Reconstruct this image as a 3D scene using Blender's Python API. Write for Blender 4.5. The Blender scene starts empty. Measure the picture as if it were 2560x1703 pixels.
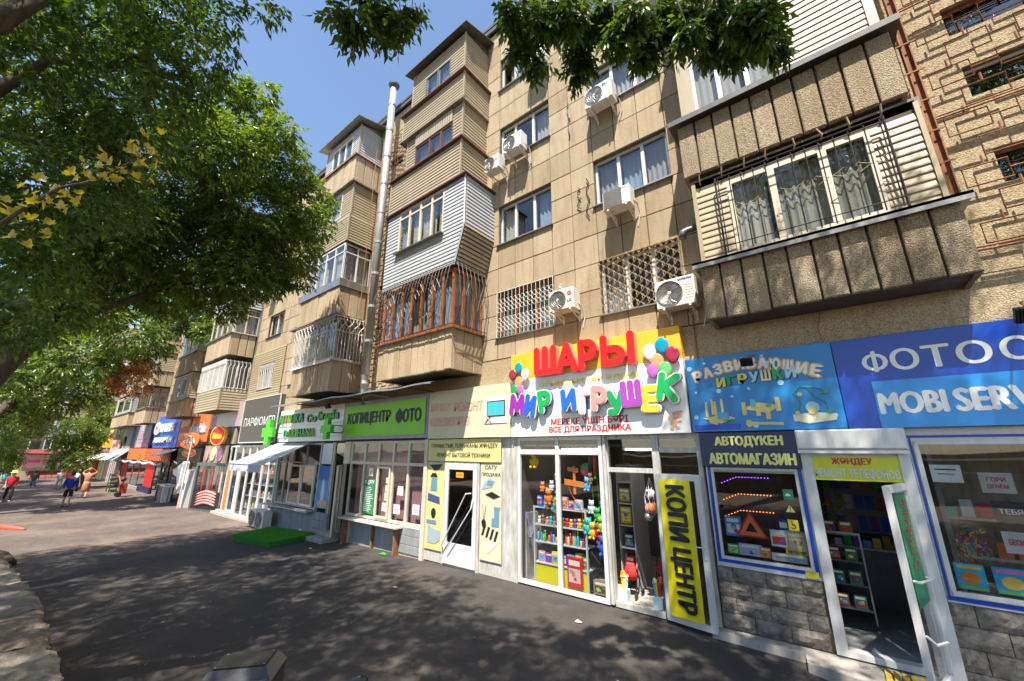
import bpy, bmesh, math, random
import numpy as np
from mathutils import Matrix, Vector
R = math.radians
random.seed(7)
rng = np.random.default_rng(11)
SC = bpy.context.scene
COL = SC.collection
# ---------------------------------------------------------------- camera
cd = bpy.data.cameras.new('camera'); cam = bpy.data.objects.new('camera', cd); COL.objects.link(cam)
cam.location = (0, 0, 2.6)
cam.rotation_euler = (R(90+15.39), 0, R(38.46))
cd.sensor_width = 36; cd.lens = 989.1/2560*36; cd.clip_start = 0.05; cd.clip_end = 2000
SC.camera = cam
# ---------------------------------------------------------------- light
SUN_EL, SUN_AZ = R(61), R(26)      # azimuth measured from the facade normal towards +X
W = bpy.data.worlds.new('World'); SC.world = W; W.use_nodes = True
wn = W.node_tree; bg = wn.nodes['Background']; bg.inputs[1].default_value = 0.12
sky = wn.nodes.new('ShaderNodeTexSky'); sky.sky_type = 'NISHITA'; sky.sun_disc = False
sky.sun_elevation = SUN_EL; sky.sun_rotation = math.pi-SUN_AZ; sky.air_density = 1.0; sky.dust_density = 0.5; sky.ozone_density = 1.1
wn.links.new(sky.outputs[0], bg.inputs[0])
sd = bpy.data.lights.new('sun', 'SUN'); sd.energy = 4.9; sd.angle = R(.53); sd.color = (1, .95, .86)
sun = bpy.data.objects.new('sun', sd); COL.objects.link(sun)
tosun = Vector((math.sin(SUN_AZ)*math.cos(SUN_EL), -math.cos(SUN_AZ)*math.cos(SUN_EL), math.sin(SUN_EL)))
sun.rotation_euler = tosun.to_track_quat('Z', 'Y').to_euler(); sun.location = tosun*60
SC.view_settings.view_transform = 'Standard'; SC.view_settings.look = 'None'
SC.view_settings.exposure = 1.25; SC.view_settings.gamma = 1; SC.view_settings.use_curve_mapping = False
SC.cycles.max_bounces = 8; SC.cycles.transparent_max_bounces = 16
# ---------------------------------------------------------------- materials
def newmat(name):
    m = bpy.data.materials.new(name); m.use_nodes = True
    return m, m.node_tree, m.node_tree.nodes['Principled BSDF']
def N(nt, t, **kw):
    n = nt.nodes.new(t)
    for k, v in kw.items():
        if k.startswith('i_'):
            n.inputs[k[2:].replace('_', ' ')].default_value = v
        else: setattr(n, k, v)
    return n
def ramp(nt, fac, stops):
    r = nt.nodes.new('ShaderNodeValToRGB'); cr = r.color_ramp
    while len(cr.elements) < len(stops): cr.elements.new(.5)
    for e, (p, c) in zip(cr.elements, stops): e.position = p; e.color = (*c, 1) if len(c) == 3 else c
    nt.links.new(fac, r.inputs[0]); return r.outputs[0]
def coords(nt, scale=1, obj=False):
    tc = nt.nodes.new('ShaderNodeTexCoord')
    if obj: src = tc.outputs['Object']
    else:
        g = nt.nodes.new('ShaderNodeNewGeometry'); src = g.outputs['Position']
    mp = nt.nodes.new('ShaderNodeMapping')
    mp.inputs['Scale'].default_value = scale if isinstance(scale, tuple) else (scale,)*3
    nt.links.new(src, mp.inputs[0]); return mp.outputs[0]
def mul(nt, a, b, fac=1.0, mode='MULTIPLY'):
    m = nt.nodes.new('ShaderNodeMix'); m.data_type = 'RGBA'; m.blend_type = mode; m.inputs[0].default_value = fac
    nt.links.new(a, m.inputs[6]); nt.links.new(b, m.inputs[7]); return m.outputs[2]
def bump(nt, b, h, strength, dist=.01):
    n = nt.nodes.new('ShaderNodeBump'); n.inputs['Strength'].default_value = strength; n.inputs['Distance'].default_value = dist
    nt.links.new(h, n.inputs['Height']); nt.links.new(n.outputs[0], b.inputs['Normal'])
def plain(name, col, rough=.5, metal=0, var=.12, scale=6, spec=.5, dirt=0, coat=0, alpha_rand=0):
    """painted / plastic surface with blotches, streaks of dirt and slight relief"""
    m, nt, b = newmat(name)
    c = coords(nt, (scale, scale, scale*.35))
    n = N(nt, 'ShaderNodeTexNoise', i_Scale=1.0, i_Detail=6.0, i_Roughness=.6); nt.links.new(c, n.inputs[0])
    lo = tuple(x*(1-var) for x in col); hi = tuple(min(1, x*(1+var)) for x in col)
    out = ramp(nt, n.outputs[0], [(.3, lo), (.7, hi)])
    if dirt:
        c2 = coords(nt, (9, 9, 1.1)); n2 = N(nt, 'ShaderNodeTexNoise', i_Scale=1.0, i_Detail=8.0, i_Roughness=.7); nt.links.new(c2, n2.inputs[0])
        d = ramp(nt, n2.outputs[0], [(.42, (1, 1, 1)), (.75, (.42, .36, .28))])
        out = mul(nt, out, d, dirt)
    if alpha_rand:
        oi = nt.nodes.new('ShaderNodeObjectInfo'); rr = ramp(nt, oi.outputs['Random'], [(0, (1-alpha_rand,)*3), (1, (1, 1, 1))]); out = mul(nt, out, rr)
    nt.links.new(out, b.inputs['Base Color'])
    b.inputs['Roughness'].default_value = rough; b.inputs['Metallic'].default_value = metal
    b.inputs['Specular IOR Level'].default_value = spec; b.inputs['Coat Weight'].default_value = coat
    bump(nt, b, n.outputs[0], .15, .004)
    return m
def aggregate(name, c1, c2, c3, scale, bstr, stain=.5, rnd=.16):
    """exposed aggregate concrete: fine stones in cement, rain stains, each panel a little different"""
    m, nt, b = newmat(name)
    p = coords(nt, 1)
    v = N(nt, 'ShaderNodeTexVoronoi', i_Scale=scale); nt.links.new(p, v.inputs[0])
    n1 = N(nt, 'ShaderNodeTexNoise', i_Scale=scale*.9, i_Detail=4.0, i_Roughness=.75); nt.links.new(p, n1.inputs[0])
    col = ramp(nt, n1.outputs[0], [(.36, c1), (.5, c2), (.66, c3)])
    pc = coords(nt, (2.2, 2.2, .9))
    n2 = N(nt, 'ShaderNodeTexNoise', i_Scale=1.3, i_Detail=7.0, i_Roughness=.65); nt.links.new(pc, n2.inputs[0])
    st = ramp(nt, n2.outputs[0], [(.3, (1.0, .98, .95)), (.52, (.92, .88, .82)), (.75, (.62, .56, .49))])
    col = mul(nt, col, st, stain)
    pb = coords(nt, (11, 11, .55)); n4 = N(nt, 'ShaderNodeTexNoise', i_Scale=1.0, i_Detail=5.0); nt.links.new(pb, n4.inputs[0])
    col = mul(nt, col, ramp(nt, n4.outputs[0], [(.5, (1, 1, 1)), (.72, (.66, .6, .52))]), stain*.8)
    oi = nt.nodes.new('ShaderNodeObjectInfo')
    rr = ramp(nt, oi.outputs['Random'], [(0, (1-rnd, 1-rnd*1.1, 1-rnd*1.3)), (.5, (1-rnd*.4,)*3), (1, (1, 1, 1))])
    col = mul(nt, col, rr)
    nt.links.new(col, b.inputs['Base Color']); b.inputs['Roughness'].default_value = .9; b.inputs['Specular IOR Level'].default_value = .2
    ad = N(nt, 'ShaderNodeMath', operation='ADD'); nt.links.new(v.outputs[0], ad.inputs[0]); nt.links.new(n1.outputs[0], ad.inputs[1])
    bump(nt, b, ad.outputs[0], bstr, .012)
    return m
M = {}
M['panel'] = aggregate('wall panel concrete', (.32, .25, .165), (.43, .345, .235), (.54, .45, .325), 75, .28, .75, .22)
M['parapet'] = aggregate('balcony panel concrete', (.32, .245, .16), (.47, .37, .25), (.6, .5, .36), 60, .35, .65, .24)
M['parapet_r'] = aggregate('rough balcony concrete', (.15, .115, .075), (.37, .29, .195), (.56, .47, .34), 66, .8, .55, .2)
M['pebble'] = aggregate('coarse pebbledash', (.2, .15, .09), (.40, .31, .19), (.56, .46, .31), 60, .6, .4, .05)
M['slab'] = plain('old slab concrete', (.27, .22, .165), .9, var=.3, scale=5, dirt=.6)
M['core'] = plain('wall core mortar', (.10, .08, .06), .95, var=.3)
M['sid_cream'] = plain('cream vinyl siding', (.38, .30, .18), .45, var=.06, scale=2, dirt=.22, alpha_rand=.12)
M['sid_beige'] = plain('beige vinyl siding', (.37, .30, .19), .45, var=.06, scale=2, dirt=.3, alpha_rand=.12)
M['sid_tan'] = plain('sunburnt tan siding', (.42, .34, .23), .5, var=.08, scale=2, dirt=.4, alpha_rand=.15)
M['sid_grey'] = plain('grey vinyl siding', (.42, .43, .44), .45, var=.06, scale=2, dirt=.2, alpha_rand=.1)
M['pvc'] = plain('white window plastic', (.62, .60, .57), .35, var=.05, dirt=.25)
M['pvc_w'] = plain('clean white plastic', (.68, .67, .64), .35, var=.05, dirt=.22)
M['cream'] = plain('cream painted frame', (.60, .52, .40), .5, var=.06, dirt=.3)
M['oldwhite'] = plain('weathered white paint on metal', (.50, .48, .44), .5, var=.22, scale=9, dirt=.85)
M['wood'] = plain('orange varnished wood', (.30, .10, .03), .35, var=.35, scale=14, dirt=.2)
M['brown'] = plain('dark brown frame', (.12, .045, .025), .4, var=.2, dirt=.2)
M['rust'] = plain('rusted steel', (.27, .115, .055), .85, var=.45, scale=18, dirt=.5)
M['iron'] = plain('dark painted ironwork', (.055, .045, .04), .5, .3, var=.3, scale=20)
M['goldiron'] = plain('ochre painted ironwork', (.42, .3, .16), .5, .2, var=.25, scale=20)
M['whiteiron'] = plain('white painted ironwork', (.72, .68, .62), .5, .0, var=.1, scale=20, dirt=.3)
M['tin'] = plain('galvanised sheet', (.36, .35, .34), .4, .75, var=.2, scale=5, dirt=.5)
M['flue'] = plain('light grey flue pipe', (.33, .33, .33), .5, .2, var=.12, scale=5, dirt=.4)
M['darkroof'] = plain('dark roofing sheet', (.07, .065, .06), .6, var=.3)
M['ac'] = plain('air conditioner casing', (.68, .66, .6), .4, var=.06, dirt=.35)
M['ac_dark'] = plain('air conditioner grille', (.11, .10, .09), .5, var=.2)
M['black'] = plain('black plastic', (.02, .02, .022), .35, var=.3)
M['blackmetal'] = plain('black painted metal', (.03, .032, .036), .4, .2, var=.3, dirt=.2)
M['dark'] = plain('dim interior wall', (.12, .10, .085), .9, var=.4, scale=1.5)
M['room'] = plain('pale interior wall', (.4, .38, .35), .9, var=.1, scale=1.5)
M['greymetal'] = plain('dark grey door metal', (.13, .135, .14), .4, .3, var=.15)
M['curtain'] = plain('pale curtain cloth', (.40, .37, .33), .9, var=.1, scale=4)
M['curtain_blue'] = plain('bluish curtain cloth', (.25, .30, .36), .9, var=.15, scale=4)
M['blind'] = plain('grey window blind', (.26, .24, .2), .6, var=.1, scale=4)
M['pinkblind'] = plain('faded pink vertical blind', (.40, .2, .2), .8, var=.12, scale=6)
M['conc'] = plain('pavement concrete', (.33, .30, .26), .9, var=.2, scale=7, dirt=.4)
M['paintgrey'] = plain('grey painted plinth', (.27, .28, .28), .7, var=.15, scale=4, dirt=.5)
M['peach'] = plain('peach painted plinth', (.52, .40, .32), .8, var=.12, scale=4, dirt=.5)
M['yellow'] = plain('yellow paint', (.78, .5, .03), .5, var=.08, dirt=.15)
M['gold'] = plain('amber yellow sign face', (.86, .42, .025), .4, var=.04)
M['red'] = plain('bright red plastic', (.75, .012, .01), .35, var=.05)
M['redside'] = plain('pale red letter side', (.72, .22, .17), .45, var=.05)
M['green'] = plain('vivid green plastic', (.05, .42, .03), .4, var=.06)
M['darkred'] = plain('dark red paint', (.3, .02, .015), .4, var=.2, dirt=.2)
M['orange'] = plain('orange board', (.72, .17, .04), .5, var=.12, dirt=.3)
M['blue'] = plain('blue sign face', (.03, .13, .62), .4, var=.06, dirt=.1)
M['stripe'] = plain('royal blue stripe', (.012, .06, .42), .4, var=.06, dirt=.1)
M['navy'] = plain('navy sign face', (.008, .012, .06), .35, var=.3, scale=2)
M['fotoblue'] = plain('deep blue sign face', (.004, .05, .36), .3, var=.2, scale=1.5)
M['lightblue'] = plain('sky blue sign face', (.02, .27, .68), .3, var=.08, scale=1.5)
M['white'] = plain('white sign face', (.8, .78, .74), .4, var=.03, dirt=.12)
M['offwhite'] = plain('aged white sign face', (.66, .63, .6), .4, var=.05, dirt=.3)
M['creamb'] = plain('cream banner', (.60, .54, .36), .5, var=.05, scale=2, dirt=.12)
M['yelb'] = plain('faded yellow banner', (.62, .54, .22), .5, var=.08, scale=2, dirt=.2)
M['acidyel'] = plain('acid yellow banner', (.72, .60, .01), .4, var=.05, scale=3)
M['lime'] = plain('lime green banner', (.2, .55, .01), .45, var=.06, scale=2)
M['lilac'] = plain('lilac sign border', (.34, .27, .38), .5, var=.1)
M['charcoal'] = plain('charcoal sign face', (.085, .08, .07), .5, var=.1, scale=3, dirt=.1)
M['ink'] = plain('black print', (.015, .014, .014), .5)
M['pinkprint'] = plain('faded pink print', (.76, .34, .29), .5)
M['redprint'] = plain('red print', (.62, .02, .02), .45)
M['yelprint'] = plain('yellow print', (.8, .62, .03), .45)
M['paleyel'] = plain('pale yellow print', (.72, .68, .2), .45)
M['awn'] = plain('grey awning cloth', (.36, .37, .39), .8, var=.08, dirt=.3)
M['awn_w'] = plain('white awning cloth', (.62, .64, .66), .8, var=.08, dirt=.3)
M['brick_red'] = plain('red roof sheet', (.2, .04, .03), .5, var=.2, dirt=.2)
M['skin'] = plain('skin', (.5, .27, .17), .6, var=.06)
M['hair'] = plain('dark hair', (.02, .014, .01), .6)
M['earth'] = plain('dry earth', (.27, .2, .13), .95, var=.35, scale=3)
M['bark'] = plain('dark bark', (.075, .055, .04), .9, var=.5, scale=22)
M['tintblue'] = plain('translucent blue plastic', (.1, .4, .62), .3, var=.1)
def stone_mat():
    m, nt, b = newmat('split face stone')
    p = coords(nt, 1); n = N(nt, 'ShaderNodeTexNoise', i_Scale=9.0, i_Detail=9.0, i_Roughness=.7); nt.links.new(p, n.inputs[0])
    col = ramp(nt, n.outputs[0], [(.3, (.10, .085, .07)), (.5, (.27, .235, .19)), (.7, (.42, .37, .3))])
    oi = nt.nodes.new('ShaderNodeObjectInfo'); col = mul(nt, col, ramp(nt, oi.outputs['Random'], [(0, (.75, .75, .78)), (1, (1.05, 1, .95))]))
    nt.links.new(col, b.inputs['Base Color']); b.inputs['Roughness'].default_value = .95
    bump(nt, b, n.outputs[0], 1.0, .06); return m
M['stone'] = stone_mat()
def rock_mat(name, a, b_, c_):
    m, nt, b = newmat(name); p = coords(nt, 1); n = N(nt, 'ShaderNodeTexNoise', i_Scale=7.0, i_Detail=10.0, i_Roughness=.72); nt.links.new(p, n.inputs[0])
    nt.links.new(ramp(nt, n.outputs[0], [(.3, a), (.5, b_), (.7, c_)]), b.inputs['Base Color']); b.inputs['Roughness'].default_value = .95; bump(nt, b, n.outputs[0], 1.0, .08); return m
M['rockm'] = rock_mat('weathered pale rock', (.13, .10, .07), (.27, .225, .17), (.42, .36, .28)); M['earth'] = rock_mat('dry stony earth', (.09, .065, .04), (.24, .18, .12), (.42, .34, .25))
def asphalt_mat():
    m, nt, b = newmat('asphalt')
    p = coords(nt, 1)
    f = N(nt, 'ShaderNodeTexNoise', i_Scale=160.0, i_Detail=3.0, i_Roughness=.7); nt.links.new(p, f.inputs[0])
    g = N(nt, 'ShaderNodeTexNoise', i_Scale=.55, i_Detail=6.0, i_Roughness=.6); nt.links.new(p, g.inputs[0])
    v = N(nt, 'ShaderNodeTexVoronoi', i_Scale=95.0); nt.links.new(p, v.inputs[0])
    c = ramp(nt, f.outputs[0], [(.3, (.022, .02, .019)), (.55, (.050, .044, .041)), (.8, (.125, .108, .097))])
    c = mul(nt, c, ramp(nt, g.outputs[0], [(.3, (.72, .72, .74)), (.5, (1, 1, 1)), (.72, (1.6, 1.5, 1.36))]))
    w = N(nt, 'ShaderNodeTexNoise', i_Scale=3.0, i_Detail=8.0, i_Roughness=.7); nt.links.new(p, w.inputs[0])
    c = mul(nt, c, ramp(nt, w.outputs[0], [(.45, (1, 1, 1)), (.72, (1.5, 1.4, 1.25))]))
    sx = N(nt, 'ShaderNodeSeparateXYZ'); nt.links.new(p, sx.inputs[0]); ad0 = N(nt, 'ShaderNodeMath', operation='MULTIPLY_ADD'); nt.links.new(g.outputs[0], ad0.inputs[0]); ad0.inputs[1].default_value = 5; nt.links.new(sx.outputs[0], ad0.inputs[2])
    mr = N(nt, 'ShaderNodeMapRange'); mr.inputs[1].default_value = -13.5; mr.inputs[2].default_value = -15.5; mr.inputs[3].default_value = 0; mr.inputs[4].default_value = 1; nt.links.new(ad0.outputs[0], mr.inputs[0])
    old = mul(nt, c, ramp(nt, f.outputs[0], [(0, (2.2, 1.95, 1.8)), (1, (2.2, 1.95, 1.8))])); mo = N(nt, 'ShaderNodeMix', data_type='RGBA'); nt.links.new(mr.outputs[0], mo.inputs[0]); nt.links.new(c, mo.inputs[6]); nt.links.new(old, mo.inputs[7]); c = mo.outputs[2]
    nt.links.new(c, b.inputs['Base Color']); b.inputs['Roughness'].default_value = .8; b.inputs['Specular IOR Level'].default_value = .35
    ad = N(nt, 'ShaderNodeMath', operation='ADD'); nt.links.new(v.outputs[0], ad.inputs[0]); nt.links.new(f.outputs[0], ad.inputs[1])
    bump(nt, b, ad.outputs[0], .45, .006); return m
M['asphalt'] = asphalt_mat()
M['toyblue'] = plain('printed blue sign face', (.012, .19, .48), .35, var=.2, scale=1.6, dirt=.1)
def glass_mat(name, tint=(.9, .92, .93), refl=1.0, dark=.0):
    m = bpy.data.materials.new(name); m.use_nodes = True; nt = m.node_tree; nt.nodes.clear()
    o = nt.nodes.new('ShaderNodeOutputMaterial'); t = N(nt, 'ShaderNodeBsdfTransparent'); t.inputs[0].default_value = (*tint, 1)
    g = N(nt, 'ShaderNodeBsdfGlossy'); g.inputs['Roughness'].default_value = .015
    fr = N(nt, 'ShaderNodeFresnel'); fr.inputs[0].default_value = 1.55
    mm = N(nt, 'ShaderNodeMath', operation='MULTIPLY_ADD', use_clamp=True); mm.inputs[1].default_value = 1.6*refl; mm.inputs[2].default_value = .03
    p = coords(nt, 1.3); n = N(nt, 'ShaderNodeTexNoise', i_Scale=1.0, i_Detail=1.0); nt.links.new(p, n.inputs[0])
    bp = nt.nodes.new('ShaderNodeBump'); bp.inputs['Strength'].default_value = .25; bp.inputs['Distance'].default_value = .012; nt.links.new(n.outputs[0], bp.inputs['Height'])
    nt.links.new(bp.outputs[0], g.inputs['Normal'])
    mx = nt.nodes.new('ShaderNodeMixShader'); nt.links.new(fr.outputs[0], mm.inputs[0]); gm_ = nt.nodes.new('ShaderNodeNewGeometry'); iv = N(nt, 'ShaderNodeMath', operation='SUBTRACT'); iv.inputs[0].default_value = 1; nt.links.new(gm_.outputs['Backfacing'], iv.inputs[1]); mf = N(nt, 'ShaderNodeMath', operation='MULTIPLY'); nt.links.new(mm.outputs[0], mf.inputs[0]); nt.links.new(iv.outputs[0], mf.inputs[1]); nt.links.new(mf.outputs[0], mx.inputs[0])
    nt.links.new(t.outputs[0], mx.inputs[1]); nt.links.new(g.outputs[0], mx.inputs[2]); nt.links.new(mx.outputs[0], o.inputs[0]); return m
M['glass'] = glass_mat('window glass')
M['glass_d'] = glass_mat('dim window glass', (.55, .58, .6), 1.6)
def leaf_mat(name, c1, c2, c3, trans):
    m = bpy.data.materials.new(name); m.use_nodes = True; nt = m.node_tree; b = nt.nodes['Principled BSDF']; o = nt.nodes['Material Output']
    g = nt.nodes.new('ShaderNodeNewGeometry')
    c = ramp(nt, g.outputs['Random Per Island'], [(0, c1), (.5, c2), (1, c3)])
    nt.links.new(c, b.inputs['Base Color']); b.inputs['Roughness'].default_value = .36; b.inputs['Specular IOR Level'].default_value = .5
    t = nt.nodes.new('ShaderNodeBsdfTranslucent'); br = N(nt, 'ShaderNodeMix', data_type='RGBA', blend_type='MULTIPLY'); br.inputs[0].default_value = 1
    nt.links.new(c, br.inputs[6]); br.inputs[7].default_value = (3.0, 2.7, .5, 1); nt.links.new(br.outputs[2], t.inputs[0])
    mx = nt.nodes.new('ShaderNodeMixShader'); mx.inputs[0].default_value = trans
    nt.links.new(b.outputs[0], mx.inputs[1]); nt.links.new(t.outputs[0], mx.inputs[2]); nt.links.new(mx.outputs[0], o.inputs[0]); return m
M['leafA'] = leaf_mat('dark green ash leaves', (.02, .046, .008), (.04, .082, .012), (.08, .13, .02), .38)
M['leafB'] = leaf_mat('fresh green ash leaves', (.035, .072, .011), (.07, .12, .018), (.15, .2, .035), .38)
M['leafC'] = leaf_mat('olive green leaves', (.08, .11, .02), (.13, .17, .03), (.19, .22, .045), .4)
M['leafY'] = leaf_mat('yellowing maple leaves', (.14, .17, .02), (.26, .24, .03), (.3, .17, .03), .35)
M['leafBr'] = leaf_mat('withered brown leaves', (.14, .055, .015), (.22, .09, .025), (.3, .14, .03), .3)
_cm = {}
def flat(col, rough=.5):
    k = (round(col[0], 3), round(col[1], 3), round(col[2], 3), rough)
    if k not in _cm: _cm[k] = plain('tinted surface', col, rough, var=.08)
    return _cm[k]
# ---------------------------------------------------------------- mesh helpers
class MB:
    def __init__(s): s.v = []; s.f = []
    def add(s, vs, fs, mt=None):
        b = len(s.v)
        if mt is not None: vs = [tuple(mt @ Vector(p)) for p in vs]
        s.v += [tuple(p) for p in vs]; s.f += [tuple(i+b for i in f) for f in fs]; return s
    def box(s, x0, x1, y0, y1, z0, z1, mt=None):
        return s.add([(x0, y0, z0), (x1, y0, z0), (x1, y1, z0), (x0, y1, z0), (x0, y0, z1), (x1, y0, z1), (x1, y1, z1), (x0, y1, z1)],
                     [(0, 3, 2, 1), (4, 5, 6, 7), (0, 1, 5, 4), (1, 2, 6, 5), (2, 3, 7, 6), (3, 0, 4, 7)], mt)
    def cbox(s, x0, x1, y0, y1, z0, z1, c=.008, mt=None):
        """box with the four front (-Y) edges chamfered"""
        return s.add([(x0, y0+c, z0), (x1, y0+c, z0), (x1, y1, z0), (x0, y1, z0), (x0, y0+c, z1), (x1, y0+c, z1), (x1, y1, z1), (x0, y1, z1),
                      (x0+c, y0, z0+c), (x1-c, y0, z0+c), (x1-c, y0, z1-c), (x0+c, y0, z1-c)],
                     [(0, 3, 2, 1), (4, 5, 6, 7), (1, 2, 6, 5), (2, 3, 7, 6), (3, 0, 4, 7), (8, 9, 10, 11), (0, 1, 9, 8), (1, 5, 10, 9), (5, 4, 11, 10), (4, 0, 8, 11)], mt)
    def tube(s, pts, r, n=6, closed=False, mt=None):
        pts = [Vector(p) for p in pts]; rs = r if isinstance(r, (list, tuple)) else [r]*len(pts)
        vs, fs = [], []; k = len(pts); up = None
        for i, p in enumerate(pts):
            a = pts[i-1] if (i > 0 or closed) else p; b = pts[(i+1) % k] if (i < k-1 or closed) else p
            d = (b-a)
            if d.length < 1e-9: d = Vector((0, 0, 1))
            d.normalize()
            if up is None or abs(up.dot(d)) > .99: up = Vector((0, 0, 1)) if abs(d.z) < .9 else Vector((0, 1, 0))
            u = d.cross(up).normalized(); w = u.cross(d); up = w
            for j in range(n):
                t = 2*math.pi*j/n; vs.append(p+(u*math.cos(t)+w*math.sin(t))*rs[i])
        for i in range(k if closed else k-1):
            for j in range(n):
                a = i*n+j; b = i*n+(j+1) % n; c = ((i+1) % k)*n+(j+1) % n; d = ((i+1) % k)*n+j; fs.append((a, b, c, d))
        if not closed: fs += [tuple(reversed(range(n))), tuple(range((k-1)*n, k*n))]
        return s.add(vs, fs, mt)
    def lathe(s, prof, n=16, mt=None):
        vs, fs = [], []
        for r, z in prof:
            for j in range(n): t = 2*math.pi*j/n; vs.append((r*math.cos(t), r*math.sin(t), z))
        for i in range(len(prof)-1):
            for j in range(n): fs.append((i*n+j, i*n+(j+1) % n, (i+1)*n+(j+1) % n, (i+1)*n+j))
        fs += [tuple(reversed(range(n))), tuple(range((len(prof)-1)*n, len(prof)*n))]
        return s.add(vs, fs, mt)
    def prism(s, poly, y0, y1, mt=None):
        """polygon in (x,z), extruded from y0 to y1"""
        n = len(poly); vs = [(x, y0, z) for x, z in poly]+[(x, y1, z) for x, z in poly]
        fs = [tuple(range(n)), tuple(reversed(range(n, 2*n)))]+[(i, i+n, (i+1) % n+n, (i+1) % n) for i in range(n)]
        return s.add(vs, fs, mt)
    def ball(s, c, r, n=10, m=7, mt=None):
        rx, ry, rz = r if isinstance(r, (tuple, list)) else (r, r, r)
        vs = [(c[0], c[1], c[2]-rz)]; fs = []
        for i in range(1, m):
            a = -math.pi/2+math.pi*i/m
            for j in range(n): t = 2*math.pi*j/n; vs.append((c[0]+rx*math.cos(a)*math.cos(t), c[1]+ry*math.cos(a)*math.sin(t), c[2]+rz*math.sin(a)))
        vs.append((c[0], c[1], c[2]+rz)); L = len(vs)-1
        for j in range(n): fs.append((0, 1+(j+1) % n, 1+j)); fs.append((L, L-n+j, L-n+(j+1) % n))
        for i in range(m-2):
            for j in range(n): a = 1+i*n+j; b = 1+i*n+(j+1) % n; fs.append((a, b, b+n, a+n))
        return s.add(vs, fs, mt)
    def mesh(s, name, mat, smooth=False):
        me = bpy.data.meshes.new(name); me.from_pydata(s.v, [], s.f); me.update()
        if mat: me.materials.append(mat)
        if smooth: me.shade_smooth()
        return me
WM = {}   # world matrices of the objects made here
def link(name, me, parent=None, loc=(0, 0, 0), rz=0, label=None, cat=None, group=None, kind=None, mtx=None):
    o = bpy.data.objects.new(name, me); COL.objects.link(o)
    w = mtx if mtx is not None else Matrix.Translation(loc) @ Matrix.Rotation(rz, 4, 'Z')
    WM[o.name] = w
    if parent is not None: o.parent = parent; o.matrix_local = WM[parent.name].inverted() @ w
    else: o.matrix_local = w
    if label: o['label'] = label
    if cat: o['category'] = cat
    if group: o['group'] = group
    if kind: o['kind'] = kind
    return o
def ob(name, mb, mat, parent=None, smooth=False, **kw): return link(name, mb.mesh(name, mat, smooth), parent, **kw)
def thing(name, label, cat, loc=(0, 0, 0), group=None, kind=None, rz=0): return link(name, None, None, loc=loc, rz=rz, label=label, cat=cat, group=group, kind=kind)
_cache = {}
def piece(name, dims, mat, parent, loc, rz=0, ch=.006, tilt=0):
    """a chamfered slab, width x depth x height, front on local -Y; loc = lower left front corner; meshes are shared"""
    k = (name, tuple(round(d, 3) for d in dims), mat.name)
    if k not in _cache: _cache[k] = MB().cbox(0, dims[0], 0, dims[1], 0, dims[2], ch).mesh(name, mat)
    w = Matrix.Translation(loc) @ Matrix.Rotation(rz, 4, 'Z')
    if tilt: w = w @ Matrix.Rotation(tilt, 4, 'X')
    return link(name, _cache[k], parent, mtx=w)
def slat(name, L, h, mat, parent, loc, rz=0, depth=.022):
    k = ('slat', name, round(L, 3), round(h, 3), mat.name)
    if k not in _cache:
        mb = MB(); pr = [(0, 0), (-depth, .0), (-depth, .02), (-depth*.25, h*.98), (0, h)]
        vs = [(0, y, z) for y, z in pr]+[(L, y, z) for y, z in pr]; n = len(pr)
        mb.add(vs, [tuple(range(n)), tuple(reversed(range(n, 2*n)))]+[(i, i+n, (i+1) % n+n, (i+1) % n) for i in range(n)])
        _cache[k] = mb.mesh(name, mat)
    return link(name, _cache[k], parent, mtx=Matrix.Translation(loc) @ Matrix.Rotation(rz, 4, 'Z'))
def textmesh(s, depth=0, offset=0, spacing=1.0, shear=0):
    def gen(t):
        cu = bpy.data.curves.new('lettering', 'FONT'); cu.body = t; cu.space_character = spacing; cu.shear = shear; cu.resolution_u = 3; cu.align_x = 'LEFT'
        o = bpy.data.objects.new('tmp', cu); COL.objects.link(o)
        me = bpy.data.meshes.new_from_object(o.evaluated_get(bpy.context.evaluated_depsgraph_get())); bpy.data.objects.remove(o); return me
    t = s.replace('Ф', 'O'); me = gen(t)
    if 'Ф' in s:      # the letter is drawn as a ring with its own stem
        xs_of = lambda q: [v.co.x for v in gen(q).vertices]
        o_ = xs_of('O'); w0 = max(o_)-min(o_); vs = [tuple(v.co) for v in me.vertices]; fs = [tuple(p.vertices) for p in me.polygons]
        for i, ch in enumerate(s):
            if ch == 'Ф':
                c = max(xs_of(t[:i+1]))-w0/2; k = len(vs); vs += [(c-.045, -.06, .0021), (c+.045, -.06, .0021), (c+.045, .79, .0021), (c-.045, .79, .0021)]; fs.append((k, k+1, k+2, k+3))
        me = bpy.data.meshes.new('lettering'); me.from_pydata(vs, [], fs)
    return me
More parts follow.
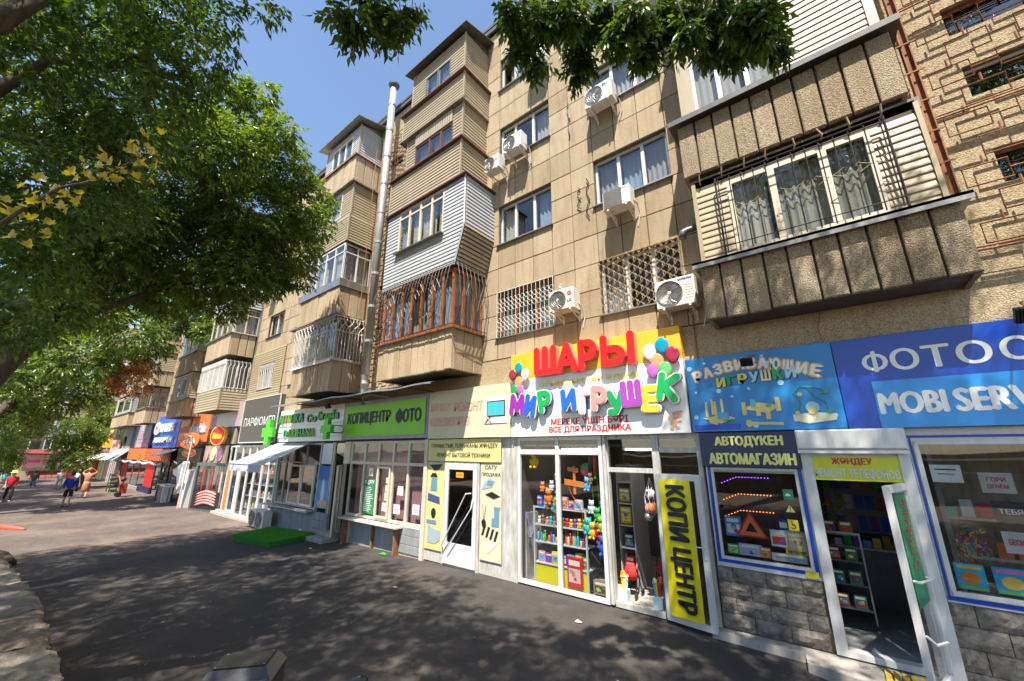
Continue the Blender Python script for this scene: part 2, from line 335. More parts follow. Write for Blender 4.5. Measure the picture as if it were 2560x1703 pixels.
def text(name, s, x0, x1, z0, z1, y, mat, parent, depth=.004, offset=.0, shear=0, frame=None, spacing=1.0, rot=0):
    """letters fitted into x0..x1, z0..z1 on the plane facing -Y at y; frame = matrix for other planes; offset = boldness"""
    me = textmesh(s, 0, 0, spacing, shear); n = len(me.vertices); a = np.empty(n*3, 'f'); me.vertices.foreach_get('co', a); a = a.reshape(-1, 3)
    bold = max(0, offset)*1.15; copies = [(0, 0)] if bold <= 0 else [(-bold, 0), (0, bold*.45), (0, -bold*.45), (bold, 0)]
    faces0 = [tuple(p.vertices) for p in me.polygons]; bpy.data.meshes.remove(me)
    mn, mx = a.min(0)[:2]-np.array([bold, bold*.45]), a.max(0)[:2]+np.array([bold, bold*.45]); m2 = bpy.data.meshes.new(name); bm = bmesh.new(); VV, FF = [], []
    for k, (sx, sz) in enumerate(copies):
        ax, ay = a[:, 0]+sx, a[:, 1]+sz
        if rot: u = (ay-mn[1])/(mx[1]-mn[1]); v = 1-(ax-mn[0])/(mx[0]-mn[0])
        else: u = (ax-mn[0])/(mx[0]-mn[0]); v = (ay-mn[1])/(mx[1]-mn[1])
        P = np.stack([x0+u*(x1-x0), y+k*.0004-a[:, 2], z0+v*(z1-z0)], 1)
        if depth > .0061:
            bv = [bm.verts.new(p) for p in P]; nf = []
            for f in faces0:
                try: nf.append(bm.faces.new([bv[i] for i in f]))
                except ValueError: pass
            r = bmesh.ops.extrude_face_region(bm, geom=nf)
            for v_ in [g for g in r['geom'] if isinstance(g, bmesh.types.BMVert)]: v_.co.y -= depth
        else:
            P[:, 1] -= depth; b = len(VV); VV += [tuple(p) for p in P]; FF += [tuple(i+b for i in f) for f in faces0]
    if depth > .0061: bmesh.ops.recalc_face_normals(bm, faces=bm.faces[:]); bm.to_mesh(m2)
    else: m2.from_pydata(VV, [], FF)
    bm.free(); m2.materials.append(mat)
    return link(name, m2, parent, mtx=frame)
def ribbon(pts, w, n=7):
    """outline of a stroke with round ends"""
    pts = [Vector((p[0], p[1])) for p in pts]; L, Rr = [], []
    k = len(pts)
    for i, p in enumerate(pts):
        d = (pts[min(i+1, k-1)]-pts[max(i-1, 0)]).normalized(); nrm = Vector((-d.y, d.x))
        L.append(p+nrm*w/2); Rr.append(p-nrm*w/2)
    out = list(L)
    d = (pts[-1]-pts[-2]).normalized(); a0 = math.atan2(d.x, -d.y)
    for j in range(1, n): t = a0-math.pi*j/n; out.append(pts[-1]+Vector((math.cos(math.atan2(d.x, -d.y)), 0)) * 0 + Vector((-d.y*math.cos(math.pi*j/n)+d.x*math.sin(math.pi*j/n), d.x*math.cos(math.pi*j/n)+d.y*math.sin(math.pi*j/n)))*w/2)
    out += list(reversed(Rr))
    d = (pts[0]-pts[1]).normalized()
    for j in range(1, n): out.append(pts[0]+Vector((-d.y*math.cos(math.pi*j/n)+d.x*math.sin(math.pi*j/n), d.x*math.cos(math.pi*j/n)+d.y*math.sin(math.pi*j/n)))*w/2)
    return [(p.x, p.y) for p in out]
def arc(cx, cy, r, a0, a1, n=9, ry=None): return [(cx+r*math.cos(R(a0+(a1-a0)*i/n)), cy+(ry or r)*math.sin(R(a0+(a1-a0)*i/n))) for i in range(n+1)]
GL = {  # glyphs as strokes in a unit cell
 'Ш': ([[(.1, .95), (.1, .1)], [(.5, .95), (.5, .1)], [(.9, .95), (.9, .1)], [(.1, .08), (.9, .08)]], 1.15),
 'А': ([[(.08, .05), (.5, .95)], [(.5, .95), (.92, .05)], [(.25, .32), (.75, .32)]], .95),
 'Р': ([[(.12, .95), (.12, .05)], [(.12, .92)]+arc(.5, .66, .34, 90, -90, 9, .26)+[(.12, .4)]], .85),
 'Ы': ([[(.1, .95), (.1, .08)], [(.1, .55)]+arc(.42, .31, .22, 90, -90, 9, .24)+[(.1, .07)], [(.92, .95), (.92, .05)]], 1.15),
 'М': ([[(.08, .05), (.14, .92)], [(.14, .92), (.5, .25)], [(.5, .25), (.86, .92)], [(.86, .92), (.92, .05)]], 1.1),
 'И': ([[(.12, .95), (.12, .08)], [(.12, .1), (.86, .9)], [(.88, .92), (.88, .05)]], .85),
 'Г': ([[(.14, .9), (.14, .05)], [(.14, .92), (.86, .92)]], .75),
 'У': ([[(.1, .95), (.5, .42)], [(.9, .95), (.62, .35), (.45, .12), (.12, .1)]], .85),
 'Е': ([[(.14, .93), (.14, .07)], [(.14, .93), (.85, .93)], [(.14, .5), (.78, .5)], [(.14, .07), (.88, .07)]], .8),
 'К': ([[(.12, .95), (.12, .05)], [(.16, .48), (.85, .95)], [(.3, .52), (.88, .05)]], .85),
}
def stroke_letter(name, ch, cx, cz, w, h, y, sw, depth, mat, parent, rot=0, grow=0):
    mb = MB(); c, s_ = math.cos(R(rot)), math.sin(R(rot))
    for i, st in enumerate(GL[ch][0]):
        pts = [((u-.5)*w, (v-.5)*h) for u, v in st]; pts = [(cx+a*c-b*s_, cz+a*s_+b*c) for a, b in pts]
        mb.prism(ribbon(pts, sw+grow), y-depth-i*.0012, y-i*.0003)
    return ob(name, mb, mat, parent)
def gz(x): return 0.0 if x > -7 else max(-.3, .021*(x+7))
# ================================================================= ground
mb = MB()
xs = [-400, -120, -60, -30, -21.3, -14, -7, 40, 400]; ys = [.2, 7.3, 30, 400]
def sheet(xs, ys, z=lambda x, y: gz(x)):
    m = MB(); m.v = [(x, y, z(x, y)) for x in xs for y in ys]; k = len(ys)
    m.f = [(i*k+j, (i+1)*k+j, (i+1)*k+j+1, i*k+j+1) for i in range(len(xs)-1) for j in range(k-1)]; return m
g = sheet([-400, -200, -100, -60, -40, -28, -21.3, -17, -14, -10, -7, 0, 10, 60, 400], [-400, -60, -20, -8, 0.3, 3, 7.25, 30, 400], lambda x, y: gz(x) - (.02 if y < 0 else 0))
ob('asphalt_ground', g, M['asphalt'], kind='structure')
# patched asphalt and raised old bank on the near side
def bank():
    rnd = random.Random(3); m = MB(); n = 170; X = [-60+i*(68/n) for i in range(n+1)]
    def edge(x):
        e = .62 if x > -7.5 else max(-.2, .62-.07*(-7.5-x))
        return e+.07*math.sin(x*2.1)+.05*math.sin(x*5.3+1)+rnd.uniform(-.02, .02)
    rows = []
    for x in X:
        e = edge(x); top = .9 if x > -14 else max(.25, .9-.06*(-14-x))
        r = []
        for (yy, zz) in ((e+.05, gz(x)-.05), (e+.03, top*.5), (e+.0, top*.86), (e-.06, top), (e-.3, top+.04), (e-.7, top+.02), (e-1.5, top+.05), (-3.2, top+.1), (-8, top+.4), (-30, top+1)):
            r.append((x+rnd.uniform(-.03, .03), yy+rnd.uniform(-.02, .02), zz+rnd.uniform(-.02, .02)))
        rows.append(r)
    k = len(rows[0]); m.v = [p for r in rows for p in r]; m.f = [(i*k+j, i*k+j+1, (i+1)*k+j+1, (i+1)*k+j) for i in range(n) for j in range(k-1)]
    return m
ob('earth_bank', bank(), M['earth'], kind='structure', smooth=True)
# worn concrete kerb blocks along the edge of the bank
LB = ['broken pale kerb block at the parked motorcycle', 'worn kerb block behind the broken one', 'grey rounded kerb block in the middle of the row', 'sandy worn kerb block beyond the grey one', 'short cracked kerb block farther along the bank', 'low kerb block beside the rotten log']
for i, (x0, x1) in enumerate([(-5.75, -4.2), (-7.0, -5.8), (-8.1, -7.04), (-9.6, -8.15), (-11.4, -9.66), (-14.0, -11.5)]):
    rr = random.Random(i+4); mb = MB(); nx, ny = 26, 9; w = .46+rr.uniform(-.06, .06)
    def P_(u, v):
        x = x0+(x1-x0)*u; ed = (.62 if x > -7.5 else .62-.07*(-7.5-x))+.05; y = ed-w*v
        e = min(u, 1-u)*(x1-x0); f = min(v, 1-v)*w; dz = -.03*math.exp(-e/.03)-.03*math.exp(-f/.03)
        n_ = .015*math.sin(x*9+i)*math.sin(y*11)+rr.uniform(-.007, .007)
        if v == 0: y += .012*math.sin(x*7+i)+rr.uniform(-.02, .01)
        return (x+rr.uniform(-.012, .012), y+rr.uniform(-.01, .01), .97+n_+dz-(.0 if x > -10 else .05*(-10-x)))
    mb.v = [P_(p/nx, q/ny) for p in range(nx+1) for q in range(ny+1)]; mb.f = [(p*(ny+1)+q, p*(ny+1)+q+1, (p+1)*(ny+1)+q+1, (p+1)*(ny+1)+q) for p in range(nx) for q in range(ny)]
    k0 = len(mb.v); mb.v += [(mb.v[p*(ny+1)][0], mb.v[p*(ny+1)][1]+.02, .45) for p in range(nx+1)]; mb.f += [(p*(ny+1), (p+1)*(ny+1), k0+p+1, k0+p) for p in range(nx)]
    ob('kerb_block', mb, M['rockm'] if i % 3 != 1 else M['earth'], smooth=False, label=LB[i], cat='kerb block', group='worn kerb blocks along the bank')
# retaining wall and hedge across the way, behind the camera (mirrored by the shop windows)
rw = thing('retaining_wall', 'long rough stone retaining wall behind the raised bank', 'wall', (-10, -4.2, .9))
for r_ in range(4):
    for c in range(26):
        piece('stone_block', (1.15, .3, .36), M['stone'], rw, (-24+c*1.18+(r_ % 2)*.5, -4.2+random.uniform(-.02, .02), .8+r_*.38), math.pi*0)
ob('coping', MB().box(-25, 9, -4.6, -4.15, 2.36, 2.5), M['conc'], rw)
# ================================================================= apartment building
B = thing('apartment_building', 'long five storey tan concrete apartment block with enclosed balconies above the shops', 'building', (-20, 7.2, 0))
YW = 7.2
def wall_holes(x0, x1, z0, z1, y0, y1, holes):
    X = sorted({x0, x1, *[min(max(h[i], x0), x1) for h in holes for i in (0, 1)]}); Z = sorted({z0, z1, *[min(max(h[i], z0), z1) for h in holes for i in (2, 3)]}); m = MB()
    for a, b in zip(X, X[1:]):
        for c, d in zip(Z, Z[1:]):
            mx, mz = (a+b)/2, (c+d)/2
            if not any(h[0] < mx < h[1] and h[2] < mz < h[3] for h in holes): m.box(a, b, y0, y1, c, d)
    return m
FL = [5.26, 7.82, 10.38, 12.95]; FH = [6.46, 9.0, 11.58, 14.15]
WINS = []
for i in range(4): WINS += [(-6.18, -4.5, FL[i], FH[i], 'A', i), (-3.34, -1.7, FL[i], FH[i], 'B', i)]
WL = []
for i in range(4):
    WL += [(-21.2, -19.6, FL[i]+.05, FH[i]+.05, 'C', i), (-17.9, -16.3, FL[i], FH[i], 'D', i), (-34.6, -33.0, FL[i], FH[i], 'E', i), (-37.8, -36.2, FL[i], FH[i], 'F', i)]
LW = [(2.2, 3.6, z, z+.5) for z in (5.84, 7.18, 8.24, 9.5, 10.8)] + [(-11.65, -10.9, z, z+.4) for z in (6.2, 7.7, 10.4, 11.7, 12.9)]
ALL = [w[:4] for w in WINS+WL]+LW
ob('wall', wall_holes(-52, 16, 2.7, 15.6, YW+.035, YW+.33, ALL), M['core'], B)
ob('side_wall', MB().box(-52.3, -52, YW+.035, 18, -.3, 15.6), M['parapet'], B)
ob('rear_wall', MB().box(-52, 16, 18, 18.3, -.3, 15.6), M['parapet'], B)
ob('upper_floor', MB().box(-52, 16, YW+.34, 18, 2.75, 2.87), M['slab'], B)
ob('roof', MB().box(-52.4, 16, YW-.14, 18.4, 15.62, 15.72).box(-52.4, 16, YW-.12, YW-.06, 15.45, 15.61), M['darkroof'], B)
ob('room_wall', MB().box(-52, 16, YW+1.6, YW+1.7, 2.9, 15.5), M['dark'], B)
# facing panels, each its own slab
def panels(X, Z, holes, skip=None, mat=M['panel'], stuff=False):
    mbs = MB()
    for a, b in zip(X, X[1:]):
        for c, d in zip(Z, Z[1:]):
            mx, mz = (a+b)/2, (c+d)/2
            if any(h[0]-.02 < mx < h[1]+.02 and h[2]-.02 < mz < h[3]+.02 for h in holes): continue
            j = random.uniform(.004, .011); off = random.uniform(-.006, .005)
            if stuff: mbs.cbox(a+j, b-j, YW+off, YW+.036, c+j, d-j, .006)
            else: piece('wall_panel', (round(b-a, 2)-.016, .036, round(d-c, 2)-.016), mat, B, (a+.008, YW+off, c+.008), ch=.006, tilt=random.uniform(-.004, .004))
    if stuff: ob('wall_panels', mbs, mat, B, kind='stuff')
ZR = [4.72, 5.26, 5.86, 6.46, 7.15, 7.82, 8.42, 9.0, 9.7, 10.38, 10.98, 11.58, 12.27, 12.95, 13.55, 14.15, 14.85, 15.44]
XR = [-6.75, -6.18, -5.62, -5.06, -4.5, -3.93, -3.34, -2.79, -2.25, -1.7, -1.25]
panels(XR, ZR, ALL)
XL = [-22.3+i*.575 for i in range(13)]+[-15.2]
SIDED = [(-23, -18.6, 4.9, 7.2)]
panels(XL, [z for z in ZR if z <= 11], ALL+SIDED)
panels(XL, [z for z in ZR if z >= 10.98], ALL, stuff=True)
panels([-38.4+i*.61 for i in range(11)], ZR, ALL, stuff=True)
panels([-15.2, -14.3, -13.4, -12.4, -11.9, -11.2, -10.5, -9.7], [14.85, 15.44], ALL)
panels([-52+i*.62 for i in range(22)], [14.3, 15.44], ALL, stuff=True)
# coarse pebbledash base course and the pebbledashed part behind the lattice
ob('pebble_band', wall_holes(-52, 16, 2.9, 4.70, YW-.01, YW+.034, []), M['pebble'], B)
PR = MB()
ob('pebble_wall', wall_holes(-1.24, 16, 4.715, 15.44, YW-.006, YW+.034, LW), M['pebble'], B)
ob('pebble_wall', wall_holes(-12.35, -9.7, 4.715, 14.84, YW-.006, YW+.034, LW), M['pebble'], B)
ob('pebble_wall', wall_holes(-28.3, -25.6, 4.715, 15.44, YW-.006, YW+.034, []), M['pebble'], B)
# ---------------------------------------------------------------- windows
def window(x0, x1, z0, z1, y=YW, mull=(1/3, 2/3), mat='pvc', cur=('curtain', .6), parent=B, fr=.05, pane_mat='glass', sill=True, open_=None, transom=None, back=True, depth=.12):
    y0 = y+depth; m = MB(); w = x1-x0
    m.box(x0, x1, y0, y0+.06, z0, z0+fr).box(x0, x1, y0, y0+.06, z1-fr, z1).box(x0, x0+fr, y0, y0+.06, z0+fr, z1-fr).box(x1-fr, x1, y0, y0+.06, z0+fr, z1-fr)
    xs = [x0]+[x0+w*t for t in mull]+[x1]
    for t in mull: m.box(x0+w*t-fr*.7, x0+w*t+fr*.7, y0-.004, y0+.056, z0+fr, z1-fr)
    if transom: m.box(x0+fr, x1-fr, y0-.007, y0+.05, transom-fr*.5, transom+fr*.5)
    win = ob('window', m, M[mat], parent)
    for a, b in zip(xs, xs[1:]):
        ob('pane', MB().box(a+fr*.7, b-fr*.7, y0+.024, y0+.03, z0+fr, z1-fr), M[pane_mat], win)
    if sill: ob('sill', MB().box(x0-.05, x1+.05, y-.07, y+.13, z0-.03, z0-.004), M['tin'], win)
    if cur:
        for (k, f0, f1) in (cur if isinstance(cur[0], tuple) else ((cur[0], 0, cur[1]),)):
            wavy(win, 'curtain', x0+w*f0+.03, x0+w*f1-.03, y0+.17, z0+.03, z1-.03, k)
    return win
def wavy(parent, name, x0, x1, y, z0, z1, mat, amp=.022, pitch=.11, frame=None):
    n = max(4, int((x1-x0)/pitch*4)); m = MB(); ph = random.random()*6
    for i in range(n+1):
        x = x0+(x1-x0)*i/n; yy = y+amp*math.sin(ph+i*math.pi/2)+random.uniform(-.004, .004); m.v += [(x, yy, z0), (x+random.uniform(-.004, .004), yy*1+amp*.2, z1)]
    m.f = [(2*i, 2*i+2, 2*i+3, 2*i+1) for i in range(n)]
    return ob(name, m, M[mat], parent, smooth=True, mtx=frame)
CUR = {('A', 0): (('blind', 0, .5), ('blind', .6, 1)), ('A', 1): (('curtain', .0, .28), ('curtain_blue', .68, 1)), ('A', 2): (('blind', 0, .3), ('curtain', .66, 1)), ('A', 3): (('curtain', .1, .5),),
       ('B', 0): (('curtain', .0, .3),), ('B', 1): (('blind', 0, .32), ('curtain_blue', .34, .66), ('blind', .67, 1)), ('B', 2): (('blind', 0, 1),), ('B', 3): (('curtain', 0, .6),)}
def scroll(cx, cz, s, y): return [(cx+s*a, y, cz+s*b) for a, b in [(0, -1), (.5, -.6), (.7, 0), (.35, .5), (-.1, .4), (-.15, .05)]]
for (a, b, c, d, col, i) in WINS:
    mt = {'A': ['wood', 'pvc', 'pvc', 'pvc'], 'B': ['pvc', 'pvc', 'pvc_w', 'pvc']}[col][i]
    w_ = window(a, b, c, d, mat=mt, cur=CUR[(col, i)], mull=(.3, .66) if col == 'A' else (.34, .67))
    if (col, i) == ('A', 0):     # white honeycomb grille
        m = MB(); m.tube([(a, YW-.03, c), (b, YW-.03, c), (b, YW-.03, d), (a, YW-.03, d)], .012, 5, True); nx = 14
        for k in range(nx+1):
            x = a+(b-a)*k/nx; m.tube([(x, YW-.03, c), (x, YW-.03, d)], .006, 4)
        for zc in (c+.2, c+.32, c+.44, d-.5, d-.38, d-.26):
            for k in range(nx):
                x = a+(b-a)*(k+.5)/nx+(0 if int(zc*100) % 2 else .02); m.tube([(x+.055*math.cos(t*math.pi/4), YW-.035, zc+.055*math.sin(t*math.pi/4)) for t in range(8)], .006, 4, True)
        ob('grille', m, M['whiteiron'], w_)
    if (col, i) == ('B', 0):     # ochre fish-scale grille
        m = MB(); y = YW-.03; m.tube([(a, y, c), (b, y, c), (b, y, d), (a, y, d)], .012, 5, True)
        for r_ in range(13):
            for k in range(15):
                s = (b-a)/15; x = a+s*(k+.5); z = c+(d-c)*(r_+.5)/13; fl = 1 if (k+r_) % 2 else -1
                m.tube([(x-s/2, y, z-fl*.02), (x-s*.2, y, z+fl*.038), (x+s*.2, y, z+fl*.038), (x+s/2, y, z-fl*.02), (x+s*.35, y, z-fl*.06)], .0062, 4)
        for k in range(13): m.tube([(a+.13*k+.06+.06*math.cos(t), y-.03*math.sin(t)-.02, d-.06+.05*math.sin(t)) for t in (0, .8, 1.6, 2.4, 3.1)], .008, 4)
        ob('grille', m, M['goldiron'], w_)
for (a, b, c, d, col, i) in WL:
    w_ = window(a, b, c, d, mat='cream' if col == 'C' else 'pvc', mull=(.5,), cur=('blind', 1))
    if (col, i) == ('C', 0):
        m = MB()
        for k in range(14):
            x = a+(b-a)*k/13; m.tube([(x, YW-.04, c), (x, YW-.04, c+.7), (x+(.05 if k % 2 else -.05), YW-.04, c+.82), (x, YW-.04, c+.94), (x, YW-.04, d)], .011, 4)
        m.tube([(a, YW-.04, c+.03), (b, YW-.04, c+.03)], .013, 4).tube([(a, YW-.04, d-.1), (b, YW-.04, d-.1)], .013, 4)
        ob('grille', m, M['whiteiron'], w_)
for k, (a, b, c, d) in enumerate(LW): window(a, b, c, d, mull=(), mat='pvc' if k % 2 else 'rust', cur=None, sill=False, fr=.03, pane_mat='glass_d')
# siding patch round the low window of the left block
def slats(parent, x0, x1, z0, z1, y, mat, holes=(), pitch=.105, rz=0, org=None, name='siding_slat'):
    """rows of siding facing -Y (rz=0) or +X (rz=90 deg: x0..x1 run along +Y from org)"""
    n = max(1, round((z1-z0)/pitch)); h = (z1-z0)/n
    for r_ in range(n):
        a, b = z0+r_*h, z0+(r_+1)*h; segs = [(x0, x1)]
        for (hx0, hx1, hz0, hz1) in holes:
            if a < hz1-.03 and b > hz0+.03:
                segs = [s for (p, q) in segs for s in ((p, min(q, hx0)), (max(p, hx1), q)) if s[1]-s[0] > .03]
        for p, q in segs:
            loc = (p, y, a) if not rz else (org[0], org[1]+p, a)
            slat(name, q-p, h, mat, parent, loc, rz)
slats(B, -22.3, -18.62, 4.95, 7.18, YW-.03, M['sid_cream'], [(-21.2, -19.6, 5.3, 6.52)])
# ---------------------------------------------------------------- balconies
def parapet(P, x0, x1, z0, z1, yf, yb, n, mat='parapet', nside=3, gap=.022, lip='tin', lipc=None):
    core = MB().box(x0+.05, x1-.05, yf+.06, yb, z0+.02, z1-.04); ob('slab', core, M['core'], P)
    w = (x1-x0)/n
    for i in range(n): piece('parapet_panel', (round(w-gap, 3), .07, round(z1-z0, 3)), M[mat], P, (x0+i*w+gap/2, yf+random.uniform(-.006, .006), z0+random.uniform(-.012, .012)), ch=.012, tilt=random.uniform(-.008, .008))
    ws = (yb-yf-.08)/nside
    for i in range(nside): piece('parapet_panel', (round(ws-gap, 3), .07, round(z1-z0, 3)), M[mat], P, (x1, yf+.075+i*ws, z0+random.uniform(-.012, .012)), math.pi/2, ch=.012)
    for i in range(nside): piece('parapet_panel', (round(ws-gap, 3), .07, round(z1-z0, 3)), M[mat], P, (x0, yf+.08+(i+1)*ws-gap, z0), -math.pi/2, ch=.012)
    if lip: ob('ledge', MB().box(x0-.06, x1+.06, yf-.07, yb, z1, z1+.035).box(x0-.06, x1+.06, yf-.07, yf-.055, z1-.05, z1+.0), M[lip], P)
def sidebox(P, x0, x1, z0, z1, yf, yb, mat, wins=(), trim='sid_beige', pitch=.105):
    """sided box with windows in the front"""
    c = wall_holes(x0+.03, x1-.03, z0, z1, yf+.03, yf+.06, [w[:4] for w in wins]); c.box(x1-.06, x1-.03, yf+.06, yb, z0, z1).box(x0+.03, x0+.06, yf+.06, yb, z0, z1).box(x0+.04, x1-.04, yf+.061, yb, z0, z0+.03)
    ob('backing', c, M['core'], P)
    slats(P, x0+.04, x1-.04, z0, z1, yf+.025, M[mat], [w[:4] for w in wins], pitch)
    slats(P, .04, yb-yf, z0, z1, 0, M[mat], (), pitch, math.pi/2, (x1-.025, yf))
    slats(P, -(yb-yf), -.04, z0, z1, 0, M[mat], (), pitch, -math.pi/2, (x0+.025, yf)) if False else None
    ob('corner_trim', MB().box(x1-.045, x1+.008, yf-.008, yf+.05, z0, z1), M[trim], P); ob('corner_trim', MB().box(x0-.008, x0+.045, yf-.008, yf+.05, z0, z1), M[trim], P)
    for w in wins:
        window(w[0], w[1], w[2], w[3], y=yf-.05, mull=w[4], mat=w[5], cur=(('curtain', 0, 1),) if len(w) < 7 else w[6], parent=P, sill=False, transom=w[7] if len(w) > 7 else None, depth=.05)
def glazed(P, x0, x1, z0, z1, yf, yb, mat, nf=4, ns=2, transom=.75, cur='curtain', fr=.05):
    """frame and panes of a glazed balcony, front and +X side"""
    m = MB(); w = (x1-x0)/nf
    for (a, b) in ((z0, z0+fr), (z1-fr, z1)): m.box(x0, x1, yf, yf+.06, a, b).box(x1-.06, x1, yf+.06, yb, a, b).box(x0, x0+.06, yf+.06, yb, a, b)
    tz = z0+(z1-z0)*transom
    for i in range(nf+1): x = min(max(x0+i*w, x0+fr/2), x1-fr/2); m.box(x-fr/2, x+fr/2, yf-.003, yf+.057, z0+fr, z1-fr)
    ws = (yb-yf)/ns
    for i in range(1, ns+1): y = min(yf+i*ws, yb-fr/2); m.box(x1-.058, x1+.003, y-fr/2, y+fr/2, z0+fr, z1-fr)
    if transom: m.box(x0, x1, yf-.006, yf+.05, tz-fr*.4, tz+fr*.4).box(x1-.05, x1+.006, yf+.06, yb, tz-fr*.4, tz+fr*.4)
    F = ob('glazing_frame', m, M[mat], P)
    for i in range(nf):
        ob('pane', MB().box(x0+i*w+fr/2, x0+(i+1)*w-fr/2, yf+.026, yf+.032, z0+fr, z1-fr), M['glass'], P)
    for i in range(ns): ob('pane', MB().box(x1-.032, x1-.026, yf+i*ws+fr, yf+(i+1)*ws-fr/2, z0+fr, z1-fr), M['glass'], P)
    ob('inner_wall', MB().box(x0, x1, yb-.05, yb-.03, z0, z1), M['room'], P)
    if cur:
        wavy(P, 'curtain', x0+.1, x0+(x1-x0)*.42, yf+.14, z0, z1-.05, cur); wavy(P, 'curtain', x0+(x1-x0)*.6, x1-.15, yf+.14, z0, z1-.05, cur)
        wavy(P, 'curtain', 0, (yb-yf)*.8, 0, z0, z1-.05, cur, frame=Matrix.Translation((x1-.16, yf+.15, 0)) @ Matrix.Rotation(math.pi/2, 4, 'Z'))
def sloperoof(P, x0, x1, yf, yb, z, rise=.35, mat='tin', over=.22):
    m = MB(); m.add([(x0-over, yf-over, z), (x1+over, yf-over, z), (x1+over, yb, z+rise), (x0-over, yb, z+rise), (x0-over, yf-over, z+.03), (x1+over, yf-over, z+.03), (x1+over, yb, z+rise+.03), (x0-over, yb, z+rise+.03)],
                    [(0, 3, 2, 1), (4, 5, 6, 7), (0, 1, 5, 4), (1, 2, 6, 5), (2, 3, 7, 6), (3, 0, 4, 7)])
    m.add([(x1-.05, yf, z-.02), (x1-.05, yb, z-.02), (x1-.05, yb, z+rise)], [(0, 1, 2)])
    ob('balcony_roof', m, M[mat], P)
YB = YW+.03
def balcony(loc): return link('balcony', None, B, loc=loc)
# stack one, right of the flue pipe
P = balcony((-8.1, 6.13, 4.4))
parapet(P, -9.68, -6.68, 4.40, 5.38, 6.13, YB, 12, nside=3, gap=.012, lip=None)
ob('ledge', MB().box(-9.75, -6.6, 6.06, YB, 5.385, 5.42), M['wood'], P)
glazed(P, -9.62, -6.72, 5.43, 6.98, 6.17, YB, 'wood', 7, 3, 0, 'curtain_blue', .075)
# ornate wrought grille that bulges in front of it
m = MB()
def bulge(t, k): return 6.13-.10-.16*math.sin(math.pi*min(1, max(0, k)))
for i in range(26):
    x = -9.85+i*.126; m.tube([(x, bulge(0, k), 5.34+1.72*k) for k in (0, .12, .35, .6, .85, 1)]+[(x+.03, 6.10, 7.1), (x+.07, 6.1, 7.06)], .0065, 4)
for i in range(8):
    y = 6.1+i*.14; m.tube([(-6.6+.05+.14*math.sin(math.pi*k), y, 5.34+1.72*k) for k in (0, .2, .5, .8, 1)], .0085, 4)
for k in (0, .06, .97):
    m.tube([(-9.9, bulge(0, k), 5.34+1.72*k), (-6.55, bulge(0, k), 5.34+1.72*k), (-6.5, 7.15, 5.34+1.72*k)], .011, 4)
for cx, dr in ((-9.2, 1), (-8.0, -1), (-7.4, 1)):
    for s in (.24, .38, .55): m.tube([(cx+dr*s*math.cos(t), 6.13-.27, 6.2+s*1.1*math.sin(t)) for t in [q*.5-1.2 for q in range(9)]], .009, 4)
    m.tube([(cx+.1*math.exp(-.12*q)*math.cos(q*.7), 6.13-.27, 5.75+.12*math.exp(-.12*q)*math.sin(q*.7)) for q in range(14)], .009, 4)
m.tube([(-6.42, 6.3+.1*q, 6.2+.35*math.sin(q*1.3)) for q in range(9)], .009, 4)
ob('ornate_grille', m, M['iron'], P)
# grey sided box with a slanted right cheek
P = balcony((-8.1, 6.1, 7))
W3 = (-9.1, -7.15, 8.05, 9.42, (.25, .5, .75), 'cream', (('curtain_blue', 0, .22), ('curtain', .24, .78), ('blind', .8, 1)), 9.16)
ob('backing', wall_holes(-9.66, -6.64, 7.02, 9.44, 6.11, 6.14, [W3[:4]]), M['core'], P)
xr = lambda z: -6.36 if z > 8.02 else -6.66+.30*(z-7.02)/1.0
n = 23; h = (9.44-7.02)/n
for r_ in range(n):
    z = 7.02+r_*h; x1 = round(xr(z+h/2), 3)
    segs = [(-9.68, x1)] if not (z < 9.42 and z+h > 8.08) else [(-9.68, -9.1), (-7.15, x1)]
    for p, q in segs: slat('siding_slat', q-p, h, M['sid_grey'], P, (p, 6.1, z))
    slat('siding_slat', 1.08, h, M['sid_grey'] if z > 8.0 else M['sid_tan'], P, (x1+.01, 6.12, z), math.pi/2)
ob('corner_trim', MB().tube([(-6.66, 6.08, 7.0), (-6.36, 6.08, 8.02), (-6.36, 6.08, 9.46)], .03, 4), M['sid_grey'], P)
window(*W3[:4], y=6.03, mull=W3[4], mat='cream', cur=W3[6], parent=P, sill=True, transom=9.16, depth=.05)
ob('cap_strip', MB().box(-9.75, -6.28, 6.0, YB, 9.46, 9.5), M['brown'], P)
# cream sided levels four and five
P = balcony((-8.1, 6.13, 9.6))
sidebox(P, -9.8, -6.62, 9.55, 10.78, 6.13, YB, 'sid_beige')
ob('cap_strip', MB().box(-9.86, -6.55, 6.05, YB, 10.785, 10.83), M['brown'], P)
sidebox(P, -9.2, -6.68, 10.84, 12.12, 6.2, YB, 'sid_beige', [(-8.76, -7.08, 10.9, 11.66, (.4, .7), 'brown', (('curtain_blue', .4, 1), ('blind', 0, .35)))])
m = MB()
for i in range(16): x = -8.76+i*.105; m.box(x, x+.085, 6.17, 6.195, 11.68, 12.1)
ob('fluted_strip', m, M['sid_beige'], P)
P = balcony((-8.1, 6.13, 12.2))
ob('soffit', MB().box(-9.5, -6.6, 6.08, YB, 12.13, 12.19), M['slab'], P)
sidebox(P, -9.42, -6.6, 12.2, 13.12, 6.13, YB, 'sid_beige')
ob('cap_strip', MB().box(-9.5, -6.52, 6.03, YB, 13.125, 13.17), M['brown'], P)
sidebox(P, -9.1, -6.66, 13.18, 14.68, 6.17, YB, 'sid_beige', [(-8.42, -7.28, 13.24, 14.14, (.5,), 'greymetal', (('curtain_blue', 0, .5), ('curtain', .5, 1)))])
sloperoof(P, -9.1, -6.66, 6.17, YB, 14.69, .4, 'darkroof')
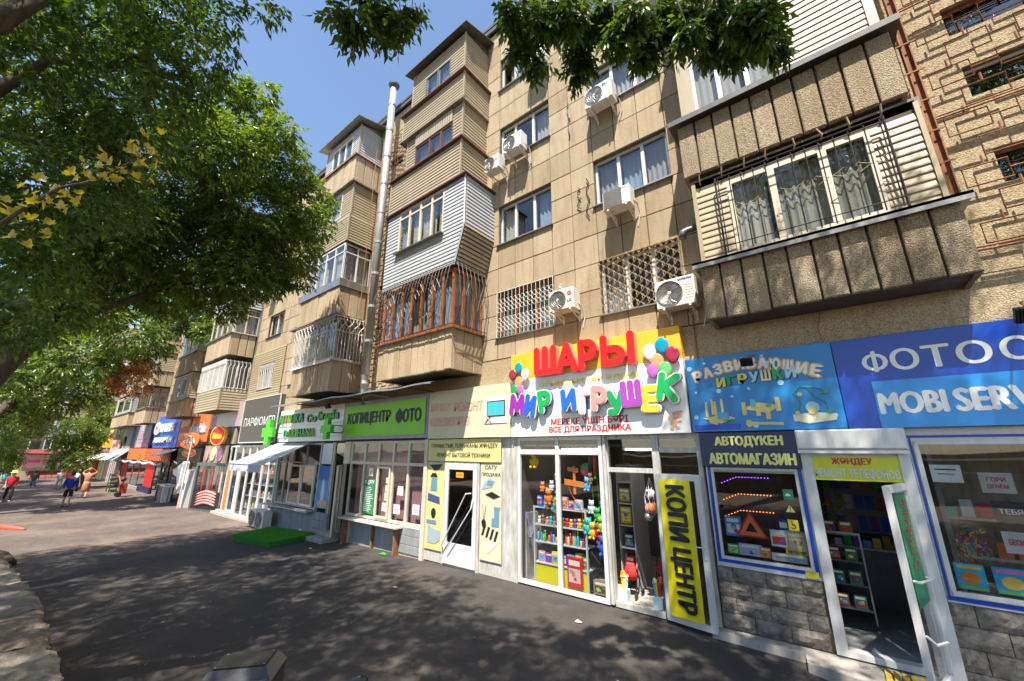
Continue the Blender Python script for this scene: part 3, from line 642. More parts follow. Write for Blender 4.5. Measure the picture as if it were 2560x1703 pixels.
# stack left of the flue pipe
P = balcony((-13.8, 6.15, 4.4))
parapet(P, -15.1, -12.35, 4.4, 5.4, 6.15, YB, 10, nside=3, gap=.014, lip='whiteiron')
glazed(P, -14.95, -12.45, 5.45, 6.9, 6.25, YB, 'oldwhite', 4, 2, 0, 'blind', .05)
m = MB()
for i in range(26):
    x = -15.12+i*.111; s = .05 if i % 2 else -.05
    m.tube([(x, 6.1, 5.42), (x, 6.08, 6.45), (x+s, 6.08, 6.57), (x-s, 6.08, 6.69), (x, 6.08, 6.81), (x, 6.12, 6.92)], .0105, 4)
for i in range(9):
    y = 6.15+i*.115; s = .05 if i % 2 else -.05
    m.tube([(-12.27, y, 5.42), (-12.25, y, 6.45), (-12.25, y+s, 6.57), (-12.25, y-s, 6.69), (-12.25, y, 6.81), (-12.27, y, 6.92)], .0105, 4)
for z in (5.45, 6.4, 6.9): m.tube([(-15.15, 6.08, z), (-12.26, 6.08, z), (-12.26, 7.15, z)], .013, 4)
ob('window_grille', m, M['whiteiron'], P)
P = balcony((-13.8, 6.15, 7))
ob('soffit', MB().box(-15.7, -12.3, 6.05, YB, 6.94, 6.99), M['slab'], P)
parapet(P, -15.3, -12.38, 7.0, 8.0, 6.15, YB, 10, nside=3, gap=.014, lip=None)
ob('metal_band', MB().box(-15.4, -12.33, 6.1, YB, 8.0, 8.27), M['tin'], P)
glazed(P, -15.0, -12.45, 8.28, 9.68, 6.2, YB, 'pvc', 4, 2, .76, 'curtain')
P = balcony((-13.8, 6.15, 9.75))
sidebox(P, -15.3, -12.36, 9.75, 10.8, 6.17, YB, 'sid_cream')
sidebox(P, -15.1, -12.4, 10.84, 12.15, 6.22, YB, 'sid_cream', [(-14.6, -13.15, 10.95, 12.0, (.5,), 'pvc')])
P = balcony((-13.8, 6.15, 12.25))
ob('soffit', MB().box(-15.3, -12.3, 6.1, YB, 12.17, 12.24), M['slab'], P)
parapet(P, -15.1, -12.36, 12.25, 13.32, 6.15, YB, 10, nside=3, gap=.016, lip='rust')
sidebox(P, -15.0, -12.45, 13.37, 14.85, 6.25, YB, 'sid_grey', [(-14.5, -12.95, 13.5, 14.55, (.33, .66), 'pvc')])
window(0, .5, 13.5, 14.55, y=0, mull=(), mat='pvc', parent=P, cur=None, sill=False) if False else None
sloperoof(P, -15.0, -12.45, 6.25, YB, 14.86, .3, 'tin', .3)
# stacks further along the row
def plain_stack(x0, x1, yf, spec):
    for (z0, z1, kind, args) in spec:
        P = balcony(((x0+x1)/2, yf, z0))
        if kind == 'par': parapet(P, x0, x1, z0, z1, yf, YB, args, nside=3, gap=.035, lip='tin')
        elif kind == 'sid': sidebox(P, x0, x1, z0, z1, yf, YB, args, pitch=.13)
        elif kind == 'sidw': sidebox(P, x0+.1, x1-.1, z0, z1, yf+.05, YB, args, [(x0+.9, x1-.8, z0+.15, z1-.2, (.5,), 'pvc')], pitch=.13)
        elif kind == 'gl': glazed(P, x0+.1, x1-.1, z0, z1, yf+.05, YB, args, 4, 2, .75, 'curtain')
        elif kind == 'glr':
            glazed(P, x0+.1, x1-.1, z0, z1, yf+.05, YB, 'pvc', 4, 2, 0, 'blind'); m = MB()
            for i in range(24): x = x0+(x1-x0)*i/23; m.tube([(x, yf-.02, z0), (x, yf-.02, z1-.35), (x+.06, yf-.02, z1-.22), (x, yf-.02, z1)], .013, 4)
            for i in range(7): y = yf+i*.17; m.tube([(x1+.03, y, z0), (x1+.03, y, z1-.35), (x1+.03, y+.06, z1-.22), (x1+.03, y, z1)], .013, 4)
            ob('window_grille', m, M['whiteiron'], P)
        elif kind == 'roof': sloperoof(P, x0, x1, yf, YB, z0, .3, 'tin')
plain_stack(-26.2, -22.6, 6.08, [(4.42, 5.42, 'sid', 'sid_tan'), (5.47, 6.85, 'glr', None), (7.1, 8.2, 'par', 7), (8.25, 9.6, 'gl', 'cream'), (9.65, 10.75, 'sid', 'sid_grey'), (10.8, 12.2, 'gl', 'pvc'), (12.25, 13.3, 'par', 7), (13.35, 14.8, 'sidw', 'sid_beige'), (14.85, 15, 'roof', None)])
plain_stack(-32.2, -28.5, 6.13, [(4.42, 5.42, 'par', 8), (5.47, 6.95, 'sidw', 'sid_beige'), (7.0, 8.2, 'par', 8), (8.25, 9.6, 'sidw', 'sid_grey'), (9.65, 10.75, 'sid', 'sid_cream'), (10.8, 12.2, 'gl', 'pvc'), (12.25, 13.3, 'par', 8), (13.35, 14.8, 'gl', 'pvc'), (14.85, 15, 'roof', None)])
plain_stack(-42.0, -38.3, 6.1, [(4.42, 5.5, 'par', 5), (5.6, 7.0, 'gl', 'brown'), (7.1, 8.2, 'par', 7), (8.25, 9.6, 'sidw', 'sid_beige'), (9.65, 10.75, 'par', 7), (10.8, 12.2, 'gl', 'pvc'), (12.25, 13.3, 'sid', 'sid_cream'), (13.35, 14.8, 'gl', 'pvc'), (14.85, 15, 'roof', None)])
plain_stack(-51.8, -44.3, 6.1, [(4.45, 5.5, 'par', 6), (5.55, 7.0, 'sidw', 'sid_grey'), (7.1, 8.2, 'par', 9), (8.25, 9.6, 'sidw', 'sid_beige'), (9.65, 10.75, 'par', 9), (10.8, 12.2, 'gl', 'pvc'), (12.25, 13.3, 'par', 9)])
# ---------------------------------------------------------------- right balcony column
P = balcony((.15, 6.5, 4.55))
parapet(P, -1.28, 1.64, 4.55, 5.44, 6.5, YB, 10, 'parapet_r', nside=2, gap=.028, lip=None)
ob('ledge', MB().box(-1.36, 1.72, 6.40, YB, 5.46, 5.5).box(-1.36, 1.72, 6.40, 6.42, 5.40, 5.5), M['tin'], P)
RW = (-.72, 1.06, 5.56, 6.86, (.34, .7), 'cream')
c = wall_holes(-1.2, 1.55, 5.5, 7.06, 6.6, 6.63, [RW[:4]]); ob('backing', c, M['core'], P)
slats(P, -1.2, 1.53, 5.52, 6.86, 6.59, M['sid_cream'], [RW[:4]], .112)
ob('corner_trim', MB().box(-1.24, -1.18, 6.55, 6.66, 5.5, 7.0), M['sid_cream'], P); ob('corner_trim', MB().box(1.52, 1.57, 6.55, 6.66, 5.5, 7.0), M['sid_cream'], P)
ob('backing', MB().box(-1.2, -1.16, 6.64, YB, 5.5, 7.06).box(1.5, 1.54, 6.64, YB, 5.5, 7.06), M['sid_tan'], P)
window(*RW[:4], y=6.53, mull=RW[4], mat='cream', cur=(('blind', .34, 1), ('curtain', 0, .3)), parent=P, sill=False, depth=.05, fr=.07)
ob('soffit_beam', MB().box(-1.25, 1.6, 6.6, YB, 6.93, 7.1), M['slab'], P)
m = MB()
for i in range(13):
    x = -.82+i*.165; m.tube([(x, 6.44, 5.54), (x, 6.44, 6.86)], .0085, 4)
m.tube([(-.86, 6.43, 5.66), (1.2, 6.43, 5.66)], .0085, 4).tube([(-.86, 6.43, 6.8), (1.2, 6.43, 6.8)], .0085, 4).tube([(-.86, 6.45, 5.52), (-.86, 6.45, 6.9)], .015, 4).tube([(1.2, 6.45, 5.52), (1.2, 6.45, 6.9)], .015, 4)
m.tube([(-.86, 6.46, 6.9), (1.2, 6.46, 6.9)], .012, 4)
ob('window_grille', m, M['iron'], P)
m = MB()
for cx in (-.45, .12, .55, 1.0):
    for sx in (-1, 1):
        for sz in (-1, 1): m.tube([(cx+sx*.02, 6.42, 6.25), (cx+sx*.09, 6.42, 6.25+sz*.035), (cx+sx*.15, 6.42, 6.25+sz*.075), (cx+sx*.185, 6.42, 6.25+sz*.05), (cx+sx*.16, 6.42, 6.25+sz*.025)], .006, 4)
ob('scrollwork', m, M['goldiron'], P)
m = MB(); rr = random.Random(5)
for i in range(8):
    x = -1.1+i*.33; m.tube([(x, 6.62, 6.97), (x+rr.uniform(-.03, .03), 6.5, 7.0), (x+rr.uniform(-.04, .04), 6.46, 7.1)], .012, 4)
ob('rebar_ends', m, M['goldiron'], P)
P = balcony((.1, 6.5, 7.15))
parapet(P, -1.34, 1.52, 7.15, 8.2, 6.5, YB, 10, 'parapet_r', nside=2, gap=.028, lip=None)
ob('ledge', MB().box(-1.46, 1.62, 6.36, YB, 8.26, 8.3).box(-1.46, 1.62, 6.36, 6.375, 8.2, 8.26), M['darkroof'], P)
UW = (-1.0, .26, 8.34, 9.7, (.33, .66), 'pvc')
ob('backing', wall_holes(-1.25, 1.45, 8.3, 9.95, 6.6, 6.63, [UW[:4]]), M['core'], P)
slats(P, -1.22, 1.36, 8.32, 9.9, 6.59, M['sid_beige'], [UW[:4], (-1.3, -1.0, 8.2, 10)], .112)
ob('corner_trim', MB().box(-1.24, -1.0, 6.56, 6.62, 8.32, 9.9), M['sid_beige'], P); ob('corner_trim', MB().box(1.36, 1.47, 6.55, 6.66, 8.32, 9.9), M['sid_beige'], P)
ob('backing', MB().box(-1.22, -1.18, 6.64, YB, 8.3, 9.9).box(1.4, 1.45, 6.64, YB, 8.3, 9.9), M['sid_beige'], P)
window(*UW[:4], y=6.53, mull=UW[4], mat='pvc_w', cur=(('curtain', 0, .6), ('curtain', .66, 1)), parent=P, sill=False, depth=.05)
P = balcony((.1, 6.5, 9.95))
parapet(P, -1.34, 1.52, 9.95, 11.0, 6.5, YB, 10, 'parapet_r', nside=2, gap=.028, lip='darkroof')
sidebox(P, -1.25, 1.45, 11.05, 12.6, 6.55, YB, 'sid_cream', [(-.8, .8, 11.15, 12.3, (.5,), 'pvc')])
P = balcony((.1, 6.5, 12.65))
parapet(P, -1.34, 1.52, 12.65, 13.7, 6.5, YB, 10, 'parapet_r', nside=2, gap=.028, lip='darkroof')
sidebox(P, -1.25, 1.45, 13.75, 15.2, 6.55, YB, 'sid_cream', [(-.8, .8, 13.85, 15.0, (.5,), 'pvc')])
# rusted channel post beside it
m = MB(); m.box(1.66, 1.76, 6.98, 7.02, 5.52, 15.2).box(1.66, 1.675, 6.92, 6.98, 5.52, 15.2).box(1.745, 1.76, 6.92, 6.98, 5.52, 15.2)
for i in range(20): m.box(1.6, 1.82, 6.905, 6.918, 5.7+i*.5, 5.72+i*.5)
ob('rusty_channel', m, M['rust'], thing('rusty_post', 'rusted orange steel channel post running up the wall beside the barred balcony', 'steel post', (1.7, 7, 5.5)))
# ---------------------------------------------------------------- steel lattices
def lattice(T, x0, x1, z0, z1, y, pw, ph, r=.009):
    rows = int((z1-z0)/ph)
    for j in range(rows):
        n = int((x1-x0)/pw)+1
        for i in range(n):
            a = x0+i*pw+(pw*.38 if j % 2 else 0); c = z0+j*ph
            if a+pw*.62 > x1: continue
            m = MB(); k = pw*.62
            m.tube([(a, y, c+ph*.12), (a+k, y, c+ph*.12), (a+k, y, c+ph*.8), (a, y, c+ph*.8)], r, 4, True)
            m.tube([(a+k*.5, y, c+ph*.8), (a+k*.5, y, c+ph*1.12)], r*.9, 4); m.tube([(a+k, y, c+ph*.45), (a+pw, y, c+ph*.45)], r*.9, 4)
            ob('lattice_loop', m, M['rust'], T)
T = thing('steel_lattice', 'rusty steel lattice of interlocked rectangles on the rough wall beyond the rusty post', 'lattice', (2.4, 7.0, 4.9))
lattice(T, 1.84, 4.4, 4.98, 15.3, 7.0, .62, .39, .014)
for z in (4.95, 6.9, 8.85, 10.8, 12.75): ob('cross_bar', MB().tube([(1.74, 6.99, z), (5, 6.99, z)], .015, 4), M['rust'], T); ob('cross_bar', MB().tube([(1.74, 6.99, z+.04), (5, 6.99, z+.04)], .012, 4), M['rust'], T)
T = thing('steel_lattice', 'rusty steel lattice strip between the flue pipe and the grey balcony box', 'lattice', (-11.2, 7.0, 4.6))
lattice(T, -11.9, -9.9, 4.6, 14.4, 6.98, .42, .3, .013)
ob('upright', MB().tube([(-11.95, 6.97, 4.6), (-11.95, 6.97, 14.4)], .014, 4), M['rust'], T); ob('upright', MB().tube([(-12.25, 6.9, 4.6), (-12.25, 6.9, 14.0)], .014, 4), M['rust'], T)
# flue pipe
T = thing('flue_pipe', 'tall light grey metal flue pipe rising past the roof between two balcony stacks', 'pipe', (-11.45, 6.7, 4.3))
m = MB(); px, py = -11.2, 6.72
PT = 16.12
m.tube([(px, py, 4.85), (px, py, PT)], .125, 14); ob('pipe', m, M['flue'], T, smooth=True)
for i in range(9): ob('joint_ring', MB().tube([(px, py, 5.9+i*1.17), (px, py, 5.98+i*1.17)], .138, 14), M['flue'], T)
m = MB(); m.tube([(px, py, 4.2), (px, py, 4.4), (px+.03, py-.02, 4.55), (px-.02, py, 4.65), (px, py, 4.9)], [.09, .1, .13, .1, .12], 10)
ob('foil_wrap', m, M['tin'], T)
m = MB(); m.lathe([(.125, PT-.02), (.2, PT+.1), (.21, PT+.16), (.12, PT+.17)], 14, Matrix.Translation((px, py, 0))); ob('cowl', m, M['darkroof'], T)
# ================================================================= shop signs
def sign(name, label, x0, x1, z0, z1, mat, y=7.0, th=.14, cat='shop sign', edge=None, group=None):
    T = thing(name, label, cat, ((x0+x1)/2, y, z0), group)
    ob('board', MB().cbox(x0, x1, y, y+th, z0, z1, .006), M[mat], T)
    if edge: ob('sign_frame', MB().box(x0-.02, x1+.02, y-.015, y+.02, z0-.025, z0+.02).box(x0-.02, x1+.02, y-.015, y+.02, z1-.02, z1+.025).box(x0-.02, x0+.02, y-.015, y+.02, z0+.021, z1-.021).box(x1-.02, x1+.02, y-.015, y+.02, z0+.021, z1-.021), M[edge], T)
    return T
def plate(name, x0, x1, z0, z1, y, mat, T, th=.004): return ob(name, MB().box(x0, x1, y-th, y, z0, z1), M[mat] if isinstance(mat, str) else mat, T)
def disc(name, cx, cz, rx, rz_, y, mat, T, th=.004, n=20): return ob(name, MB().prism([(cx+rx*math.cos(2*math.pi*i/n), cz+rz_*math.sin(2*math.pi*i/n)) for i in range(n)], y-th, y), M[mat] if isinstance(mat, str) else mat, T)
def banner(name, x0, x1, z0, z1, y, mat, T, sag=.02, nx=22, nz=8, seed=1, holes=None):
    """slack printed cloth with folds"""
    r_ = random.Random(seed); m = MB(); ph = [r_.uniform(0, 6) for _ in range(4)]
    for i in range(nx+1):
        for j in range(nz+1):
            u, v = i/nx, j/nz; e = math.sin(math.pi*u)*math.sin(math.pi*v)
            d = sag*(.35*math.sin(u*7+v*3+ph[0])+.3*math.sin(u*13-v*5+ph[1])*(.3+v)+.25*math.sin(v*9+ph[2]))
            m.v.append((x0+(x1-x0)*u, y+d*(.3+e*.7), z0+(z1-z0)*v+(.3*sag*math.sin(u*9+ph[3])*(1 if j in (0, nz) else .3))))
    m.f = [(i*(nz+1)+j, (i+1)*(nz+1)+j, (i+1)*(nz+1)+j+1, i*(nz+1)+j+1) for i in range(nx) for j in range(nz)]
    return ob(name, m, M[mat], T, smooth=True)
M['doner'] = plain('faded red sign face', (.5, .05, .05), .5, var=.15, dirt=.2)
# ---- toy shop sign
T = sign('toy_shop_sign', 'big white and amber toy shop sign with red ШАРЫ and multicoloured МИР ИГРУШЕК letters', -5.58, -1.83, 2.86, 4.12, 'white', th=.18)
ob('upper_board', MB().cbox(-5.58, -1.83, 6.998, 7.18, 4.123, 4.7, .005), M['gold'], T)
for ch, x0, x1 in (('Ш', -4.84, -4.28), ('А', -4.27, -3.79), ('Р', -3.76, -3.34), ('Ы', -3.29, -2.6)):
    stroke_letter('raised_letter', ch, (x0+x1)/2, 4.415, x1-x0-.02, .60, 6.99, .098, .03, M['red'], T) if False else None
    stroke_letter('letter_side', ch, (x0+x1)/2, 4.41, x1-x0-.03,   .56, 6.995, .135, .12, M['redside'], T)
    stroke_letter('raised_letter', ch, (x0+x1)/2, 4.41, x1-x0-.03, .56, 6.865, .14, .012, M['red'], T)
text('lettering', 'ОЙЫНШЫҚТАР ӘЛЕМІ', -4.82, -2.6, 3.86, 4.0, 6.996, M['yelprint'], T, offset=.03)
MI = [('М', -5.32, 3.55, .36, .40, -4, (.27, .015, .33)), ('И', -4.97, 3.49, .24, .42, -10, (.01, .1, .55)), ('Р', -4.6, 3.57, .29, .4, 8, (.0, .36, .07)),
      ('И', -4.03, 3.55, .30, .38, 4, (.01, .12, .6)), ('Г', -3.65, 3.49, .26, .42, 0, (.78, .45, .5)), ('Р', -3.36, 3.53, .30, .42, -3, (.8, .26, .24)), ('У', -3.04, 3.42, .30, .4, 0, (0, .3, .08)),
      ('Ш', -2.74, 3.57, .34, .4, 2, (.33, .05, .38)), ('Е', -2.4, 3.45, .28, .40, -2, (.85, .5, .02)), ('К', -2.08, 3.62, .33, .42, -12, (.0, .36, .08))]
for k, (ch, cx, cz, w, h, rot, c) in enumerate(MI):
    ww = w*1.0; yo = 6.93-(k % 2)*.006
    stroke_letter('letter_side', ch, cx, cz, ww, h, yo+.03, .165, .06, M['lilac'] if k % 2 else M['stripe'], T, rot)
    stroke_letter('letter_outline', ch, cx, cz, ww, h, yo-.032, .16, .012, M['creamb'] if False else flat((.78, .7, .52)), T, rot)
    stroke_letter('raised_letter', ch, cx, cz, ww, h, yo-.046, .115, .012, flat(c, .35), T, rot)
text('lettering', 'МЕРЕКЕ ҮШІН БӘРІ', -4.53, -2.87, 3.08, 3.21, 6.996, M['redprint'], T, offset=.035)
text('lettering', 'ВСЕ ДЛЯ ПРАЗДНИКА', -4.58, -2.83, 2.91, 3.05, 6.996, M['redprint'], T, offset=.035)
def balloon(cx, cz, r, c, y):
    m = MB(); m.ball((0, 0, 0), (r, r*.22, r*1.22), 18, 12); m.v = [(x*(1-.18*max(0, -z/r)), yy, z) for x, yy, z in m.v]; m.ball((0, 0, -r*1.27), (r*.1, .01, r*.08), 6, 4)
    return ob('balloon', m, flat(c, .22), T, smooth=True, mtx=Matrix.Translation((cx, y, cz)))
for k, (cx, cz, r, c) in enumerate([(-2.36, 4.28, .125, (.78, .76, .74)), (-2.13, 4.36, .125, (.0, .27, .42)), (-1.96, 4.17, .125, (.35, .02, .06)), (-2.24, 4.1, .12, (.85, .3, .12)), (-2.33, 3.93, .11, (.42, .12, .42)), (-2.11, 3.93, .115, (.1, .45, .12)),
                                     (-5.49, 4.22, .105, (.33, .02, .06)), (-5.31, 4.36, .105, (.0, .27, .42)), (-5.12, 4.19, .11, (.78, .76, .74)), (-5.32, 4.04, .105, (.85, .3, .12)), (-5.43, 3.87, .1, (.02, .3, .06)), (-5.25, 3.85, .1, (.42, .12, .42))]):
    balloon(cx, cz, r, c, 6.93-.012*(k % 3))
for cx, cz in ((-2.25, 3.82), (-5.33, 3.76)): ob('balloon_string', MB().tube([(cx, 6.97, cz+.1), (cx+.01, 6.98, cz), (cx-.02, 6.985, cz-.12)], .004, 4), M['white'], T)
# plain teddy bear print
for (n_, cx, cz, rx, rz_, c, y) in [('bear_body', -2.08, 3.04, .06, .075, (.68, .36, .2), 0), ('bear_head', -2.02, 3.165, .078, .066, (.7, .38, .22), .003), ('bear_ear', -1.95, 3.21, .025, .025, (.6, .3, .17), .001), ('bear_ear', -2.09, 3.215, .025, .025, (.6, .3, .17), .001),
        ('bear_muzzle', -2.05, 3.15, .032, .024, (.8, .62, .48), .006), ('bear_nose', -2.055, 3.16, .012, .009, (.05, .03, .02), .009), ('bear_paw', -2.15, 3.12, .024, .04, (.68, .36, .2), .002), ('bear_paw', -1.99, 3.05, .04, .02, (.68, .36, .2), .002),
        ('bear_foot', -2.12, 2.935, .034, .026, (.66, .34, .19), .002), ('bear_foot', -2.03, 2.95, .034, .026, (.66, .34, .19), .002)]:
    disc(n_, cx, cz, rx, rz_, 6.997-y, flat(c), T, .002)
ob('party_hat', MB().prism([(-2.12, 3.2), (-2.0, 3.23), (-2.11, 3.34)], 6.985, 6.989), M['white'], T)
# ---- blue toys sign
T = sign('developing_toys_sign', 'sky blue sign with arched РАЗВИВАЮЩИЕ ИГРУШКИ lettering, white bubbles and wooden toys', -1.8, .155, 2.87, 4.07, 'toyblue', th=.1)
word = 'РАЗВИВАЮЩИЕ'
for i, ch in enumerate(word):
    t = i/(len(word)-1); cx = -1.62+t*1.56; cz = 3.70+.20*math.sin(math.pi*(t*.9+.1))-.02*t; a = R(16*(.46-t)*2)
    me_ = Matrix.Translation((cx, 0, cz)) @ Matrix.Rotation(-a, 4, 'Y')
    for (off, gr, mt, dy) in ((.10, .016, M['gold'], 0), (.05, -.004, M['white'], .004)): text('lettering', ch, -.068-gr*.8, .068+gr*.8, -.085-gr, .085+gr, 6.998-dy, mt, T, offset=off, frame=me_)
cols = [(.7, .65, .05), (.0, .33, .1), (.75, .6, .05), (.35, .6, .75), (.75, .6, .35), (.02, .4, .1), (.4, .62, .75)]
for i, ch in enumerate('ИГРУШКИ'):
    cx = -1.29+i*.155; text('lettering', ch, cx-.05, cx+.08, 3.545+.02*i**.5, 3.70+.015*i, 6.998, M['ink'], T, offset=.05); text('lettering', ch, cx-.065, cx+.065, 3.555+.02*i**.5, 3.71+.015*i, 6.993, flat(cols[i]), T, offset=.05)
for cx, cz, r in [(-1.74, 3.9, .04), (-1.5, 3.97, .02), (-1.72, 3.1, .035), (-1.68, 3.5, .02), (-1.34, 3.5, .035), (-.92, 3.5, .022), (-.5, 3.55, .04), (-.62, 3.85, .045), (-.2, 3.7, .035), (-.9, 2.95, .04), (-.4, 3.0, .022), (-1.3, 2.92, .02), (-1.16, 3.4, .02), (.05, 3.05, .03), (-.68, 3.98, .02)]: disc('bubble', cx, cz, r, r, 6.997, flat((.35, .65, .8)), T, .002, 14)
plate('dark_strip', -1.76, -1.1, 2.9, 2.98, 6.998, 'stripe', T)
wd = flat((.62, .5, .16)); gr_ = flat((.05, .33, .14)); bl_ = flat((.08, .3, .5))
def wt(n_, pts, m_, y=6.994): ob(n_, MB().prism(pts, y-.003, y), m_, T)
wt('printed_toy', [(-1.62, 3.08), (-1.38, 2.99), (-1.15, 3.06), (-1.3, 3.13)], wd)
for x, z in ((-1.55, 3.1), (-1.46, 3.13), (-1.42, 3.1), (-1.32, 3.13)): wt('printed_toy', [(x-.022, z), (x+.022, z), (x+.015, z+.24), (x-.015, z+.24)], wd, 6.99)
wt('printed_toy', [(-1.4, 3.06), (-1.24, 3.06), (-1.24, 3.16), (-1.4, 3.16)], bl_, 6.986); wt('printed_toy', [(-1.52, 3.0), (-1.42, 2.97), (-1.38, 3.04), (-1.46, 3.1), (-1.54, 3.07)], wd, 6.984)
ob('printed_cord', MB().tube([(-1.25+.08*math.cos(t*.9), 6.988, 3.02+.035*math.sin(t*1.7)) for t in range(12)], .008, 4), gr_, T)
wt('printed_toy', [(-1.06, 3.2), (-.82, 3.28), (-.55, 3.22), (-.72, 3.12)], wd)
for x, z in ((-1.02, 3.1), (-.72, 3.03), (-.58, 3.14), (-.84, 3.08)): wt('printed_toy', [(x-.03, z), (x+.03, z), (x+.03, z+.2), (x-.03, z+.2)], wd, 6.99)
wt('printed_toy', [(-.93, 3.22), (-.86, 3.22), (-.86, 3.33), (-.93, 3.33)], bl_, 6.988); disc('printed_toy', -.7, 3.23, .035, .022, 6.986, gr_, T); disc('printed_toy', -.98, 2.98, .045, .055, 6.989, wd, T)
wt('printed_toy', [(-.95, 2.96), (-.55, 2.94), (-.55, 2.98), (-.95, 3.0)], wd)
wt('printed_toy', [(-.42, 3.0), (-.25, 2.95), (.06, 2.99), (.06, 3.07), (-.15, 3.1), (-.42, 3.08)], flat((.7, .68, .45))); disc('printed_toy', -.18, 3.17, .08, .08, 6.99, flat((.3, .55, .6)), T); disc('printed_toy', -.19, 3.12, .05, .05, 6.986, wd, T)
ob('printed_wire', MB().tube([(-.36, 6.988, 3.1), (-.3, 6.988, 3.25), (-.37, 6.988, 3.38), (-.28, 6.988, 3.47), (-.1, 6.988, 3.44), (.02, 6.988, 3.38), (-.08, 6.988, 3.34)], .006, 4).tube([(-.2, 6.987, 3.45), (-.12, 6.987, 3.3), (-.02, 6.987, 3.24), (.0, 6.987, 3.1)], .006, 4), gr_, T)
for x, z in ((-.36, 3.1), (-.3, 3.36), (-.0, 3.38), (0, 3.1)): disc('printed_bead', x, z, .03, .03, 6.983, wd if x < -.2 else gr_, T, .002, 10)
# ---- photo / mobile sign
T = sign('photo_service_sign', 'long dark blue sign with white ФОТОС and sky blue MOBI SERV panel', .16, 4.2, 2.86, 4.06, 'fotoblue', th=.12)
for ch, a, b in (('Ф', .44, .70), ('О', .72, .99), ('Т', 1.02, 1.27), ('О', 1.31, 1.60), ('С', 1.66, 1.92)): text('lettering', ch, a, b, 3.58, 3.86, 6.998, M['white'], T, offset=.02)
plate('sky_blue_panel', .49, 4.2, 2.865, 3.46, 6.998, 'lightblue', T)
text('lettering', 'MOBI', .51, 1.13, 3.03, 3.31, 6.992, M['white'], T, offset=.05); text('lettering', 'SERV', 1.18, 1.83, 3.03, 3.31, 6.992, M['white'], T, offset=.05)
# ---- ТВ repair banners
T = sign('tv_repair_sign', 'cream banner sign with faded pink ЖӨНДЕУ РЕМОНТ ТЕЛЕВИЗОРОВ and a television picture', -8.41, -5.6, 2.87, 4.05, 'creamb', y=7.03, th=.1, cat='banner')
banner('banner', -8.4, -5.6, 2.87, 4.08, 7.0, 'creamb', T, .012)
for s_, a, b, c, d in (('ЖӨНДЕУ', -8.33, -7.56, 3.52, 3.76), ('РЕМОНТ', -7.42, -6.45, 3.51, 3.74), ('ТЕЛЕВИЗОРОВ', -8.34, -6.86, 3.17, 3.4)): text('lettering', s_, a, b, c, d, 6.993, M['pinkprint'], T, offset=.03)
plate('picture_ground', -6.38, -5.7, 3.18, 3.8, 6.992, 'offwhite', T); plate('television', -6.3, -5.75, 3.33, 3.69, 6.987, 'ink', T); plate('television_screen', -6.275, -5.775, 3.355, 3.665, 6.982, flat((.05, .42, .5)), T)
ob('tools_picture', MB().tube([(-6.34, 6.978, 3.2), (-6.16, 6.978, 3.36)], .012, 4).tube([(-6.16, 6.978, 3.2), (-6.3, 6.978, 3.34)], .012, 4), M['redprint'], T)
# ---- copy centre
T = sign('copy_centre_sign', 'lime green banner КОПИЦЕНТР ФОТО on a lilac edged sign box', -12.68, -8.43, 2.9, 4.09, 'lilac', th=.16)
banner('banner', -12.62, -8.5, 2.99, 3.96, 6.975, 'lime', T, .012, 30, 8, 4)
text('lettering', 'КОПИЦЕНТР', -12.4, -10.05, 3.31, 3.74, 6.969, M['ink'], T, offset=.06); text('lettering', 'ФОТО', -9.82, -8.66, 3.31, 3.74, 6.969, M['ink'], T, offset=.06)
# ---- pharmacy
T = sign('pharmacy_sign', 'white lightbox sign with green raised АПТЕКА Со Склада DARIHANA letters', -17.66, -12.73, 2.88, 4.1, 'white', th=.2)
for k in range(5): ob('rail', MB().box(-17.6, -12.78, 6.975, 6.997, 3.03+k*.22, 3.045+k*.22), M['offwhite'], T)
def raised(s_, a, b, c, d, y, dp, T, cols, off=.04):
    n = len(s_); w = (b-a)/sum(.6 if q in 'I ' else 1 for q in s_); x = a
    for i, q in enumerate(s_):
        ww = w*(.6 if q in 'I ' else 1)
        if q != ' ':
            hh = d if (q.isupper() or q in 'дб') else c+(d-c)*.72
            text('letter_side', q, x+.01, x+ww-.02, c, hh, y-.01, cols[i % len(cols)], T, depth=dp, offset=off); text('raised_letter', q, x+.01, x+ww-.02, c, hh, y-.01-dp-.002, M['green'], T, offset=off)
        x += ww
cc = [flat((.02, .03, .2)), flat((.5, .02, .02)), flat((.6, .3, .02)), flat((.02, .2, .05)), flat((.02, .03, .15))]
raised('АПТЕКА', -17.66, -15.5, 3.58, 3.93, 6.98, .03, T, cc); raised('Со', -15.25, -14.5, 3.56, 3.86, 6.98, .03, T, cc[:1]); raised('Склада', -14.4, -12.98, 3.6, 3.92, 6.98, .03, T, cc[3:]); raised('DARIHANA', -17.05, -14.5, 3.05, 3.35, 6.98, .03, T, cc)
def cross(label, cx, cz, s, y):
    T = thing('pharmacy_cross', label, 'shop sign', (cx, y+.2, cz)); a = s*.36
    P_ = [(-a, s), (a, s), (a, a), (s, a), (s, -a), (a, -a), (a, -s), (-a, -s), (-a, -a), (-s, -a), (-s, a), (-a, a)]
    w = Matrix.Translation((cx, y, cz))
    ob('cross_box', MB().prism([(p*.5, q*.5) for p, q in P_][::-1], -.06, .06), M['green'], T, mtx=w)
    ob('cross_face', MB().prism([(p*.46, q*.46) for p, q in P_][::-1], -.066, -.0605), flat((.09, .62, .03)), T, mtx=w)
    ob('bracket', MB().box(cx-.03, cx+.03, y+.065, 7.0, cz+.1, cz+.13).box(cx-.03, cx+.03, y+.065, 7.0, cz-.13, cz-.1), M['black'], T)
cross('green pharmacy cross in front of the charcoal ПАРФЮМЕР sign', -17.9, 3.26, .68*1.5, 6.72)
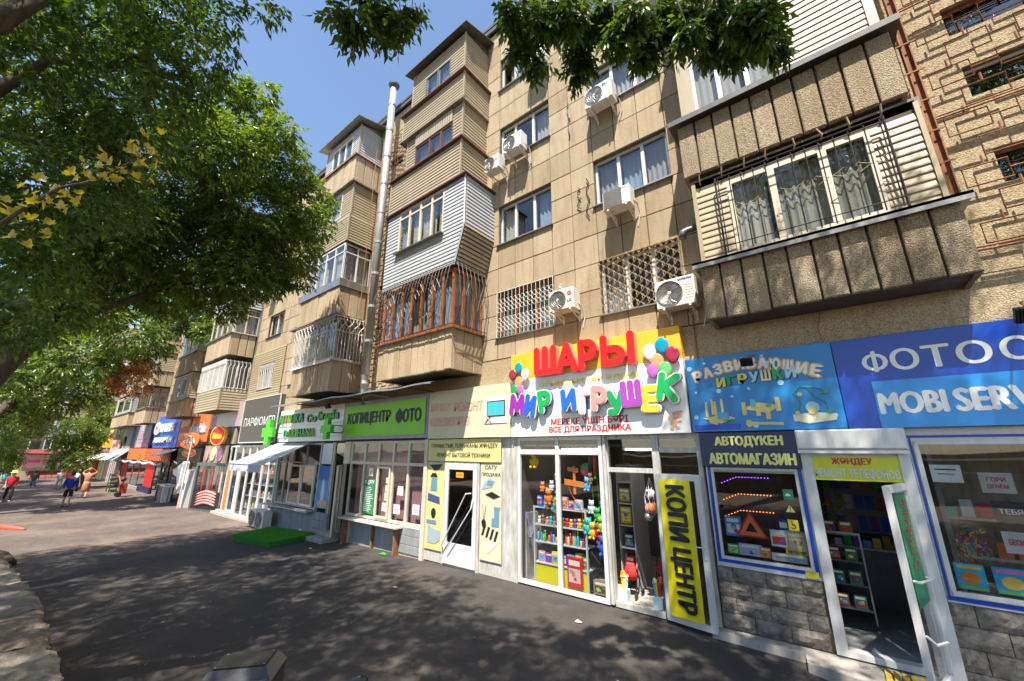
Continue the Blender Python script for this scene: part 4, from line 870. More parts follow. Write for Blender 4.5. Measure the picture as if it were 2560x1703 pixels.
cross('green pharmacy cross standing over the white pharmacy sign', -12.75, 3.24, .66, 6.5)
# ---- perfumer and the small signs beyond
T = sign('perfumer_sign', 'charcoal sign with thin white ПАРФЮМЕР letters', -21.9, -17.95, 2.9, 4.86, 'charcoal', th=.2, edge='pvc')
text('lettering', 'ПАРФЮМЕР', -21.6, -18.2, 3.6, 4.02, 6.998, M['white'], T, offset=.0)
T = sign('faded_sign', 'faded pinkish white sign washed out by the sun beside the ПАРФЮМЕР sign', -26.5, -22.3, 3.68, 4.86, 'offwhite', th=.2)
ob('purple_edge', MB().box(-26.5, -25.6, 6.994, 6.998, 3.69, 4.85), flat((.42, .25, .32)), T); ob('purple_edge', MB().box(-22.75, -22.3, 6.994, 6.998, 3.69, 4.85), flat((.42, .25, .32)), T)
text('lettering', 'BA', -26.3, -25.5, 4.25, 4.5, 6.992, M['offwhite'], T, offset=.02); text('lettering', 'LO', -23.4, -22.6, 4.3, 4.6, 6.992, M['offwhite'], T, offset=.02)
T = sign('orange_panel_sign', 'tall orange brown sign with white lowercase dămdala lettering', -30.2, -26.6, 3.0, 4.7, 'orange', th=.15)
text('raised_lettering', 'dămdala', -30.0, -27.1, 3.5, 4.1, 6.99, flat((.55, .6, .7)), T, depth=.05, offset=.02)
T = sign('doner_sign', 'tall red sign with yellow ДОНЕР and САМСА lettering', -32.5, -30.0, 2.74, 4.75, 'doner', th=.12)
text('lettering', 'ДОНЕР', -32.2, -30.5, 3.9, 4.35, 6.998, M['paleyel'], T, offset=.06); text('lettering', 'САМСА', -32.3, -30.7, 3.15, 3.6, 6.998, M['paleyel'], T, offset=.06)
T = sign('blue_market_sign', 'large bright blue sign with a white oval and two rows of raised white letters', -38.7, -32.6, 2.7, 4.87, 'blue', th=.25)
text('raised_lettering', 'MARKET', -36.9, -33.4, 3.75, 4.3, 6.98, M['white'], T, depth=.1, offset=.05); text('raised_lettering', 'АСCОРТИ', -38.2, -33.4, 3.05, 3.4, 6.98, M['white'], T, depth=.1, offset=.05)
disc('oval_plate', -37.8, 4.02, .75, .42, 6.95, 'white', T, .1); text('oval_lettering', '24', -38.15, -37.45, 3.85, 4.2, 6.84, M['redprint'], T, offset=.02)
T = sign('photo_collage_sign', 'weathered banner sign with a mosaic of washed out food photos', -46.0, -40.1, 2.7, 4.66, 'blue', th=.12)
rr = random.Random(9)
for i in range(4):
    for j in range(3):
        x = -45.2+i*1.27; z = 2.75+j*.63; plate('collage_photo', x, x+1.22, z, z+.6, 6.998, flat(tuple(rr.uniform(.2, .6) for _ in range(3))), T)
        for k in range(5): disc('photo_detail', x+rr.uniform(.2, 1), z+rr.uniform(.1, .5), rr.uniform(.1, .3), rr.uniform(.05, .15), 6.992-k*.003, flat((rr.uniform(.2, .7), rr.uniform(.2, .5), rr.uniform(.1, .45))), T, .002, 9)
T = sign('grey_end_panel', 'tall blank grey panel with a round speaker beside the photo collage sign', -49.5, -46.1, 2.6, 4.7, 'paintgrey', y=6.9, th=.4, cat='panel')
disc('round_speaker', -48.4, 3.3, .32, .4, 6.9, 'black', T, .12)
T = sign('blue_yellow_sign', 'narrow slate blue sign with a glossy yellow figure on it', -58.8, -54.1, 3.55, 4.9, 'charcoal', y=6.9, th=.2)
ob('yellow_figure', MB().ball((-56.2, 6.85, 4.3), (.9, .1, .28), 10, 6).ball((-56.9, 6.85, 3.9), (.5, .08, .25), 10, 6), M['gold'], T, smooth=True)
T = sign('yellow_letters_sign', 'bright yellow raised block letters sign on the far shop', -59.5, -54.8, 2.75, 3.6, 'gold', y=6.8, th=.1)
for i in range(5): ob('block_letter', MB().box(-59.3+i*.9, -58.6+i*.9, 6.66, 6.79, 2.85+.1*(i % 2), 3.55), M['gold'], T)
T = sign('pink_sign', 'pale pink sign with dark script on the far shops', -54.2, -50.3, 2.1, 3.45, 'pinkprint', y=6.8, th=.1)
text('lettering', 'Цветы', -53.6, -50.8, 2.7, 3.2, 6.79, M['ink'], T, shear=.3)
T = sign('yellow_projecting_board', 'bright yellow rectangular board with small print at the end of the row', -66.5, -59.5, 2.3, 3.3, 'gold', y=6.0, th=.15)
ob('print_line', MB().box(-65.8, -60.2, 5.985, 5.999, 2.5, 2.55), M['ink'], T); text('lettering', 'МАСТЕР', -65.6, -60.4, 2.75, 2.95, 5.998, flat((.2, .35, .4)), T)
# projecting discs and boxes
def ovalsign(label, cx, cz, y, rx, rz_, rot, rim, face, s_, ink):
    T = thing('projecting_sign', label, 'shop sign', (cx, 7.0, cz)); w = Matrix.Translation((cx, y, cz)) @ Matrix.Rotation(rot, 4, 'Z'); n = 28
    E_ = lambda a, b: [(a*math.cos(-2*math.pi*i/n), b*math.sin(-2*math.pi*i/n)) for i in range(n)]
    ob('rim', MB().prism(E_(rx, rz_), -.07, .07), M[rim], T, mtx=w); ob('face', MB().prism(E_(rx*.88, rz_*.88), -.078, -.0705), M[face], T, mtx=w)
    text('lettering', s_, -rx*.62, rx*.62, -rz_*.32, rz_*.30, -.08, M[ink], T, frame=w, offset=.03)
    ob('bracket', MB().box(cx-.03, cx+.03, y+.08, 7.15, cz-.02, cz+.02), M['iron'], T); return T, w
ovalsign('orange oval projecting sign with white dă letters', -27.3, 3.06, 6.45, .62, .42, R(28), 'orange', 'orange', 'dă', 'white')
T, w = ovalsign('round red and yellow projecting sign with yellow Bizhan lettering', -23.4, 3.25, 6.6, .46, .46, R(22), 'gold', 'red', 'Bizhan', 'yelprint')
T = sign('sausage_shop_sign', 'black sign box with a red oval bearing yellow Bizhan lettering and red words below', -31.2, -26.7, 1.98, 2.66, 'ink', y=6.88, th=.2)
disc('yellow_oval', -28.9, 2.40, 1.35, .235, 6.88, 'gold', T, .006, 28); disc('red_oval', -28.9, 2.40, 1.22, .205, 6.873, 'red', T, .006, 28); text('lettering', 'Bizhan', -29.7, -28.1, 2.33, 2.48, 6.866, M['yelprint'], T, offset=.03); text('lettering', 'ФИРМЕННЫЙ МАГАЗИН', -30.9, -27.0, 2.03, 2.13, 6.878, M['redprint'], T, offset=.03)
T = sign('red_letters_sign', 'row of pinkish red raised letters above yellow ones on a brown wall', -26.5, -22.6, 2.85, 3.62, 'slab', y=7.05, th=.1)
text('raised_lettering', 'КОЛБАСЫ', -26.4, -24.0, 3.2, 3.55, 7.04, flat((.7, .08, .1)), T, depth=.07, offset=.03); text('lettering', 'КАЗЫ КАРТА', -26.2, -24.2, 2.95, 3.1, 7.04, M['yelprint'], T, depth=.02, offset=.03)
T = sign('meat_cutout_sign', 'dark sign board with three cutouts of pink sliced meats above the sausage stand', -26.2, -22.9, 1.95, 2.8, 'slab', y=6.9, th=.08)
for cx, c, rx in ((-25.6, (.6, .22, .18), .28), (-24.7, (.75, .6, .3), .36), (-23.7, (.72, .3, .45), .42)): disc('meat_cutout', cx, 2.38, rx, .33, 6.9, flat(c), T, .05, 14); disc('meat_centre', cx+.05, 2.36, rx*.6, .2, 6.85, flat(tuple(min(1, q*1.35) for q in c)), T, .006, 12)
# ================================================================= awnings
def awning(label, x0, x1, yb, zb, yf, zf, mat, val=.0, skew=0, arms=True, stripes=False):
    T = thing('awning', label, 'awning', ((x0+x1)/2, yb, zb)); n = 24; m = MB()
    for i in range(n+1):
        t = i/n; x = x0+(x1-x0)*t
        for j in range(5): u = j/4; m.v.append((x+skew*u, yb+(yf-yb)*u, zb+(zf-zb)*u-.03*math.sin(math.pi*u)+.008*math.sin(i*1.7)*u))
        if val: m.v.append((x+skew, yf-.005-.012*math.sin(i*1.3), zf-val+(.018 if i % 2 else -.01)))
        else: m.v.append((x+skew, yf, zf-.03))
    m.f = [(i*6+j, (i+1)*6+j, (i+1)*6+j+1, i*6+j+1) for i in range(n) for j in range(5)]
    if stripes:
        for k in range(3):
            mm = MB(); mm.v = m.v; mm.f = [f for q, f in enumerate(m.f) if (q//5)//2 % 3 == k]; ob('awning_stripe', mm, [M['awn_w'], flat((.03, .1, .09)), flat((.4, .5, .45))][k], T)
    else: ob('canopy', m, M[mat], T, smooth=True)
    ob('front_bar', MB().tube([(x0+skew, yf, zf+.01), (x1+skew, yf, zf+.01)], .022, 6), M['pvc'], T)
    if arms:
        for x in (x0+.1, x1-.1): ob('folding_arm', MB().tube([(x, yb-.02, zb-.05), (x+skew*.5+(-.25 if x > (x0+x1)/2 else .25), (yb+yf)/2, (zb+zf)/2-.08), (x+skew, yf, zf-.02)], .018, 6), M['pvc'], T)
    return T
# long metal canopy under the balconies
T = thing('metal_canopy', 'long thin dented sheet metal canopy above the pharmacy and copy centre signs', 'canopy', (-11.5, 7.1, 4.3)); m = MB(); n = 30
for i in range(n+1):
    x = -16.4+i*(9.1/n); m.v += [(x, 7.18, 4.42+.02*math.sin(i)), (x, 6.6, 4.27+.02*math.sin(i*.7)), (x, 6.1, 4.14+.025*math.sin(i*.9+1)), (x, 6.08, 4.10+.02*math.sin(i*.9+1))]
m.f = [(i*4+j, i*4+j+1, (i+1)*4+j+1, (i+1)*4+j) for i in range(n) for j in range(3)]; ob('metal_sheet', m, M['tin'], T)
ob('rib', MB().tube([(-14.5, 7.1, 4.1), (-14.5, 6.2, 4.12)], .02, 5).tube([(-11.5, 7.1, 4.1), (-11.5, 6.2, 4.12)], .02, 5).tube([(-8.3, 7.1, 4.1), (-8.3, 6.2, 4.12)], .02, 5), M['iron'], T)
awning('grey fabric roll out awning with a scalloped valance over the pharmacy front', -17.6, -14.7, 6.95, 2.84, 5.5, 2.1, 'awn', .24, -.15)
awning('small white awning over a string of bulbs next to the black sausage shop sign', -33.8, -31.5, 6.9, 2.62, 6.1, 2.25, 'awn_w', .05, -.3)
awning('green and white striped awning sloping over the cafe front', -51.0, -45.2, 6.9, 2.65, 5.9, 1.75, 'awn_w', .05, 0, False, True)
awning('thin white awning stretched out at the far end of the shop row', -60.5, -54, 6.9, 2.2, 5.3, 1.6, 'awn_w', .05, 0)
T = sign('orange_fascia', 'plain orange fascia panel with black bolts beside the striped awning', -45.1, -38.9, 1.85, 2.66, 'orange', y=6.75, th=.12, cat='fascia panel')
for x, z in ((-44.5, 2.5), (-44.4, 2.3), (-40.4, 2.2), (-40.4, 2.0)): ob('bolt', MB().ball((x, 6.74, z), .05, 6, 4), M['black'], T)
T = sign('orange_fascia', 'deeper orange ribbed fascia panel above the red doorway', -38.6, -32.5, 1.88, 2.64, 'orange', y=6.75, th=.1, cat='fascia panel')
for i in range(14): ob('rib', MB().box(-38.4+i*.43, -38.33+i*.43, 6.735, 6.749, 1.9, 2.62), M['darkred'], T)
T = thing('bulb_string', 'string of white light bulbs hanging under the orange fascia panels', 'light string', (-40, 6.6, 1.9))
ob('cable', MB().tube([(-50+i, 6.55, 1.82+.05*math.sin(i*1.9)) for i in range(18)], .012, 4), M['black'], T)
for i in range(34): x = -49.6+i*.5; ob('bulb', MB().ball((x, 6.55, 1.70+.05*math.sin((x+50)*1.9)), (.06, .06, .075), 7, 5), M['white'], T)
# ================================================================= shop fronts
def frame_rect(m, x0, x1, z0, z1, y, f, d=.07): return m.box(x0, x1, y, y+d, z0, z0+f).box(x0, x1, y, y+d, z1-f, z1).box(x0, x0+f, y, y+d, z0+f, z1-f).box(x1-f, x1, y, y+d, z0+f, z1-f)
def glass(T, x0, x1, z0, z1, y, mat='glass'): return ob('pane', MB().box(x0, x1, y, y+.006, z0, z1), M[mat], T)
def door(T, hinge, w, z0, z1, ang, mat='pvc', f=.09, kick=.0, pane='glass', handle=True, flip=1):
    """door leaf hinged at hinge=(x,y), opening by ang; local x runs from the hinge"""
    W_ = Matrix.Translation((hinge[0], hinge[1], 0)) @ Matrix.Rotation(ang, 4, 'Z'); s = flip
    a, b = (0, w) if s > 0 else (-w, 0)
    D = ob('door', frame_rect(MB(), a, b, z0, z1, 0, f, .055) if not kick else frame_rect(MB(), a, b, z0, z1, 0, f, .055).box(a+f, b-f, .01, .045, z0+f, z0+kick), M[mat], T, mtx=W_)
    ob('pane', MB().box(a+f, b-f, .024, .030, z0+max(f, kick), z1-f), M[pane], D, mtx=W_)
    hx = b-f/2 if s > 0 else a+f/2; zc = (z0+z1)/2
    if handle: ob('handle', MB().box(hx-.02, hx+.02, -.012, 0, zc-.12, zc+.1).tube([(hx, -.01, zc+.05), (hx, -.05, zc+.05), (hx-s*.12, -.05, zc+.045)], .01, 6), M['pvc'], D, mtx=W_)
    return D, W_
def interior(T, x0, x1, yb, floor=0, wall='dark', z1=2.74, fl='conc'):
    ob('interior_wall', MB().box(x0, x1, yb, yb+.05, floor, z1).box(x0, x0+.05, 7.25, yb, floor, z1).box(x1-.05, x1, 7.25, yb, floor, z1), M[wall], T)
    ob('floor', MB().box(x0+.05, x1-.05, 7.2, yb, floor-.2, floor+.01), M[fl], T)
# lintel band that carries the signs
# --- toy shop
T = thing('toy_shop', 'white framed glass front and open doorway of the toy shop under the МИР ИГРУШЕК sign', 'shop', (-3.6, 7.1, 0))
m = MB(); frame_rect(m, -5.49, -3.49, .03, 2.85, 7.1, .07); m.box(-5.42, -3.56, 7.1, 7.165, 2.5, 2.6).box(-4.52, -4.44, 7.097, 7.16, .1, 2.495).box(-4.52, -4.44, 7.097, 7.16, 2.605, 2.78)
ob('window_frame', m, M['pvc'], T)
for a, b in ((-5.42, -4.52), (-4.44, -3.56)): glass(T, a, b, .1, 2.5, 7.13); glass(T, a, b, 2.6, 2.78, 7.13)
m = MB(); m.box(-3.47, -3.40, 7.15, 7.25, .05, 2.86).box(-3.46, -3.41, 7.09, 7.148, .05, 2.86); m.box(-2.56, -2.44, 7.15, 7.25, .05, 2.86); m.box(-1.82, -1.75, 7.15, 7.25, .05, 2.86); m.box(-5.58, -5.5, 7.1, 7.25, 0, 2.86)
m.box(-3.395, -2.565, 7.16, 7.23, 2.2, 2.28).box(-3.395, -2.565, 7.16, 7.23, 2.78, 2.86).box(-2.435, -1.825, 7.16, 7.23, 2.12, 2.2).box(-2.435, -1.825, 7.16, 7.23, 2.55, 2.63).box(-2.435, -1.825, 7.16, 7.23, 2.78, 2.86).box(-3.395, -2.565, 7.13, 7.26, .02, .1)
ob('door_frame', m, M['oldwhite'], T)
glass(T, -3.395, -2.565, 2.28, 2.78, 7.19, 'glass_d'); glass(T, -2.435, -1.825, 2.2, 2.55, 7.19, 'glass_d'); glass(T, -2.435, -1.825, 2.63, 2.78, 7.19, 'glass_d'); glass(T, -2.435, -1.825, .1, 2.12, 7.24, 'glass_d')
interior(T, -5.5, -1.76, 10.8, .02, 'dark', fl='conc')
ob('partition', MB().box(-5.44, -5.40, 7.3, 8.6, .02, 1.3), M['oldwhite'], T)
ob('ceiling', MB().box(-5.45, -1.8, 7.26, 10.8, 2.66, 2.7), M['room'], T)
door(T, (-2.5, 7.02), .74, .06, 2.2, R(-8), 'pvc', .085)
le = bpy.data.materials.new('lit tube'); le.use_nodes = True; le.node_tree.nodes['Principled BSDF'].inputs['Emission Color'].default_value = (1, .97, .9, 1); le.node_tree.nodes['Principled BSDF'].inputs['Emission Strength'].default_value = 7; M['tube'] = le
for x, y, l, nm in [(-4.6, 8.4, 1.1, 'lit fluorescent tube over the shelves behind the toy shop window'), (-2.95, 8.0, .9, 'lit fluorescent tube just inside the toy shop doorway'), (-2.3, 9.4, .9, 'lit fluorescent tube deepest inside the toy shop')]:
    L_ = thing('tube_lamp', nm, 'lamp', (x, y, 2.6)); ob('tube', MB().tube([(x-l/2, y, 2.6), (x+l/2, y, 2.6)], .02, 8), M['tube'], L_); ob('housing', MB().box(x-l/2, x+l/2, y-.05, y+.05, 2.63, 2.655), M['pvc'], L_)
T2 = thing('vertical_banner', 'acid yellow banner КОПИ ЦЕНТР reading downward, tied to the open door', 'banner', (-2.1, 6.95, .2)); WD = Matrix.Translation((-2.5, 7.0, 0)) @ Matrix.Rotation(R(-8), 4, 'Z')
def banner_local(T, name, x0, x1, z0, z1, mat, w, sag=.012): o = banner(name, x0, x1, z0, z1, -.035, mat, T, sag, 8, 30, 3); WM[o.name] = w; o.matrix_local = WM[T.name].inverted() @ w; return o
banner_local(T2, 'banner_cloth', .09, .60, .16, 2.13, 'acidyel', WD)
text('lettering', 'КОПИ', .19, .52, 1.22, 2.05, -.052, M['ink'], T2, offset=.06, frame=WD, rot=1); text('lettering', 'ЦЕНТР', .17, .52, .24, 1.13, -.052, M['ink'], T2, offset=.06, frame=WD, rot=1)
# shelf racks
RK = thing('display_rack', 'white metal display rack with five shelves behind the toy shop window', 'shelf', (-4.5, 7.5, .02))
for k, z in enumerate((.42, .8, 1.12, 1.45)): ob('shelf_board', MB().box(-5.2, -3.98, 7.28, 7.62, z-.02, z), M['pvc'], RK)
for x in (-5.2, -4.62, -4.0):
    ob('post', MB().box(x, x+.03, 7.26, 7.29, .05, 1.47), M['pvc'], RK)
ob('yellow_front', MB().box(-5.2, -4.0, 7.30, 7.31, .06, .38), M['acidyel'], RK)
R2 = thing('white_bookcase', 'tall white bookcase inside the toy shop seen through its open doorway', 'shelf', (-3.35, 8.3, .02))
for z in (.3, .75, 1.15, 1.55, 1.95): ob('shelf_board', MB().box(-3.62, -3.35, 8.0, 8.7, z, z+.025), M['pvc'], R2)
ob('side_panel', MB().box(-3.35, -3.33, 8.0, 8.72, .02, 2.3), M['room'], R2); ob('side_panel', MB().box(-3.65, -3.63, 8.0, 8.72, .02, 2.3), M['room'], R2)
# toys
PAL = [('red', (.7, .02, .02)), ('yellow', (.8, .55, .03)), ('blue', (.02, .12, .6)), ('green', (.04, .45, .06)), ('pink', (.8, .3, .4)), ('orange', (.8, .22, .03)), ('purple', (.3, .06, .4)), ('white', (.75, .73, .7)), ('sky blue', (.1, .45, .75)), ('brown', (.3, .14, .05)), ('lime', (.35, .65, .05)), ('turquoise', (.05, .5, .45))]
def plush(label, c, loc, s=1.0, group=None, rz=0):
    T = thing('plush_toy', label, 'soft toy', loc, group, rz=rz); W_ = WM[T.name]
    b = MB(); b.ball((0, 0, .075*s), (.055*s, .045*s, .065*s), 9, 6).ball((-.05*s, -.01*s, .09*s), (.02*s, .02*s, .04*s), 6, 5).ball((.05*s, -.01*s, .09*s), (.02*s, .02*s, .04*s), 6, 5).ball((-.03*s, -.03*s, .02*s), (.022*s, .035*s, .022*s), 6, 5).ball((.03*s, -.03*s, .02*s), (.022*s, .035*s, .022*s), 6, 5)
    ob('body', b, flat(c, .9), T, smooth=True, mtx=W_)
    h = MB(); h.ball((0, -.005*s, .17*s), (.05*s, .045*s, .045*s), 10, 7).ball((-.035*s, 0, .21*s), (.018*s, .01*s, .02*s), 6, 4).ball((.035*s, 0, .21*s), (.018*s, .01*s, .02*s), 6, 4)
    ob('head', h, flat(tuple(min(.85, x*1.15+.05) for x in c), .9), T, smooth=True, mtx=W_)
    ob('eye', MB().ball((-.018*s, -.047*s, .18*s), .007*s, 5, 4).ball((.018*s, -.047*s, .18*s), .007*s, 5, 4), M['ink'], T, mtx=W_)
def bottle(label, c, c2, loc, h, group=None):
    T = thing('bubble_bottle', label, 'bottle', loc, group); W_ = WM[T.name]
    ob('body', MB().lathe([(.02, 0), (.024, .01), (.024, h*.6), (.012, h*.75)], 9), flat(c, .25), T, smooth=True, mtx=W_); ob('cap', MB().lathe([(.015, h*.75), (.016, h*.98), (.008, h)], 9), flat(c2, .3), T, smooth=True, mtx=W_)
def carton(label, c, c2, loc, w, h, d=.08, group=None, rz=0, cat='box'):
    T = thing('toy_box', label, cat, loc, group, rz=rz); W_ = WM[T.name]
    ob('carton', MB().cbox(0, w, 0, d, 0, h, .003), flat(c, .3), T, mtx=W_); ob('printed_panel', MB().box(w*.1, w*.9, -.003, -.001, h*.15, h*.62), flat(c2, .3), T, mtx=W_); ob('title_strip', MB().box(w*.12, w*.88, -.0035, -.0012, h*.72, h*.9), flat((.8, .75, .6), .3), T, mtx=W_)
    rp = random.Random(int(loc[0]*977+loc[2]*31))
    for q in range(3): cxx, czz, r_ = rp.uniform(.25, .75)*w, rp.uniform(.25, .55)*h, rp.uniform(.08, .2)*min(w, h); ob('printed_figure', MB().prism([(cxx+r_*math.cos(t*.9)*rp.uniform(.6, 1.2), czz+r_*math.sin(t*.9)*rp.uniform(.6, 1.2)) for t in range(7)], -.0055-q*.0008, -.0031), flat(rp.choice(PAL)[1], .3), T, mtx=W_)
rt = random.Random(21)
rows = {1.46: ('top rack shelf', 'box'), 1.13: ('second rack shelf', 'plush'), .81: ('third rack shelf', 'bottle'), .43: ('lowest rack shelf', 'box')}
US = {}
def NM(nm, cn, kd, pv):
    l = f'{cn} {kd} beside the {pv}, {nm}'; US[l] = US.get(l, 0)+1
    return l if US[l] == 1 else l.replace(' beside', f', nearer the middle bar of the window, beside') if US[l] == 2 else l+' near the doorway'
for z, (nm, kd) in rows.items():
    x = -5.15; k = 0; pv = 'racket'
    while x < -4.1:
        cn, c = PAL[(PAL.index(pc_)+rt.choice((1, 2, 3, 5, 7))) % 12] if k else rt.choice(PAL); pc_ = (cn, c); cn2, c2 = rt.choice(PAL)
        if kd == 'box': w = rt.uniform(.1, .17); h = rt.uniform(.14, .24); carton(NM(nm, cn, f'toy carton with {cn2} print', pv), c, c2, (x, 7.3+rt.uniform(0, .06), z), w, h, rz=rt.uniform(-.15, .15)); x += w+.015
        elif kd == 'plush': s = rt.uniform(.6, .85); plush(NM(nm, 'little '+cn, 'stuffed animal', pv), c, (x+.04, 7.36, z), s); x += .1*s+.025
        else: bottle(NM(nm, cn, f'bottle with {cn2} cap', pv), c, c2, (x+.02, 7.33+rt.uniform(0, .05), z), rt.uniform(.13, .27)); x += rt.uniform(.045, .075)
        k += 1; pv = cn+' one'
H = [(-4.75, 1.78, 'white', .9), (-4.98, 1.75, 'orange', .9), (-4.6, 2.0, 'pink', 1.0), (-4.83, 1.5, 'orange', 1.5), (-5.18, 2.2, 'yellow', 1.7), (-5.05, 2.45, 'brown', 1.3), (-3.86, 1.95, 'brown', 1.0), (-3.93, 1.82, 'sky blue', 1.2), (-3.86, 1.42, 'white', 1.1), (-3.74, 1.3, 'green', 1.1), (-3.95, 1.05, 'turquoise', 1.4), (-3.86, .98, 'yellow', 1.4), (-3.76, 1.02, 'red', 1.2), (-3.68, 1.12, 'lime', 1.3), (-3.64, .72, 'blue', 1.7), (-3.62, 1.55, 'sky blue', .9), (-3.72, .85, 'purple', 1.0)]
pd = dict(PAL)
HL = ['tiny white soft toy hanging above the top rack shelf', 'tiny orange soft toy hanging beside the tiny white one', 'pink headed soft toy hanging just below the top of the pane', 'orange teddy bear sitting over the boxes of the rack', 'big yellow teddy bear hung high in the toy shop window', 'brown teddy bear hung highest in the toy shop window', 'brown soft toy hanging on a string behind the sky blue one', 'sky blue soft toy hanging below the green and red ball', 'white soft toy hanging halfway down the string beside the rack',
 'green soft toy hanging under the white one on the string', 'turquoise soft toy in the hanging bunch beside the rack', 'yellow soft toy in the middle of the hanging bunch', 'red soft toy in the hanging bunch beside the yellow one', 'lime soft toy at the top of the hanging bunch', 'largest blue soft toy at the foot of the hanging bunch', 'sky blue soft toy alone on the string by the doorway', 'purple soft toy beside the largest blue one']
for i, (x, z, cn, s) in enumerate(H):
    plush(HL[i], pd[cn], (x, 7.3, z), s)
T = thing('toy_hanging_strings', 'thin coloured strings that hold the hanging toys in the toy shop window', 'string', (-3.8, 7.3, 2.5))
for x in (-3.86, -3.74, -3.64): ob('string', MB().tube([(x, 7.34, 2.5), (x+.02, 7.34, 1.7), (x, 7.34, .8)], .003, 4), M['green'], T)
ob('red_cord', MB().tube([(-4.4, 7.28, 2.0), (-4.25, 7.28, 1.7), (-4.15, 7.28, 1.6), (-4.05, 7.28, 1.4), (-4.03, 7.28, .9)], .006, 4), M['red'], T)
T = thing('toy_plane', 'orange foam toy glider hanging in the toy shop window', 'toy plane', (-4.2, 7.3, 2.1)); f = flat((.85, .25, .05))
ob('fuselage', MB().box(-4.23, -4.18, 7.28, 7.3, 1.75, 2.28), f, T); ob('wing', MB().prism([(-4.42, 1.92), (-3.98, 1.88), (-3.98, 1.98), (-4.42, 2.03)], 7.262, 7.279), f, T); ob('tail', MB().prism([(-4.34, 2.18), (-4.1, 2.16), (-4.1, 2.24), (-4.34, 2.26)], 7.262, 7.279), f, T)
T = thing('beach_ball', 'red and green ball hanging beside the orange toy plane', 'ball', (-3.98, 7.35, 2.2)); ob('lower_half', MB().ball((-3.98, 7.36, 2.2), .11, 14, 8), flat((.8, .1, .12), .3), T, smooth=True); ob('upper_half', MB().ball((-3.98, 7.36, 2.24), (.105, .11, .085), 14, 8), flat((.03, .4, .12), .3), T, smooth=True)
for x, c, cn in ((-3.86, (.02, .02, .02), 'black'), (-3.76, (.75, .03, .02), 'red'), (-3.62, (.6, .75, .02), 'yellow')):
    T = thing('water_gun', f'{cn} tube shaped water toy hanging beside the toy glider', 'toy', (x, 7.3, 2.3)); ob('barrel', MB().lathe([(.02, -.18), (.035, -.14), (.035, .12), (.015, .2)], 10, Matrix.Translation((x, 7.32, 2.3))), flat(c, .3), T, smooth=True); ob('tip', MB().lathe([(.02, -.25), (.022, -.18)], 8, Matrix.Translation((x, 7.32, 2.3))), M['green'], T)
T = thing('toy_racket', 'purple toy tennis racket leaning against the end post of the window rack', 'toy racket', (-5.28, 7.25, .9)); m = MB(); m.tube([(-5.25+.075*math.cos(t*.52), 7.22, .98+.12*math.sin(t*.52)) for t in range(12)], .009, 5, True); m.tube([(-5.28, 7.22, 1.1), (-5.36, 7.22, 1.35)], .012, 6); ob('racket_frame', m, flat((.3, .15, .5)), T)
m = MB()
for k in range(-4, 5): m.tube([(-5.25+k*.016, 7.22, .98-.11*math.cos(k*.3)), (-5.25+k*.016, 7.22, .98+.11*math.cos(k*.3))], .0018, 3); m.tube([(-5.25-.07*math.cos(k*.3), 7.22, .98+k*.025), (-5.25+.07*math.cos(k*.3), 7.22, .98+k*.025)], .0018, 3)
ob('strings', m, M['white'], T)
carton('red paper bag printed with white figures standing on the floor before the window rack', (.65, .02, .02), (.7, .5, .5), (-4.42, 7.26, .12), .32, .5, .1, rz=-.05, cat='paper bag')
T = thing('tinsel_bunch', 'green and gold foil tinsel bunch hanging at the middle bar of the toy shop window', 'tinsel', (-4.62, 7.25, 1.5)); rr = random.Random(2)
for c in ((.05, .5, .15), (.75, .5, .05), (.03, .3, .6)):
    m = MB()
    for k in range(60): p = Vector((-4.63+rr.gauss(0, .045), 7.25+rr.gauss(0, .02), 1.5+rr.gauss(0, .13))); d = Vector((rr.uniform(-1, 1), rr.uniform(-1, 1), rr.uniform(-1, 1))).normalized()*.022; e = Vector((rr.uniform(-1, 1), rr.uniform(-1, 1), rr.uniform(-1, 1))).normalized()*.008; m.add([p-d-e, p+d-e, p+d+e, p-d+e], [(0, 1, 2, 3)])
    ob('foil_strips', m, flat(c, .15), T)
T = thing('folded_scooter', 'black folded toy scooter standing on the floor behind the toy shop glass', 'scooter', (-3.8, 7.4, .1))
m = MB(); m.tube([(-4.0, 7.35, .15), (-3.75, 7.4, .55), (-3.62, 7.4, .9)], .022, 7).tube([(-3.95, 7.35, .75), (-3.75, 7.4, .5)], .03, 7).box(-3.98, -3.6, 7.38, 7.48, .12, .17); ob('scooter_frame', m, M['black'], T)
for x, z in ((-3.98, .12), (-3.6, .14)): ob('wheel', MB().lathe([(.02, -.02), (.07, -.02), (.07, .02), (.02, .02)], 12, Matrix.Translation((x, 7.42, z+.02)) @ Matrix.Rotation(R(90), 4, 'X')), M['black'], T)
carton('brown pizza carton with dark print under the folded scooter', (.3, .2, .12), (.1, .06, .03), (-3.85, 7.2, .11), .28, .22, .1)
